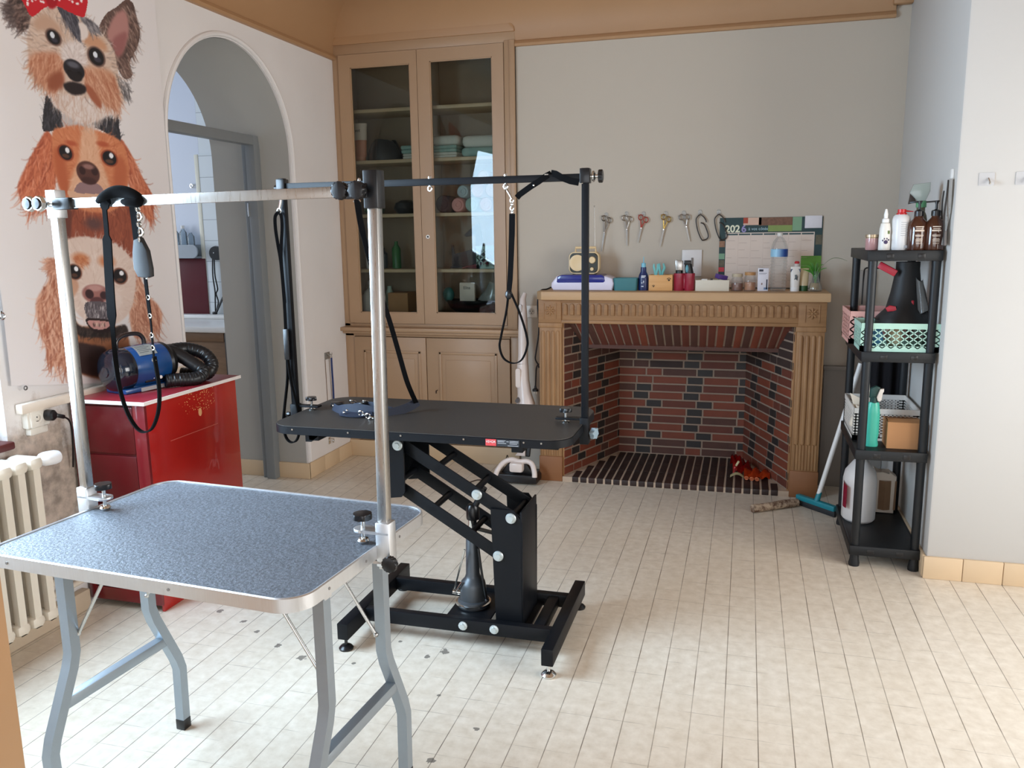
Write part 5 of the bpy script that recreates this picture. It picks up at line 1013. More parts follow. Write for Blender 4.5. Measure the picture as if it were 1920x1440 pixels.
b = B(); b.box(BX0-.02, BX1+.02, BYY, BYY+.05, 0, 1.1, mi=2); bricks(b, (BX0,BYY,.035), (1,0,0), BX1-BX0, .035, 1.0, (0,-1,0)); obj('firebox_back', b, BR, t)
for (o, e, s) in ((lo, lb_, 1), (rb_, ro, 2)):
    d = (e-o); nr = Vector((d.y, -d.x, 0)).normalized()
    b = B(); b.bar(o-nr*.02+Vector((0,0,.5)), e-nr*.02+Vector((0,0,.5)), .04, 1.0, mi=2); bricks(b, o+Vector((0,0,.035)), d, d.length, .035, 1.0, nr, s, bl=.19, hd=.095); obj('firebox_cheek', b, BR, t)
b = B(); a, c = Vector((0,4.825,.978)), Vector((0,5.0,.806)); d = (c-a); nn = Vector((0,-d.z,d.y)).normalized()*-1
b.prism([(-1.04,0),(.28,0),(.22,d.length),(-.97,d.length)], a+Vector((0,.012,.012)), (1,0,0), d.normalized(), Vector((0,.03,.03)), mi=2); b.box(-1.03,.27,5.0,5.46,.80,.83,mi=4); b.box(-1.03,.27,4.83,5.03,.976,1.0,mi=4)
nb = 25
for i in range(nb):
    x0 = -1.03+1.30*i/nb; x1 = -1.03+1.30*(i+1)/nb; f = lambda x, s: x if s == 0 else -.375+(x+.375)*.93
    P = [(f(x0,0)+.0055,0),(f(x1,0)-.0055,0),(f(x1,1)-.0055,d.length),(f(x0,1)+.0055,d.length)]
    b.prism(P, a+Vector((0,.008,.008)), (1,0,0), d.normalized(), Vector((0,.012,.012)), mi=random.choice((3,3,4,0)), bev=.001)
obj('brick_hood', b, BR, t)
b = B(); b.box(-1.04, .28, 4.793, BYY, -.001, .031, mi=2); nb = 26; pw = 1.312/nb
for i in range(nb):
    x = -1.036+pw*i; mi = random.choice((1,1,4,1))
    ye = min(BYY-.004, 4.81+((x+1.032)/(BX0+1.032)*(BYY-4.81) if x < BX0 else ((.273-x-pw)/(.273-BX1)*(BYY-4.81) if x > BX1 else 1e3)))
    y0 = 4.79
    for (ya, yb) in ((4.79,5.01),(5.0095,5.23),(5.2295,5.44)):
        if ya > ye-.03: continue
        b.box(x+.0055, x+pw-.0055, ya, min(yb, ye)-.0005, .0, .034, .004 if ya < 4.8 else .001, mi)
obj('hearth', b, [BR[0], M((50,36,32), .55, 0, .2, 14, .3), M((190,168,146), .85, 0, .1, 40, .3), BR[3], M((62,40,34), .55, 0, .2, 14, .3)], t)

# crumpled red and orange foil decoration on the hearth
def foil(rgb, e):
    n = N('red_foil_%d' % rgb[1]); bb = n.bsdf(Roughness=.15); bb.inputs['Base Color'].default_value = (*lin(rgb), 1); bb.inputs['Metallic'].default_value = .35
    bb.inputs['Coat Weight'].default_value = .6; n.bump(n.noise(40, 3, .6, n.obj()), .5, .01, bb); return n.m
t = thing('tinsel_garland', 'crumpled glossy red and orange decoration lying at the right of the brick hearth', 'decoration', (.03, 5.05, .036))
random.seed(3)
b = B(); b.grid(lambda u, v: (-.055+.115*u+.02*v, 5.22-.17*v, .038+.10*math.sin(PI*v)*(1-.7*u)*(1+.25*math.sin(13*u)*math.sin(9*v))+.012*math.sin(17*u+11*v)+.012), 16, 16, thick=.002); obj('red_sheet', b, foil((176,24,20), 0), t)
b = B(); b.grid(lambda u, v: (.03+.15*u, 5.06-.10*v+.03*u, .045+.045*math.sin(PI*v)*(1-.4*u)*(1+.3*math.sin(15*u+3*v))+.008*math.sin(21*u+9*v)), 18, 12, thick=.002); obj('orange_sheet', b, foil((226,84,30), 0), t)
b = B()
for i, (x, y) in enumerate(((.045,4.945),(.075,4.935),(.105,4.935))): b.torus((x,y,.050),.011,.003,(.1,1,.3),10,6); b.torus((x,y,.050),.005,.003,(.1,1,.3),8,6)
obj('orange_loops', b, foil((238,140,96), 0), t)
b = B(); b.grid(lambda u, v: (-.05+.08*u, 5.0-.03*v, .04+.02*math.sin(PI*u)+.012*math.sin(PI*v)), 8, 5, thick=.002); b.boxm(Matrix.Translation((-.01,5.06,.105)) @ Matrix.Rotation(.5,4,'Y') @ Matrix.Diagonal((.012,.01,.035,1)), .002); obj('pale_strip', b, M((210,196,150), .5), t, 'pale cream strip')
# ------------------------------------------------------------------ things on the mantel
MZ = 1.163
LILAC = M((222,218,236), .3, 0, .02, 20); DEEPBLUE = M((28,38,128), .22, 0, .05, 20, coat=.4)
t = thing('steriliser_box', 'white desktop steriliser box with a deep blue lid at the left end of the mantel', 'box', (-.93, 4.93, MZ))
b = B(); b.prism([(-1.108,0),(-1.12,.018),(-1.118,.045),(-1.085,.085),(-.79,.085),(-.752,.07),(-.745,.04),(-.755,.0)], (0,4.85,MZ), (1,0,0), (0,0,1), (0,.17,0), bev=.012); obj('housing', b, LILAC, t)
b = B(); b.prism([(-1.085,.05),(-1.08,.082),(-1.055,.092),(-.815,.092),(-.80,.082),(-.795,.055),(-.805,.047),(-1.078,.045)], (0,4.846,MZ), (1,0,0), (0,0,1), (0,.15,0), bev=.005); obj('lid', b, DEEPBLUE, t, 'deep blue lid')
t = thing('plug_lead', 'thin black cord with a plug hanging down the left side of the fireplace', 'cord', (-1.23, 4.9, .55))
b = B(); b.tube(spline([(-1.10,4.90,MZ+.028),(-1.15,4.88,MZ+.006),(-1.186,4.86,MZ-.005),(-1.205,4.86,1.09),(-1.198,4.86,1.0),(-1.20,4.86,.9),(-1.215,4.86,.80),(-1.222,4.86,.745),(-1.205,4.86,.71),(-1.20,4.86,.69)], 6), .005, 6); b.tube(spline([(-1.20,4.86,.715),(-1.215,4.86,.69),(-1.22,4.86,.62),(-1.222,4.86,.575)], 6), .005, 6); obj('cable', b, BLACKPL, t)
b = B(); b.lathe([(.001,.0),(.006,0),(.008,-.015),(.019,-.022),(.02,-.034),(.001,-.036)], (-1.223,4.86,.578), 16); b.cyl((-1.216,4.86,.544),(-1.216,4.86,.528),.003,n=8,mi=1); b.cyl((-1.230,4.86,.544),(-1.230,4.86,.528),.003,n=8,mi=1); obj('plug', b, [BLACKPL, CHROME], t)
CRM = M((226,198,152), .4, 0, .03, 20)
t = thing('radio', 'small cream retro radio with a black face standing on the steriliser box', 'radio', (-.93, 4.92, MZ+.093))
z = MZ+.094
b = B(); b.prism(rrect(.182, .128, .03, 6, -.93, z+.066), (0,4.90,0), (1,0,0), (0,0,1), (0,.06,0), bev=.004); obj('case', b, CRM, t)
b = B(); b.prism(rrect(.168, .116, .026, 6, -.93, z+.066), (0,4.895,0), (1,0,0), (0,0,1), (0,.008,0), bev=.002); obj('face', b, M((44,42,28), .4), t, 'black front')
b = B(); b.lathe([(.001,0),(.047,0),(.048,.004),(.040,.006),(.030,.004),(.001,.003)], (-.968,4.895,z+.066), 30, axis=(0,-1,0)); obj('loudspeaker', b, CRM, t)
for (x, dz, r) in ((-.879,.083,.021),(-.880,.030,.011)):
    b = B(); b.lathe([(.001,0),(r,0),(r,.006),(r*.85,.01),(.001,.01)], (x,4.895,z+dz), 22, axis=(0,-1,0)); obj('dial', b, CRM, t)
b = B(); b.tube([(-.985,4.93,z+.128),(-.985,4.93,z+.155),(-.865,4.93,z+.155),(-.865,4.93,z+.128)], .0075, 8); obj('carry_handle', b, CRM, t)
b = B(); b.cyl((-.872,4.95,z+.12),(-.877,4.95,z+.395),.0022,n=8); b.ball((-.877,4.95,z+.395),.005,8); obj('antenna', b, STEELP, t)
b = B(); b.box(-1.0,-.99,4.91,4.95,z-.003,z+.004); b.box(-.87,-.86,4.91,4.95,z-.003,z+.004); obj('foot', b, BLACKPL, t)
TEAL = M((62,124,130), .4, 0, .05, 20)
b = B(); b.lathe([(.001,0),(.095,0),(.105,.065),(.109,.067),(.109,.074),(.098,.074),(.098,.062),(.001,.06)], (-.678,4.90,MZ), 4, sx=.9, sy=.55)
bb_ = B(); o1 = rrect(.132,.085,.014,5,-.678,4.905); o2 = rrect(.143,.094,.016,5,-.678,4.905); k = len(o1)
A = [bb_.bm.verts.new((x,y,MZ)) for x, y in o1]; C = [bb_.bm.verts.new((x,y,MZ+.072)) for x, y in o2]; D = [bb_.bm.verts.new((-.678+(x+.678)*.93,4.905+(y-4.905)*.92,MZ+.072)) for x, y in o2]; E_ = [bb_.bm.verts.new((-.678+(x+.678)*.93,4.905+(y-4.905)*.92,MZ+.055)) for x, y in o2]
for P, Q in ((A,C),(C,D),(D,E_)):
    for i in range(k): bb_.bm.faces.new([P[i],P[(i+1)%k],Q[(i+1)%k],Q[i]])
bb_.bm.faces.new(A[::-1]); bb_.bm.faces.new(E_); b.bm.free()
single('teal_tub', bb_, TEAL, 'small open teal plastic tub right of the steriliser box', 'tub')
NB = M((22,40,92), .3, 0, .06, 20)
t = thing('lotion_bottle', 'dark blue bottle with a light blue cap between the teal tub and wooden box', 'bottle', (-.577, 4.90, MZ))
b = B(); b.lathe([(.001,0),(.029,0),(.030,.006),(.030,.07),(.026,.09),(.017,.108),(.016,.135),(.001,.136)], (-.577,4.90,MZ), 24, sy=.75); obj('bottle_body', b, NB, t)
b = B(); b.lathe([(.001,0),(.013,0),(.013,.024),(.003,.026),(.002,.06),(.001,.061)], (-.577,4.90,MZ+.134), 16); obj('cap', b, M((120,190,214), .35), t, 'light blue nozzle cap')
b = B()
for zz, w in ((.085,.026),(.078,.02),(.045,.008),(.025,.014)): b.box(-.587,-.587+w,4.8768,4.8785,MZ+zz-.0035,MZ+zz+.0015)
b.ball((-.574,4.8785,MZ+.05),(.004,.0012,.010),8); obj('lettering', b, M((220,226,236), .5), t)
t = thing('wooden_box', 'open pale wooden box with two black paw prints on its front', 'box', (-.475, 4.92, MZ))
PINE = wood((214,158,96), (228,178,118), 'X', .55, 5)
b = B()
for q in ((-.543,-.407,4.872,4.880,0,.09),(-.543,-.407,4.955,4.963,0,.09),(-.543,-.535,4.88,4.955,0,.09),(-.415,-.407,4.88,4.955,0,.09),(-.535,-.415,4.88,4.955,0,.008)): b.box(q[0],q[1],q[2],q[3],MZ+q[4],MZ+q[5],.0015)
obj('box_body', b, PINE, t)
for (x, zz, s) in ((-.427,.064,1.0),(-.515,.026,.65)):
    b = B(); b.ball((x,4.8715,MZ+zz-.003*s),(.0065*s,.0012,.0055*s),10)
    for a in (-.9,-.32,.32,.9): b.ball((x+.0115*s*math.sin(a),4.8715,MZ+zz-.003*s+.0115*s*math.cos(a)),(.0027*s,.0012,.0034*s),8)
    obj('paw_print', b, M((40,32,24), .6), t, 'black paw print')
b = B()
for s in (-1, 1): b.tube([(-.507+s*.003,4.915,MZ+.02),(-.507+s*.004,4.915,MZ+.10),(-.507+s*.012,4.912,MZ+.135),(-.508+s*.010,4.91,MZ+.152)], [.004,.006,.007,.004], 8)
single('nail_clipper', b, M((120,196,196), .4), 'pale aqua handled tool standing at the left in the paw print box', 'tool')
b = B()
for s in (-1, 1): b.tube([(-.475+s*.005,4.915,MZ+.02),(-.475+s*.006,4.915,MZ+.10),(-.472+s*.015,4.912,MZ+.13),(-.476+s*.012,4.91,MZ+.155)], [.004,.007,.008,.005], 8)
single('nail_clipper', b, M((104,182,182), .4), 'pale aqua handled tool with wider handles at the right in the paw print box', 'tool')
DR = M((156,34,56), .3, 0, .06, 20, coat=.3)
t = thing('double_holder', 'dark red double cup holder with clippers standing in it on the mantel', 'holder', (-.342, 4.90, MZ))
for x in (-.372, -.313):
    b = B(); b.lathe([(.001,0),(.029,0),(.030,.003),(.031,.099),(.028,.099),(.027,.01),(.001,.009)], (x,4.90,MZ), 26); obj('cup', b, DR, t)
b = B(); b.box(-.35,-.335,4.885,4.915,MZ+.01,MZ+.092,.003); obj('bridge', b, DR, t)
t = thing('hair_clipper', 'silver headed hair clipper standing in the left cup of the dark red holder', 'clipper', (-.372, 4.90, MZ+.012))
b = B(); b.tube([(-.372,4.90,MZ+.012),(-.372,4.90,MZ+.115)], .021, 14); obj('handle', b, BLACKPL, t)
b = B(); b.prism([(-.021,0),(.018,0),(.021,.055),(-.024,.062)], (-.372,4.885,MZ+.115), (1,0,0), (0,0,1), (0,.028,0), bev=.006); obj('head', b, STEELP, t, 'polished head')
t = thing('hair_clipper', 'black hair clipper with a blue patch standing in the right cup of the holder', 'clipper', (-.318, 4.90, MZ+.012))
b = B(); b.tube([(-.314,4.90,MZ+.012),(-.314,4.90,MZ+.10),(-.322,4.90,MZ+.15)], [.022,.024,.021], 14); b.box(-.345,-.305,4.885,4.915,MZ+.148,MZ+.172,.003); obj('handle', b, BLACKPL, t)
b = B(); b.ball((-.327,4.878,MZ+.125),(.009,.004,.022),10); obj('grip', b, M((92,156,172), .4), t, 'blue grip patch')
t = thing('white_tray', 'low white tray box full of small tools on the mantel', 'tray', (-.183, 4.90, MZ))
b = B()
for q in ((-.277,-.09,4.865,4.869,0,.062),(-.277,-.09,4.945,4.949,0,.062),(-.277,-.273,4.869,4.945,0,.062),(-.094,-.09,4.869,4.945,0,.062),(-.273,-.094,4.869,4.945,0,.004)): b.box(q[0],q[1],q[2],q[3],MZ+q[4],MZ+q[5],.001)
obj('tray_body', b, M((222,214,196), .5, 0, .03, 15), t)
b = B(); b.box(-.245,-.21,4.88,4.93,MZ+.005,MZ+.067,.004); single('soap_block', b, WHITEPL, 'small white block sticking out of the white tray', 'block')
b = B(); b.cyl((-.195,4.90,MZ+.006),(-.188,4.90,MZ+.07),.006); single('small_rod', b, M((50,44,44), .4), 'small dark rod beside the white block in the tray', 'tool')
b = B(); b.boxm(Matrix.Translation((-.135,4.90,MZ+.078)) @ Matrix.Rotation(.25,4,'Y') @ Matrix.Rotation(.6,4,'Z') @ Matrix.Diagonal((.06,.04,.026,1)), .002); single('purple_block', b, M((84,56,132), .35), 'purple block lying on top of the white tray', 'block')
for x, h, m, cm, l in ((-.047,.078,M((120,72,52), .25, 0, .3, 60),M((190,176,150), .35),'small dark filled glass jar right of the white tray'),(.023,.088,M((176,120,82), .25, 0, .3, 60),M((184,136,86), .4),'glass jar with a brown lid and amber filling beside the white carton')):
    t = thing('glass_jar', l, 'jar', (x, 4.90, MZ), 0, 'jars on the mantel')
    b = B(); b.lathe([(.001,0),(.031,0),(.033,.005),(.033,h-.014),(.027,h-.004),(.027,h),(.001,h)], (x,4.90,MZ), 24); obj('jar_glass', b, CLEARPL, t)
    b = B(); b.lathe([(.001,.004),(.030,.004),(.030,h*.55),(.001,h*.6)], (x,4.90,MZ), 20); obj('filling', b, m, t)
    b = B(); b.lathe([(.001,0),(.029,0),(.030,.003),(.030,.017),(.001,.019)], (x,4.90,MZ+h), 24); obj('lid', b, cm, t)
t = thing('carton', 'tall white medicine carton with a small dark logo left of the water bottle', 'box', (.092, 4.90, MZ))
b = B(); b.box(.064,.122,4.885,4.92,MZ,MZ+.128,.002); obj('carton_body', b, M((226,224,232), .45, 0, .02, 20), t)
b = B(); b.box(.070,.093,4.8840,4.8852,MZ+.109,MZ+.121); b.box(.110,.117,4.8840,4.8852,MZ+.01,MZ+.065); b.box(.098,.119,4.8840,4.8852,MZ+.008,MZ+.02,mi=1); b.ball((.087,4.8845,MZ+.04),(.004,.0008,.006),8,mi=2); obj('print', b, [M((44,48,66), .5), M((104,132,168), .5), M((150,120,112), .5)], t)
b = B(); b.box(.070,.112,4.8842,4.8852,MZ+.098,MZ+.1005); b.box(.070,.106,4.8842,4.8852,MZ+.092,MZ+.0935); obj('lettering', b, M((132,130,140), .5), t)
t = thing('water_bottle', 'large ribbed clear plastic water bottle with a blue label in front of the calendar', 'bottle', (.174, 4.905, MZ))
pr = [(.001,0),(.040,0),(.044,.008)]
for i in range(9): pr += [(.0455,.014+.019*i),(.041,.0225+.019*i)]
pr += [(.0455,.19),(.0455,.235),(.043,.25),(.034,.275),(.020,.293),(.014,.30),(.014,.312),(.001,.313)]
b = B(); b.lathe(pr, (.174,4.905,MZ), 32); obj('bottle_body', b, CLEARPL, t)
n = N('blue_bottle_label'); bb = n.bsdf(Roughness=.35); g = n.n('ShaderNodeTexCoord'); sx = n.n('ShaderNodeSeparateXYZ'); n.l(g.outputs['Object'], sx.inputs[0])
n.l(n.mix(n.ramp(sx.outputs[0], -.02, .028), lin((150,200,226)), lin((26,70,158))), bb.inputs['Base Color'])
b = B(); b.lathe([(.0462,.19),(.0462,.232)], (.174,4.905,MZ), 32, cap=False); obj('label_sleeve', b, n.m, t, 'blue label')
b = B(); b.lathe([(.001,0),(.0155,0),(.0155,.014),(.001,.015)], (.174,4.905,MZ+.306), 16); obj('cap', b, M((224,222,214), .4), t)
def tube_thing(name, label, x, y, h, w, body, capm, caph):
    t = thing(name, label, 'tube', (x, y, MZ))
    b = B(); b.lathe([(w*.46,caph),(w*.47,caph+.01),(w*.5,h*.8),(w*.5,h)], (x,y,MZ), 24, cap=False)
    for v in b.bm.verts: v.co.y = y+(v.co.y-y)*(1-max(0,(v.co.z-MZ-caph)/(h-caph))*.93)
    obj('tube_body', b, body, t)
    b = B(); b.lathe([(.001,0),(w*.46,0),(w*.47,caph),(.001,caph+.001)], (x,y,MZ), 24); obj('cap', b, capm, t); return t
t = tube_thing('dental_tube', 'white standing tube with a navy top and dog picture beside the water bottle', .264, 4.895, .135, .052, M((228,222,214), .4), WHITEPL, .022)
b = B(); b.box(.238,.290,4.8910,4.8935,MZ+.105,MZ+.122); obj('navy_band', b, M((36,60,96), .4), t, 'navy band')
b = B(); b.prism([(-.008,0),(.008,0),(.009,.03),(.006,.045),(.010,.052),(.004,.062),(-.006,.06),(-.004,.045),(-.009,.03)], (.266,4.880,MZ+.03), (1,0,0), (0,0,1), (0,-.0008,0)); obj('dog_print', b, M((84,92,96), .5), t, 'grey dog picture')
tube_thing('care_tube', 'beige standing tube with a dark green cap right of the dental tube', .312, 4.92, .125, .05, M((206,184,146), .4), M((46,84,40), .4), .03)
b = B(); b.lathe([(.001,0),(.012,0),(.014,.008),(.010,.014),(.001,.015)], (.272,4.935,MZ+.15), 14); b.lathe([(.001,0),(.018,0),(.018,.15),(.001,.15)], (.272,4.94,MZ), 14, mi=1); single('glue_stick', b, [M((190,44,52), .4), M((206,196,188), .5)], 'pale stick with a red cap behind the dental tube', 'tube')
t = thing('plant_vase', 'small clear glass vase holding a green plant cutting at the right end of the mantel', 'vase', (.372, 4.90, MZ))
b = B(); b.lathe([(.001,0),(.036,0),(.038,.006),(.034,.03),(.020,.06),(.016,.085),(.019,.11),(.0175,.11),(.0145,.085),(.0185,.06),(.032,.032),(.034,.012),(.001,.010)], (.372,4.90,MZ), 26); obj('vase_glass', b, CLEARPL, t)
b = B(); b.lathe([(.001,.011),(.033,.012),(.031,.032),(.025,.046),(.001,.047)], (.372,4.90,MZ), 20); obj('water', b, M((152,128,84), .1), t)
LEAF = M((84,168,56), .4, 0, .2, 30); LEAF2 = M((108,128,84), .5, 0, .2, 30)
def leaf(b, P, w):
    P = spline(P, 6); k = len(P); b.strap(P, [w*max(.12, math.sin(PI*min(.97, .06+i/k))) for i in range(k)], .0012, (.35,.9,.3))
b = B()
for (dx, dy, h, w) in ((-.045,-.01,.155,.034),(-.03,.01,.17,.03),(.0,-.012,.175,.034),(.03,.0,.16,.034),(.045,-.01,.14,.028),(.015,.02,.17,.028),(-.06,.0,.13,.024)):
    leaf(b, [(.372,4.90,MZ+.03),(.372+dx*.2,4.90+dy*.5,MZ+.09),(.372+dx*.6,4.90+dy,MZ+h*.85),(.372+dx*1.2,4.90+dy*1.5,MZ+h*.92)], w)
obj('leaf_cluster', b, LEAF, t)
b = B(); leaf(b, [(.385,4.90,MZ+.03),(.392,4.90,MZ+.10),(.41,4.90,MZ+.145),(.45,4.90,MZ+.178),(.49,4.90,MZ+.18),(.53,4.90,MZ+.165)], .007); obj('arching_leaf', b, LEAF2, t, 'long arching leaf')

# ------------------------------------------------------------------ things on the back wall
WY = YB-.002
t = thing('wall_calendar', 'large 2026 wall calendar with a dark green header behind the water bottle', 'calendar', (.125, WY, 1.17))
CX0, CX1, CZ1, CZ0 = -.158, .41, 1.573, 1.166
b = B(); b.box(CX0, CX1, WY-.003, WY, CZ0, CZ1); obj('backing_sheet', b, M((32,62,64), .55, 0, .05, 15), t)
def card(name, x0, x1, z0, z1, m, d=.004, lab=None): b = B(); b.box(x0, x1, WY-d, WY-.0025, z0, z1); return obj(name, b, m, t, lab)
PIC = [M((120,84,64), .6, 0, .6, 60), M((96,90,72), .6, 0, .6, 70), M((150,110,84), .6, 0, .7, 50)]
card('header_photo', .06, .245, 1.527, 1.572, PIC[0]); card('green_block', .246, .296, 1.495, 1.572, M((128,166,132), .6)); card('green_block', .113, .245, 1.492, 1.527, M((134,154,84), .6)); card('advert', -.026, .075, 1.53, 1.572, M((216,180,158), .6)); card('red_corner', -.026, .0, 1.54, 1.572, M((170,66,44), .6), .0045)
card('side_photo', -.158, -.126, 1.405, 1.44, PIC[2]); card('side_block', -.158, -.126, 1.335, 1.368, M((120,160,130), .6)); card('side_photo', -.158, -.126, 1.29, 1.33, PIC[1]); card('side_block', -.158, -.126, 1.262, 1.288, M((196,58,66), .6)); card('side_photo', .374, .408, 1.415, 1.47, PIC[1])
card('photo_strip', .30, .41, 1.258, 1.352, M((96,150,50), .6, 0, .3, 25), .0046)
g = card('month_sheet', -.122, .368, 1.17, 1.487, M((224,206,192), .6, 0, .02, 12), .0045)
b = B()
for i in range(7): b.box(-.118+.0695*i, -.118+.0695*i+.064, WY-.0052, WY-.0044, 1.473, 1.482)
obj('day_header', b, M((62,84,86), .6), t)
b = B()
for i in range(1, 7): b.box(-.1205+.0695*i, -.1200+.0695*i, WY-.0050, WY-.0044, 1.175, 1.468)
for c in range(7):
    for r in range(6): zz = 1.445-.045*r-random.uniform(0,.02); b.box(-.117+.0695*c, -.117+.0695*c+random.uniform(.03,.062), WY-.0050, WY-.0044, zz, zz+.0014)
obj('ruling', b, M((176,150,138), .6), t)
text('202', .056, (-.085,WY-.0035,1.508), (1,0,0), (0,0,1), M((232,232,206), .5), t, bold=.0015); text('6', .056, (-.022,WY-.0035,1.508), (1,0,0), (0,0,1), M((150,140,190), .5), t, bold=.0015)
text('à vos côtés', .024, (.058,WY-.0035,1.508), (1,0,0), (0,0,1), M((176,206,214), .5), t)
b = B(); b.box(.312, .404, WY-.012, WY-.003, 1.508, 1.578, .002); single('note_block', b, M((224,220,224), .6), 'white square note block at the top right corner of the calendar', 'notepad')
DST = steel((150,146,142), .3)
def hook(x, z, label):
    b = B(); b.prism(rrect(.022,.032,.009,5,x,z), (0,WY,0), (1,0,0), (0,0,1), (0,-.003,0), bev=.001); b.tube(spline([(x,WY-.003,z-.002),(x,WY-.010,z-.010),(x,WY-.014,z-.010),(x,WY-.015,z-.004)],4), .0022, 6)
    single('adhesive_hook', b, glass('hook_plastic', (236,234,230), .2, 1.2, .35), label, 'hook', 'clear adhesive hooks above the mantel')
def scissors(x, z, L, ang, m, label, m2=None, rings=(1,1)):
    """closed pair hanging by a finger ring; ang leans the blades"""
    t = thing('scissors', label, 'scissors', (x, WY-.012, z-L), 0, 'scissors hanging above the mantel'); y = WY-.013
    c, s = math.cos(ang), math.sin(ang); P = lambda u, v, dy=0: Vector((x+u*c+v*s, y+dy, z+u*s-v*c))       # v runs down the blades
    pv = L*.42
    for q in (-1, 1):
        b = B(); b.torus(P(q*.0165, .012*(1.2 if q > 0 else .6)), .0155, .0036, (0,1,0), 18, 6, sx=.85)
        b.tube([P(q*.013,.026), P(q*.006,pv*.7), P(-q*.001,pv,q*.001)], [.0036,.0042,.005], 8)
        if q < 0: b.tube([P(-.026,.006), P(-.034,-.006)], .002, 6)
        obj('handle', b, m, t)
        b = B(); b.prism([(-.004,0),(.004,0),(.0012,L-pv),(-.0012,L-pv)], P(-q*.001,pv,q*.0012), (c,0,s), (s,0,-c), (0,.0014,0)); obj('blade', b, m2 or DST, t)
    b = B(); b.lathe([(.001,0),(.004,0),(.0035,.003),(.001,.003)], P(0,pv*1.04,-.003), 10, axis=(0,-1,0)); obj('screw', b, CHROME, t); return t
DST = steel((150,146,142), .3)
hook(-.826, 1.602, 'clear adhesive hook holding the long grey scissors nearest the radio'); scissors(-.822, 1.588, .205, -.16, DST, 'long grey scissors hanging nearest the radio antenna')
hook(-.703, 1.605, 'clear adhesive hook holding the scissors with open tips'); t = scissors(-.700, 1.590, .17, .0, STEELP, 'shiny steel scissors with spread tips, second from the radio')
hook(-.603, 1.603, 'clear adhesive hook holding the red handled scissors'); scissors(-.600, 1.588, .155, -.22, M((168,74,62), .35, .4), 'scissors with red handles hanging in the middle of the row')
hook(-.470, 1.602, 'clear adhesive hook holding the gold scissors'); scissors(-.466, 1.588, .178, -.2, steel((214,184,110), .25), 'gold handled scissors hanging right of the red pair')
hook(-.366, 1.604, 'clear adhesive hook holding the scissors nearest the open loops'); scissors(-.364, 1.592, .155, .22, STEELP, 'short steel scissors leaning right, beside the open dark loops')
def loop_tool(x, z, label):
    t = thing('eyeglasses', label, 'eyeglasses', (x, WY-.01, z-.16), 0, 'open dark frames hanging above the mantel'); y = WY-.012; m = M((58,50,46), .35, 0, .1, 20)
    b = B(); b.tube(spline([(x,y,z),(x-.018,y,z-.018),(x-.022,y,z-.04),(x-.012,y,z-.09),(x+.004,y-.004,z-.13),(x+.018,y,z-.152)],5), .0034, 8); obj('temple', b, m, t)
    b = B(); b.tube(spline([(x,y,z),(x+.006,y-.006,z-.003),(x+.022,y,z-.016),(x+.034,y,z-.034),(x+.036,y,z-.046)],5), .0036, 8); b.tube(spline([(x+.005,y,z-.048),(x+.02,y,z-.054),(x+.034,y,z-.074),(x+.050,y,z-.118),(x+.046,y,z-.138),(x+.03,y,z-.148),(x+.016,y,z-.15)],5), .0036, 8); obj('front_frame', b, m, t)
hook(-.273, 1.607, 'clear adhesive hook holding the first open dark frame'); loop_tool(-.272, 1.596, 'open dark frame hanging clear of the calendar')
hook(-.166, 1.606, 'clear adhesive hook at the top left corner of the calendar'); loop_tool(-.166, 1.595, 'open dark frame hanging over the left edge of the calendar')
t = thing('switch_plate', 'white wall switch plate behind the clippers above the mantel', 'switch', (-.312, WY, 1.23))
b = B(); b.box(-.371, -.255, WY-.010, WY, 1.235, 1.392, .004); obj('plate', b, M((226,222,220), .4), t)
b = B(); b.box(-.317, -.303, WY-.013, WY-.009, 1.292, 1.345, .003); obj('rocker', b, M((132,120,112), .4), t, 'grey rocker')
t = thing('wall_outlet', 'white wall outlet beside the left end of the mantel', 'outlet', (-1.297, WY, .98))
b = B(); b.box(-1.335, -1.262, WY-.010, WY, .975, 1.052, .004); obj('plate', b, M((226,220,210), .4), t)
b = B(); b.lathe([(.001,0),(.021,0),(.021,.001),(.001,.0011)], (-1.298,WY-.0102,1.013), 22, axis=(0,-1,0)); obj('well', b, M((196,190,180), .4), t)
for (x, zz) in ((-1.307,1.016),(-1.289,1.016),(-1.298,1.003)):
    b = B(); b.cyl((x,WY-.0122,zz),(x,WY-.0100,zz),.0032,n=10); obj('pin_hole', b, M((40,36,34), .5), t)
# white stick vacuum leaning between cupboard and fireplace
t = thing('stick_vacuum', 'white upright stick vacuum cleaner leaning between the cupboard and the fireplace', 'vacuum cleaner', (-1.31, 4.80, 0))
VW = M((228,214,206), .3, 0, .02, 15)
def vsec(b, pts):
    b.tube([(x,y,z) for x,y,z,r in pts], [r for *_, r in pts], 16)
b = B(); vsec(b, [(-1.315,4.98,1.135,.012),(-1.325,4.965,1.10,.018),(-1.325,4.96,1.03,.026),(-1.322,4.95,.9,.030),(-1.318,4.93,.75,.031),(-1.318,4.92,.70,.034)]); h = obj('handle', b, VW, t)
b = B(); b.prism(rrect(.018,.05,.008,5,-1.333,1.045), (0,4.928,0), (1,0,0), (0,0,1), (0,.012,0), bev=.002); obj('switch', b, M((206,196,190), .25), h)
b = B(); vsec(b, [(-1.318,4.92,.70,.036),(-1.312,4.905,.6,.038),(-1.302,4.895,.52,.044),(-1.29,4.88,.46,.058),(-1.29,4.87,.36,.056),(-1.30,4.86,.30,.04)]); obj('motor_body', b, VW, t)
b = B(); b.prism(rrect(.03,.12,.012,5,-1.335,.62), (0,4.862,0), (1,0,0), (0,0,1), (0,.02,0), bev=.003); obj('front_panel', b, VW, t)
b = B(); b.cyl((-1.33,4.86,.49),(-1.33,4.82,.485),.013); obj('release_button', b, M((90,84,84), .3), t)
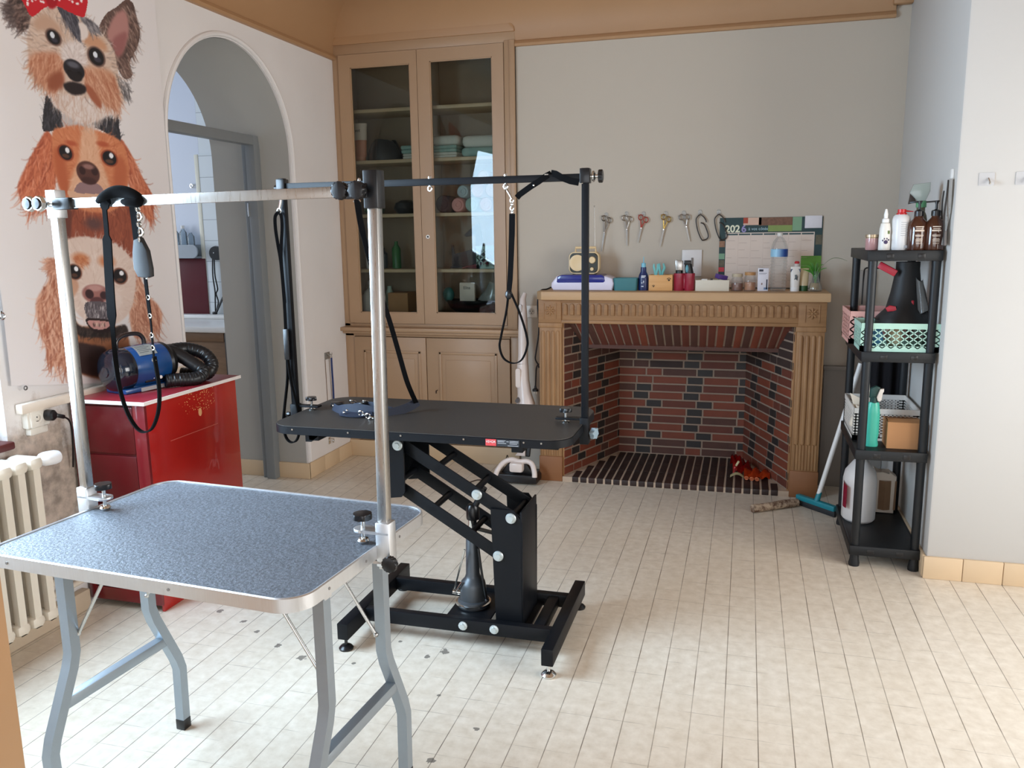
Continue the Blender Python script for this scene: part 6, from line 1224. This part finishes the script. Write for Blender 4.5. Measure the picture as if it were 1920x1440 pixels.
b = B(); b.lathe([(.001,0),(.05,0),(.053,.01),(.05,.02),(.001,.02)], (-1.265,4.84,.41), 26, axis=(0,-1,0)); obj('dust_cup', b, M((170,164,164), .2), t, 'grey round dust cup')
b = B(); b.bar((-1.30,4.86,.32),(-1.305,4.82,.17),.07,.045,(0,1,0),.01); b.bar((-1.255,4.85,.30),(-1.262,4.80,.14),.028,.03,(0,1,0),.006); obj('neck', b, M((32,36,40), .35), t, 'black neck')
b = B(); b.prism([(-.035,.0),(.028,.0),(.03,.085)], (-1.30,4.772,.15), (1,0,0), (0,0,1), (0,.02,0), bev=.004); obj('hinge_cover', b, VW, t)
b = B(); b.prism([(-1.445,.012),(-1.172,.012),(-1.172,.045),(-1.185,.062),(-1.43,.062),(-1.445,.045)], (0,4.655,0), (1,0,0), (0,0,1), (0,.17,0), bev=.006); hd = obj('floor_head', b, M((22,20,22), .3), t, 'black floor head')
b = B(); b.tube(spline([(-1.425,4.66,.055),(-1.415,4.665,.085),(-1.385,4.69,.125),(-1.335,4.70,.145),(-1.29,4.70,.135),(-1.24,4.70,.140),(-1.205,4.69,.125),(-1.185,4.665,.085),(-1.183,4.66,.055)],6), .016, 12); b.boxm(Matrix.Translation((-1.300,4.685,.105)) @ Matrix.Diagonal((.085,.06,.06,1)), .014); obj('white_shell', b, VW, hd)
b = B(); b.prism([(-1.42,.05),(-1.36,.12),(-1.24,.12),(-1.195,.05)], (0,4.70,0), (1,0,0), (0,0,1), (0,.10,0), bev=.01); obj('brush_housing', b, M((26,24,26), .3), hd)
b = B(); b.tube(spline([(-1.43,4.72,.03),(-1.47,4.70,.014),(-1.52,4.68,.010),(-1.55,4.66,.012),(-1.58,4.62,.008)],5), .004, 6); b.tube(spline([(-1.43,4.90,.09),(-1.415,4.88,.12),(-1.40,4.86,.10),(-1.37,4.84,.08)],5), .003, 6); obj('power_cord', b, M((60,44,36), .5), t)
# hook and blue lead on the left pier, ring below
t = thing('wall_hook', 'clear double hook on the white pier beside the cupboard', 'hook', (-2.59, 4.80, .72), 0)
b = B(); b.box(-2.6,-2.594,4.765,4.83,.715,.76,.002); b.tube(spline([(-2.594,4.78,.755),(-2.575,4.78,.745),(-2.575,4.79,.735),(-2.58,4.80,.75),(-2.575,4.815,.74),(-2.575,4.82,.755)],4), .003, 6); obj('hook_body', b, glass('hook_plastic_grey', (200,196,190), .1, 1.6, .4), t)
t = thing('dog_lead', 'navy blue lead hanging from the hook on the white pier', 'lead', (-2.58, 4.82, .42))
b = B(); b.torus((-2.577,4.815,.728),.007,.002,(1,0,0),10,5); obj('clip', b, CHROME, t)
b = B(); b.strap(spline([(-2.578,4.815,.722),(-2.579,4.817,.65),(-2.58,4.822,.55),(-2.585,4.83,.42)],4), .012, .004, (.5,.85,0)); b.strap([(-2.596,4.765,.715),(-2.597,4.768,.6),(-2.597,4.772,.42)], .005, .002, (0,1,0), mi=1); obj('webbing', b, [M((32,52,104), .7, 0, .1, 80), M((150,130,112), .6)], t)
b = B(); b.box(-2.6,-2.596,4.755,4.78,.155,.20,.001); b.torus((-2.585,4.80,.172),.013,.0028,(1,.3,0),14,6); b.cyl((-2.6,4.79,.188),(-2.585,4.795,.186),.003,n=8); single('tether_ring', b, CHROME, 'small metal tether ring low on the white pier above the plinth', 'ring')
# ------------------------------------------------------------------ black plastic shelf unit on the right
t = thing('shelf_unit', 'tall black plastic shelf unit with four shelves standing against the right wall', 'shelf unit', (.64, 4.11, 0))
SX0, SX1, SY0, SY1 = .505, .775, 3.825, 4.395
b0 = None
levels = (1.408, .978, .542, .098)
for z in levels:
    b = B(); b.box(SX0-.012, SX1+.006, SY0-.012, SY1+.012, z-.008, z, .003)
    for q in ((SX0-.012,SX1+.006,SY0-.014,SY0-.004),(SX0-.012,SX1+.006,SY1+.004,SY1+.014),(SX0-.014,SX0-.004,SY0-.012,SY1+.012),(SX1-.002,SX1+.008,SY0-.012,SY1+.012)): b.box(*q, z-.043, z+.001, .003)
    for k in range(5): y = SY0+.06+.112*k; b.box(SX0, SX1, y, y+.006, z-.03, z-.008)
    s = obj('shelf', b, BLACKSHELF, t)
    for x in (SX0+.075, SX1-.075):
        b = B(); b.box(x-.014, x+.014, SY0-.0155, SY0-.0135, z-.032, z-.012, .001); obj('lug', b, BLACKPL, s)
ZT = [(1.408-.04, .978), (.978-.04, .542), (.542-.04, .098), (.06, 0)]
for x in (SX0+.012, SX1-.012):
    for y in (SY0+.010, SY1-.010):
        b = B()
        for (za, zb) in ZT:
            b.lathe([(.001,zb),(.0175,zb),(.0185,zb+.03),(.0185,za-.03),(.0195,za),(.001,za)] if zb > 0 else [(.001,0),(.023,0),(.024,.012),(.020,.03),(.0185,.06),(.001,.06)], (x,y,0), 16)
        obj('post', b, BLACKSHELF, t)
# bottles on top
ZS = 1.409
t = thing('candle_jar', 'small pink candle jar with a metal lid at the left of the shelf top', 'jar', (.520, 3.93, ZS))
b = B(); b.lathe([(.001,0),(.024,0),(.026,.004),(.026,.05),(.001,.05)], (.520,3.93,ZS), 24); obj('jar_body', b, M((176,134,132), .2, 0, .04, 20, coat=.3), t)
b = B(); b.lathe([(.001,.05),(.0255,.05),(.0255,.052),(.024,.053),(.0275,.054),(.0275,.066),(.001,.067)], (.520,3.93,ZS), 24); obj('lid', b, M((170,150,124), .3, .6), t)
t = thing('lotion_bottle', 'white tapered nozzle bottle with a purple paw mark beside the candle jar', 'bottle', (.566, 3.90, ZS))
b = B(); b.lathe([(.001,0),(.0235,0),(.0245,.004),(.0225,.09),(.018,.112),(.010,.118),(.001,.118)], (.566,3.90,ZS), 24); obj('bottle_body', b, M((232,228,220), .35, 0, .02, 20), t)
b = B(); b.lathe([(.001,.116),(.0145,.116),(.014,.13),(.008,.135),(.0085,.15),(.004,.172),(.001,.173)], (.566,3.90,ZS), 16); obj('nozzle', b, WHITEPL, t)
b = B(); b.ball((.568,3.8765,ZS+.034),(.0085,.0015,.0085),12)
for a in (-1.2,-.45,.3,1.0): b.ball((.568+.013*math.sin(a),3.8775,ZS+.036+.013*math.cos(a)),(.003,.0015,.004),8)
b.box(.562,.582,3.8785,3.8805,ZS+.068,ZS+.082,mi=1); obj('print', b, [M((70,56,92), .5), M((98,116,62), .5)], t)
t = thing('spray_can', 'white bottle with a red spout cap on the shelf top', 'bottle', (.627, 3.90, ZS))
b = B(); b.lathe([(.001,0),(.034,0),(.036,.006),(.036,.125),(.032,.14),(.024,.148),(.001,.149)], (.627,3.90,ZS), 28); obj('bottle_body', b, M((222,222,222), .3, 0, .02, 20), t)
b = B()
for k in range(7): b.box(.622,.648,3.864,3.8675,ZS+.06+.009*k,ZS+.062+.009*k)
b.box(.636,.654,3.866,3.8715,ZS+.008,ZS+.02); obj('lettering', b, M((164,166,170), .5), t)
b = B(); b.lathe([(.001,.146),(.021,.146),(.021,.152),(.017,.156),(.0165,.170),(.001,.172)], (.627,3.90,ZS), 20); b.cyl((.640,3.90,ZS+.163),(.672,3.90,ZS+.160),.004,.0015,n=8); obj('cap', b, M((196,30,36), .25, 0, .04, 20), t)
AMB = M((72,40,26), .12, 0, .1, 20, coat=.5)
def amber(x, y, label, ang):
    t = thing('amber_pump_bottle', label, 'bottle', (x, y, ZS), 0, 'brown pump bottles on the shelf top'); r = .0405
    b = B(); b.lathe([(.001,0),(r*.97,0),(r,.005),(r,.095),(r*.9,.112),(r*.5,.130),(.0165,.136),(.0165,.142),(.001,.142)], (x,y,ZS), 32); obj('bottle_body', b, AMB, t)
    b = B(); b.lathe([(.001,.140),(.0185,.140),(.0185,.160),(.0155,.163),(.0085,.165),(.005,.168),(.005,.196),(.001,.197)], (x,y,ZS), 20); c, s = math.cos(ang), math.sin(ang); b.bar((x-c*.010,y-s*.010,ZS+.200),(x+c*.04,y+s*.04,ZS+.197),.012,.007,bev=.002); b.cyl((x,y,ZS+.19),(x,y,ZS+.201),.007,n=12); obj('pump_head', b, BLACKPL, t)
    b = B()
    for zz, w, h in ((.094,.032,.004),(.086,.028,.003),(.077,.036,.006),(.060,.032,.003),(.056,.030,.002),(.046,.024,.002),(.042,.028,.002),(.038,.026,.002),(.033,.027,.002),(.026,.024,.002)):
        b.grid(lambda u, v: (x+(r+.0006)*math.sin((u-.5)*w/r), y-(r+.0006)*math.cos((u-.5)*w/r), ZS+zz+h*v), 6, 1)
    obj('lettering', b, M((226,208,190), .5), t)
amber(.690, 3.875, 'brown pump bottle with white printing standing beside the red capped bottle', 2.7)
amber(.752, 3.862, 'brown pump bottle with white printing standing nearest the right wall', 3.05)
t = thing('spray_bottle', 'dark topped trigger sprayer with a green collar behind the brown pump bottles', 'bottle', (.712, 3.97, ZS))
b = B(); b.lathe([(.001,0),(.026,0),(.028,.006),(.028,.12),(.024,.145),(.017,.16),(.017,.18),(.001,.18)], (.712,3.97,ZS), 22); obj('bottle_body', b, M((96,92,72), .25, 0, .1, 20), t)
b = B(); b.lathe([(.001,.178),(.021,.178),(.021,.205),(.001,.206)], (.712,3.97,ZS), 20); obj('collar', b, M((86,148,104), .4), t, 'green collar')
b = B(); b.prism([(-.052,.192),(-.046,.24),(-.036,.236),(-.02,.20)], (.712,3.96,ZS), (1,0,0), (0,0,1), (0,.016,0), bev=.003); obj('trigger', b, M((52,42,38), .4), t, 'dark brown trigger')
b = B(); b.prism([(-.05,.238),(-.035,.275),(.03,.282),(.03,.245),(.015,.205),(-.015,.203)], (.712,3.955,ZS), (1,0,0), (0,0,1), (0,.028,0), bev=.005); obj('spray_head', b, glass('sprayer_plastic', (206,216,208), .1, 1.2, .55), t, 'cloudy clear spray head')
# towel strip hanging on the side wall
t = thing('hanging_towel', 'white cloth strip with dark edging hanging beside the brown pump bottles', 'cloth', (.79, 3.82, 1.42))
b = B(); b.grid(lambda u, v: (.789-.012*math.sin(PI*min(1,u*1.1))-.006*math.sin(9*v+5*u)*(1-v), 3.79+.075*u*(1-.5*v)+.012*math.sin(6*v), 1.43+.265*v), 8, 16, thick=.004); obj('cloth_strip', b, M((206,202,196), .9, 0, .05, 40, .3), t, ang=80)
b = B(); b.tube(spline([(.776,3.80,1.69),(.772,3.79,1.62),(.770,3.795,1.55),(.772,3.785,1.47),(.774,3.79,1.435)],5), .0035, 6); b.tube(spline([(.775,3.86,1.65),(.773,3.865,1.60),(.777,3.87,1.53)],5), .003, 6); obj('dark_edging', b, M((46,40,36), .7), t)
b = B(); b.prism([(-.012,.0),(.014,.0),(.012,.055),(-.006,.06)], (.772,3.785,1.428), (0,1,0), (0,0,1), (.01,0,0), bev=.003); obj('printed_tag', b, M((96,92,90), .5), t, 'grey tag')
b = B(); b.box(.786,.797,3.80,3.835,1.69,1.735,.004); single('adhesive_hook', b, WHITEPL, 'white adhesive hook holding the hanging cloth strip', 'hook', 'hooks on the right wall')
for x, l in ((.905,'clear adhesive hook on the white right wall nearest its corner'),(1.035,'clear adhesive hook on the white right wall cut by the picture edge')):
    b = B(); b.prism(rrect(.056,.050,.004,4,x,1.687), (0,3.7592,0), (1,0,0), (0,0,1), (0,-.002,0)); single('adhesive_hook', b, M((186,186,187), .35), l, 'hook', 'hooks on the right wall')
    o = COL.objects[-1]
    b = B(); b.tube(spline([(x+.006,3.757,1.69),(x+.008,3.746,1.678),(x+.008,3.738,1.668),(x+.008,3.735,1.676)],5), .004, 8)
    INV[o] = Matrix.Translation(o.location).inverted(); obj('steel_hook', b, CHROME, o)
# second shelf: baskets, dryer, bags
Z2 = .979
MINT = M((168,206,190), .45, 0, .04, 20)
basket('perforated_basket', 'mint green perforated basket at the front of the second shelf', .487, .800, 3.83, 4.06, Z2, .122, MINT, 18, 7, .0042, True, 14)
basket('perforated_basket', 'pale pink basket behind the mint green one on the second shelf', .468, .735, 4.075, 4.385, Z2, .15, M((224,170,160), .45, 0, .04, 20), 12, 7, .006, True, 12)
b = B(); b.ball((.56,3.92,Z2+.05),(.03,.045,.045),14); single('blue_packet', b, M((70,130,168), .4, 0, .3, 40), 'blue packet inside the mint green basket', 'packet')
b = B(); b.ball((.635,3.93,Z2+.05),(.035,.05,.045),14); single('beige_packet', b, M((186,178,150), .5, 0, .2, 40), 'beige packet inside the mint green basket next to the blue one', 'packet')
t = thing('stand_dryer', 'large black cone shaped dryer with red accents on the second shelf', 'dryer', (.67, 4.16, Z2))
BD = M((22,22,24), .55, 0, .15, 30)
b = B(); b.lathe([(.13,.10),(.125,.13),(.085,.17),(.068,.24),(.058,.30),(.052,.345),(.052,.375),(.001,.376)], (.688,4.03,Z2), 28, sx=.95, sy=.85); b.lathe([(.001,.10),(.128,.10)], (.688,4.03,Z2), 28, sx=.95, sy=.85); obj('cone', b, BD, t)
b = B(); b.bar((.565,4.0,Z2+.365),(.635,3.985,Z2+.325),.02,.03,(0,0,1),.004); b.prism([(-.03,0),(-.012,.012),(.012,.008),(.018,-.012),(-.02,-.016)], (.628,3.968,Z2+.175), (1,0,0), (0,0,1), (0,.012,0), bev=.003); b.box(.70,.712,3.965,3.985,Z2+.175,Z2+.21,.003); obj('red_accent', b, M((176,34,52), .4), t, 'red accent')
b = B(); b.prism([(-.16,.125),(-.08,.15),(.1,.15),(.1,.105),(-.09,.105)], (.72,3.985,Z2), (1,0,0), (0,0,1), (0,.06,0), bev=.006); obj('base_flange', b, BD, t)
b = B(); b.tube(spline([(.60,4.1,Z2+.345),(.575,4.2,Z2+.34),(.55,4.3,Z2+.335),(.548,4.34,Z2+.30),(.547,4.34,Z2+.16)],5), .004, 6); obj('cable', b, BLACKPL, t)
b = B(); b.grid(lambda u, v: (.752+.026*math.cos(2*PI*u)*(1.1-.5*v)-.022*v, 4.0+.05*math.sin(2*PI*u)*(1-.4*v), Z2+.155+.15*v+.012*math.sin(9*u+4*v)), 18, 8, thick=.002); single('plastic_bag', b, glass('bag_grey', (186,186,184), .15, 1.4, .5), 'crumpled grey plastic bag beside the black cone dryer', 'bag', ang=80)
b = B(); b.ball((.735,4.06,Z2+.16),(.045,.07,.06),14); b.ball((.755,4.0,Z2+.125),(.03,.06,.045),12); single('black_cloth', b, BD, 'black cloth bundle beside the cone dryer above the mint basket', 'cloth', ang=80)
# third shelf
Z3 = .543
basket('perforated_basket', 'white perforated basket at the back of the third shelf', .500, .775, 4.0, 4.36, Z3, .15, M((226,220,212), .45, 0, .03, 20), 16, 9, .0052, False, 16)
t = thing('spray_bottle', 'turquoise spray bottle with a white trigger at the front of the third shelf', 'bottle', (.566, 3.90, Z3))
b = B(); b.lathe([(.001,0),(.027,0),(.029,.008),(.025,.03),(.029,.06),(.029,.15),(.024,.19),(.020,.20),(.001,.201)], (.566,3.90,Z3), 26, sy=.75); obj('bottle_body', b, M((72,190,168), .3, 0, .05, 20), t)
b = B(); b.lathe([(.001,.198),(.016,.198),(.016,.225),(.001,.226)], (.566,3.90,Z3), 16); b.prism([(-.02,.22),(-.018,.262),(.005,.275),(.022,.268),(.018,.22)], (.566,3.888,Z3), (1,0,0), (0,0,1), (0,.024,0), bev=.005); obj('spray_head', b, M((16,62,58), .4), t, 'dark green spray head')
b = B(); b.prism([(.008,.225),(.020,.262),(.036,.264),(.036,.25),(.028,.243),(.030,.215),(.02,.205),(.012,.21)], (.566,3.880,Z3), (1,0,0), (0,0,1), (0,.020,0), bev=.003); obj('trigger', b, WHITEPL, t, 'white trigger')
t = thing('cardboard_box', 'open brown cardboard box at the front of the third shelf against the wall', 'box', (.70, 3.93, Z3))
KR = M((178,128,84), .75, 0, .05, 12)
b = B()
for q in ((.625,.765,3.87,3.873,0,.118),(.625,.765,4.02,4.023,0,.118),(.625,.628,3.873,4.02,0,.118),(.762,.765,3.873,4.02,0,.118),(.628,.762,3.873,4.02,0,.004)): b.box(q[0],q[1],q[2],q[3],Z3+q[4],Z3+q[5])
obj('box_body', b, KR, t)
b = B(); b.bar((.695,3.872,Z3+.117),(.695,3.915,Z3+.126),.136,.003); obj('front_flap', b, KR, t)
b = B(); b.bar((.695,4.021,Z3+.117),(.695,3.98,Z3+.112),.136,.003); obj('rear_flap', b, M((150,106,72), .75, 0, .05, 12), t)
b = B(); b.prism([(0,0),(.06,.02),(.052,.16),(.02,.075),(-.03,.10)], (.52,4.10,Z3+.10), (1,0,0), (0,0,1), (0,.004,0)); b.boxm(Matrix.Translation((.525,4.05,Z3+.10)) @ Matrix.Rotation(.3,4,'Y') @ Matrix.Diagonal((.05,.05,.10,1)), .006); single('paper_packet', b, M((226,214,196), .7, 0, .05, 20), 'white paper packet sticking out of the white basket at its left', 'packet')
b = B(); b.ball((.60,4.20,Z3+.07),(.045,.06,.065),14); single('pink_pouch', b, M((178,140,128), .5, 0, .1, 30), 'dusty pink pouch inside the white basket', 'pouch')
t = thing('hanging_apron', 'dark cloth hanging behind the shelf unit below the second shelf', 'cloth', (.70, 4.43, .60))
b = B(); b.grid(lambda u, v: (.60+.16*u, 4.432+.012*math.sin(16*u), .66+.31*v), 20, 4, thick=.004); obj('cloth_panel', b, M((36,32,36), .85, 0, .15, 60, .3), t, ang=80)
# bottom shelf
Z4 = .099
t = thing('canister', 'white plastic canister with a blue cap and red label on the bottom shelf', 'canister', (.57, 4.21, Z4))
b = B(); b.lathe([(.001,0),(.072,0),(.08,.01),(.08,.20),(.072,.24),(.036,.29),(.026,.297),(.026,.315),(.001,.315)], (.572,4.21,Z4), 32, sx=.97, sy=1.25); obj('canister_body', b, M((224,222,220), .35, 0, .02, 15), t)
b = B(); b.lathe([(.001,.31),(.03,.31),(.03,.34),(.001,.342)], (.572,4.21,Z4), 20); obj('cap', b, M((44,70,160), .4), t, 'blue cap')
b = B(); b.grid(lambda u, v: (.572-(.0815*.97)*math.cos((u-.55)*1.2), 4.21-.0815*1.25*math.sin((u-.3)*1.3+.2), Z4+.075+.125*v*(1-.12*u)), 6, 2, thick=.001); lb = obj('label', b, M((168,30,66), .4), t, 'dark red label')
b = B(); b.prism([(-.055,.0),(.05,.0),(.055,.19),(.02,.215),(-.01,.20),(-.05,.225)], (.70,4.31,Z4), (1,0,0), (0,0,1), (0,.07,0), bev=.01); b.grid(lambda u, v: (.645+.11*u, 4.305+.01*math.sin(9*u), Z4+.02+.15*v), 6, 6, mi=1, thick=.003); single('paper_bag', b, [M((214,200,184), .7, 0, .06, 20), M((176,140,108), .7, 0, .1, 20)], 'crumpled beige paper bag at the back of the bottom shelf', 'bag')
# floor things at the right
t = thing('floor_squeegee', 'teal floor squeegee with a white handle leaning behind the black shelf unit', 'squeegee', (.40, 4.60, 0))
b = B(); b.bar((.318,4.672,.045),(.50,4.488,.045),.032,.030,bev=.006); hd = obj('head', b, M((26,132,146), .4, 0, .05, 20), t)
b = B(); b.bar((.318,4.668,.017),(.50,4.484,.017),.020,.032,bev=.003); obj('rubber_blade', b, M((36,40,44), .6), hd, 'dark rubber blade')
b = B(); b.cyl((.412,4.578,.055),(.425,4.586,.105),.016,.013); obj('handle_socket', b, M((26,132,146), .4, 0, .05, 20), hd)
b = B(); b.cyl((.420,4.583,.09),(.600,4.66,.80),.0125); obj('handle', b, WHITEPL, t)
n = N('birch_bark'); bb = n.bsdf(Roughness=.8); f = n.noise(38, 4, .65, n.obj()); n.l(n.mix(n.ramp(f, .38, .6), lin((92,64,48)), lin((188,166,142))), bb.inputs['Base Color']); n.bump(f, .5, .005, bb)
b = B(); P = [Vector((.078,4.463,.0235)), Vector((.15,4.513,.022)), Vector((.23,4.572,.0235)), Vector((.315,4.63,.0225))]; b.tube(P, [.0225,.0215,.023,.0215], 14); single('birch_log', b, n.m, 'short peeling log lying on the floor in front of the fireplace', 'log')
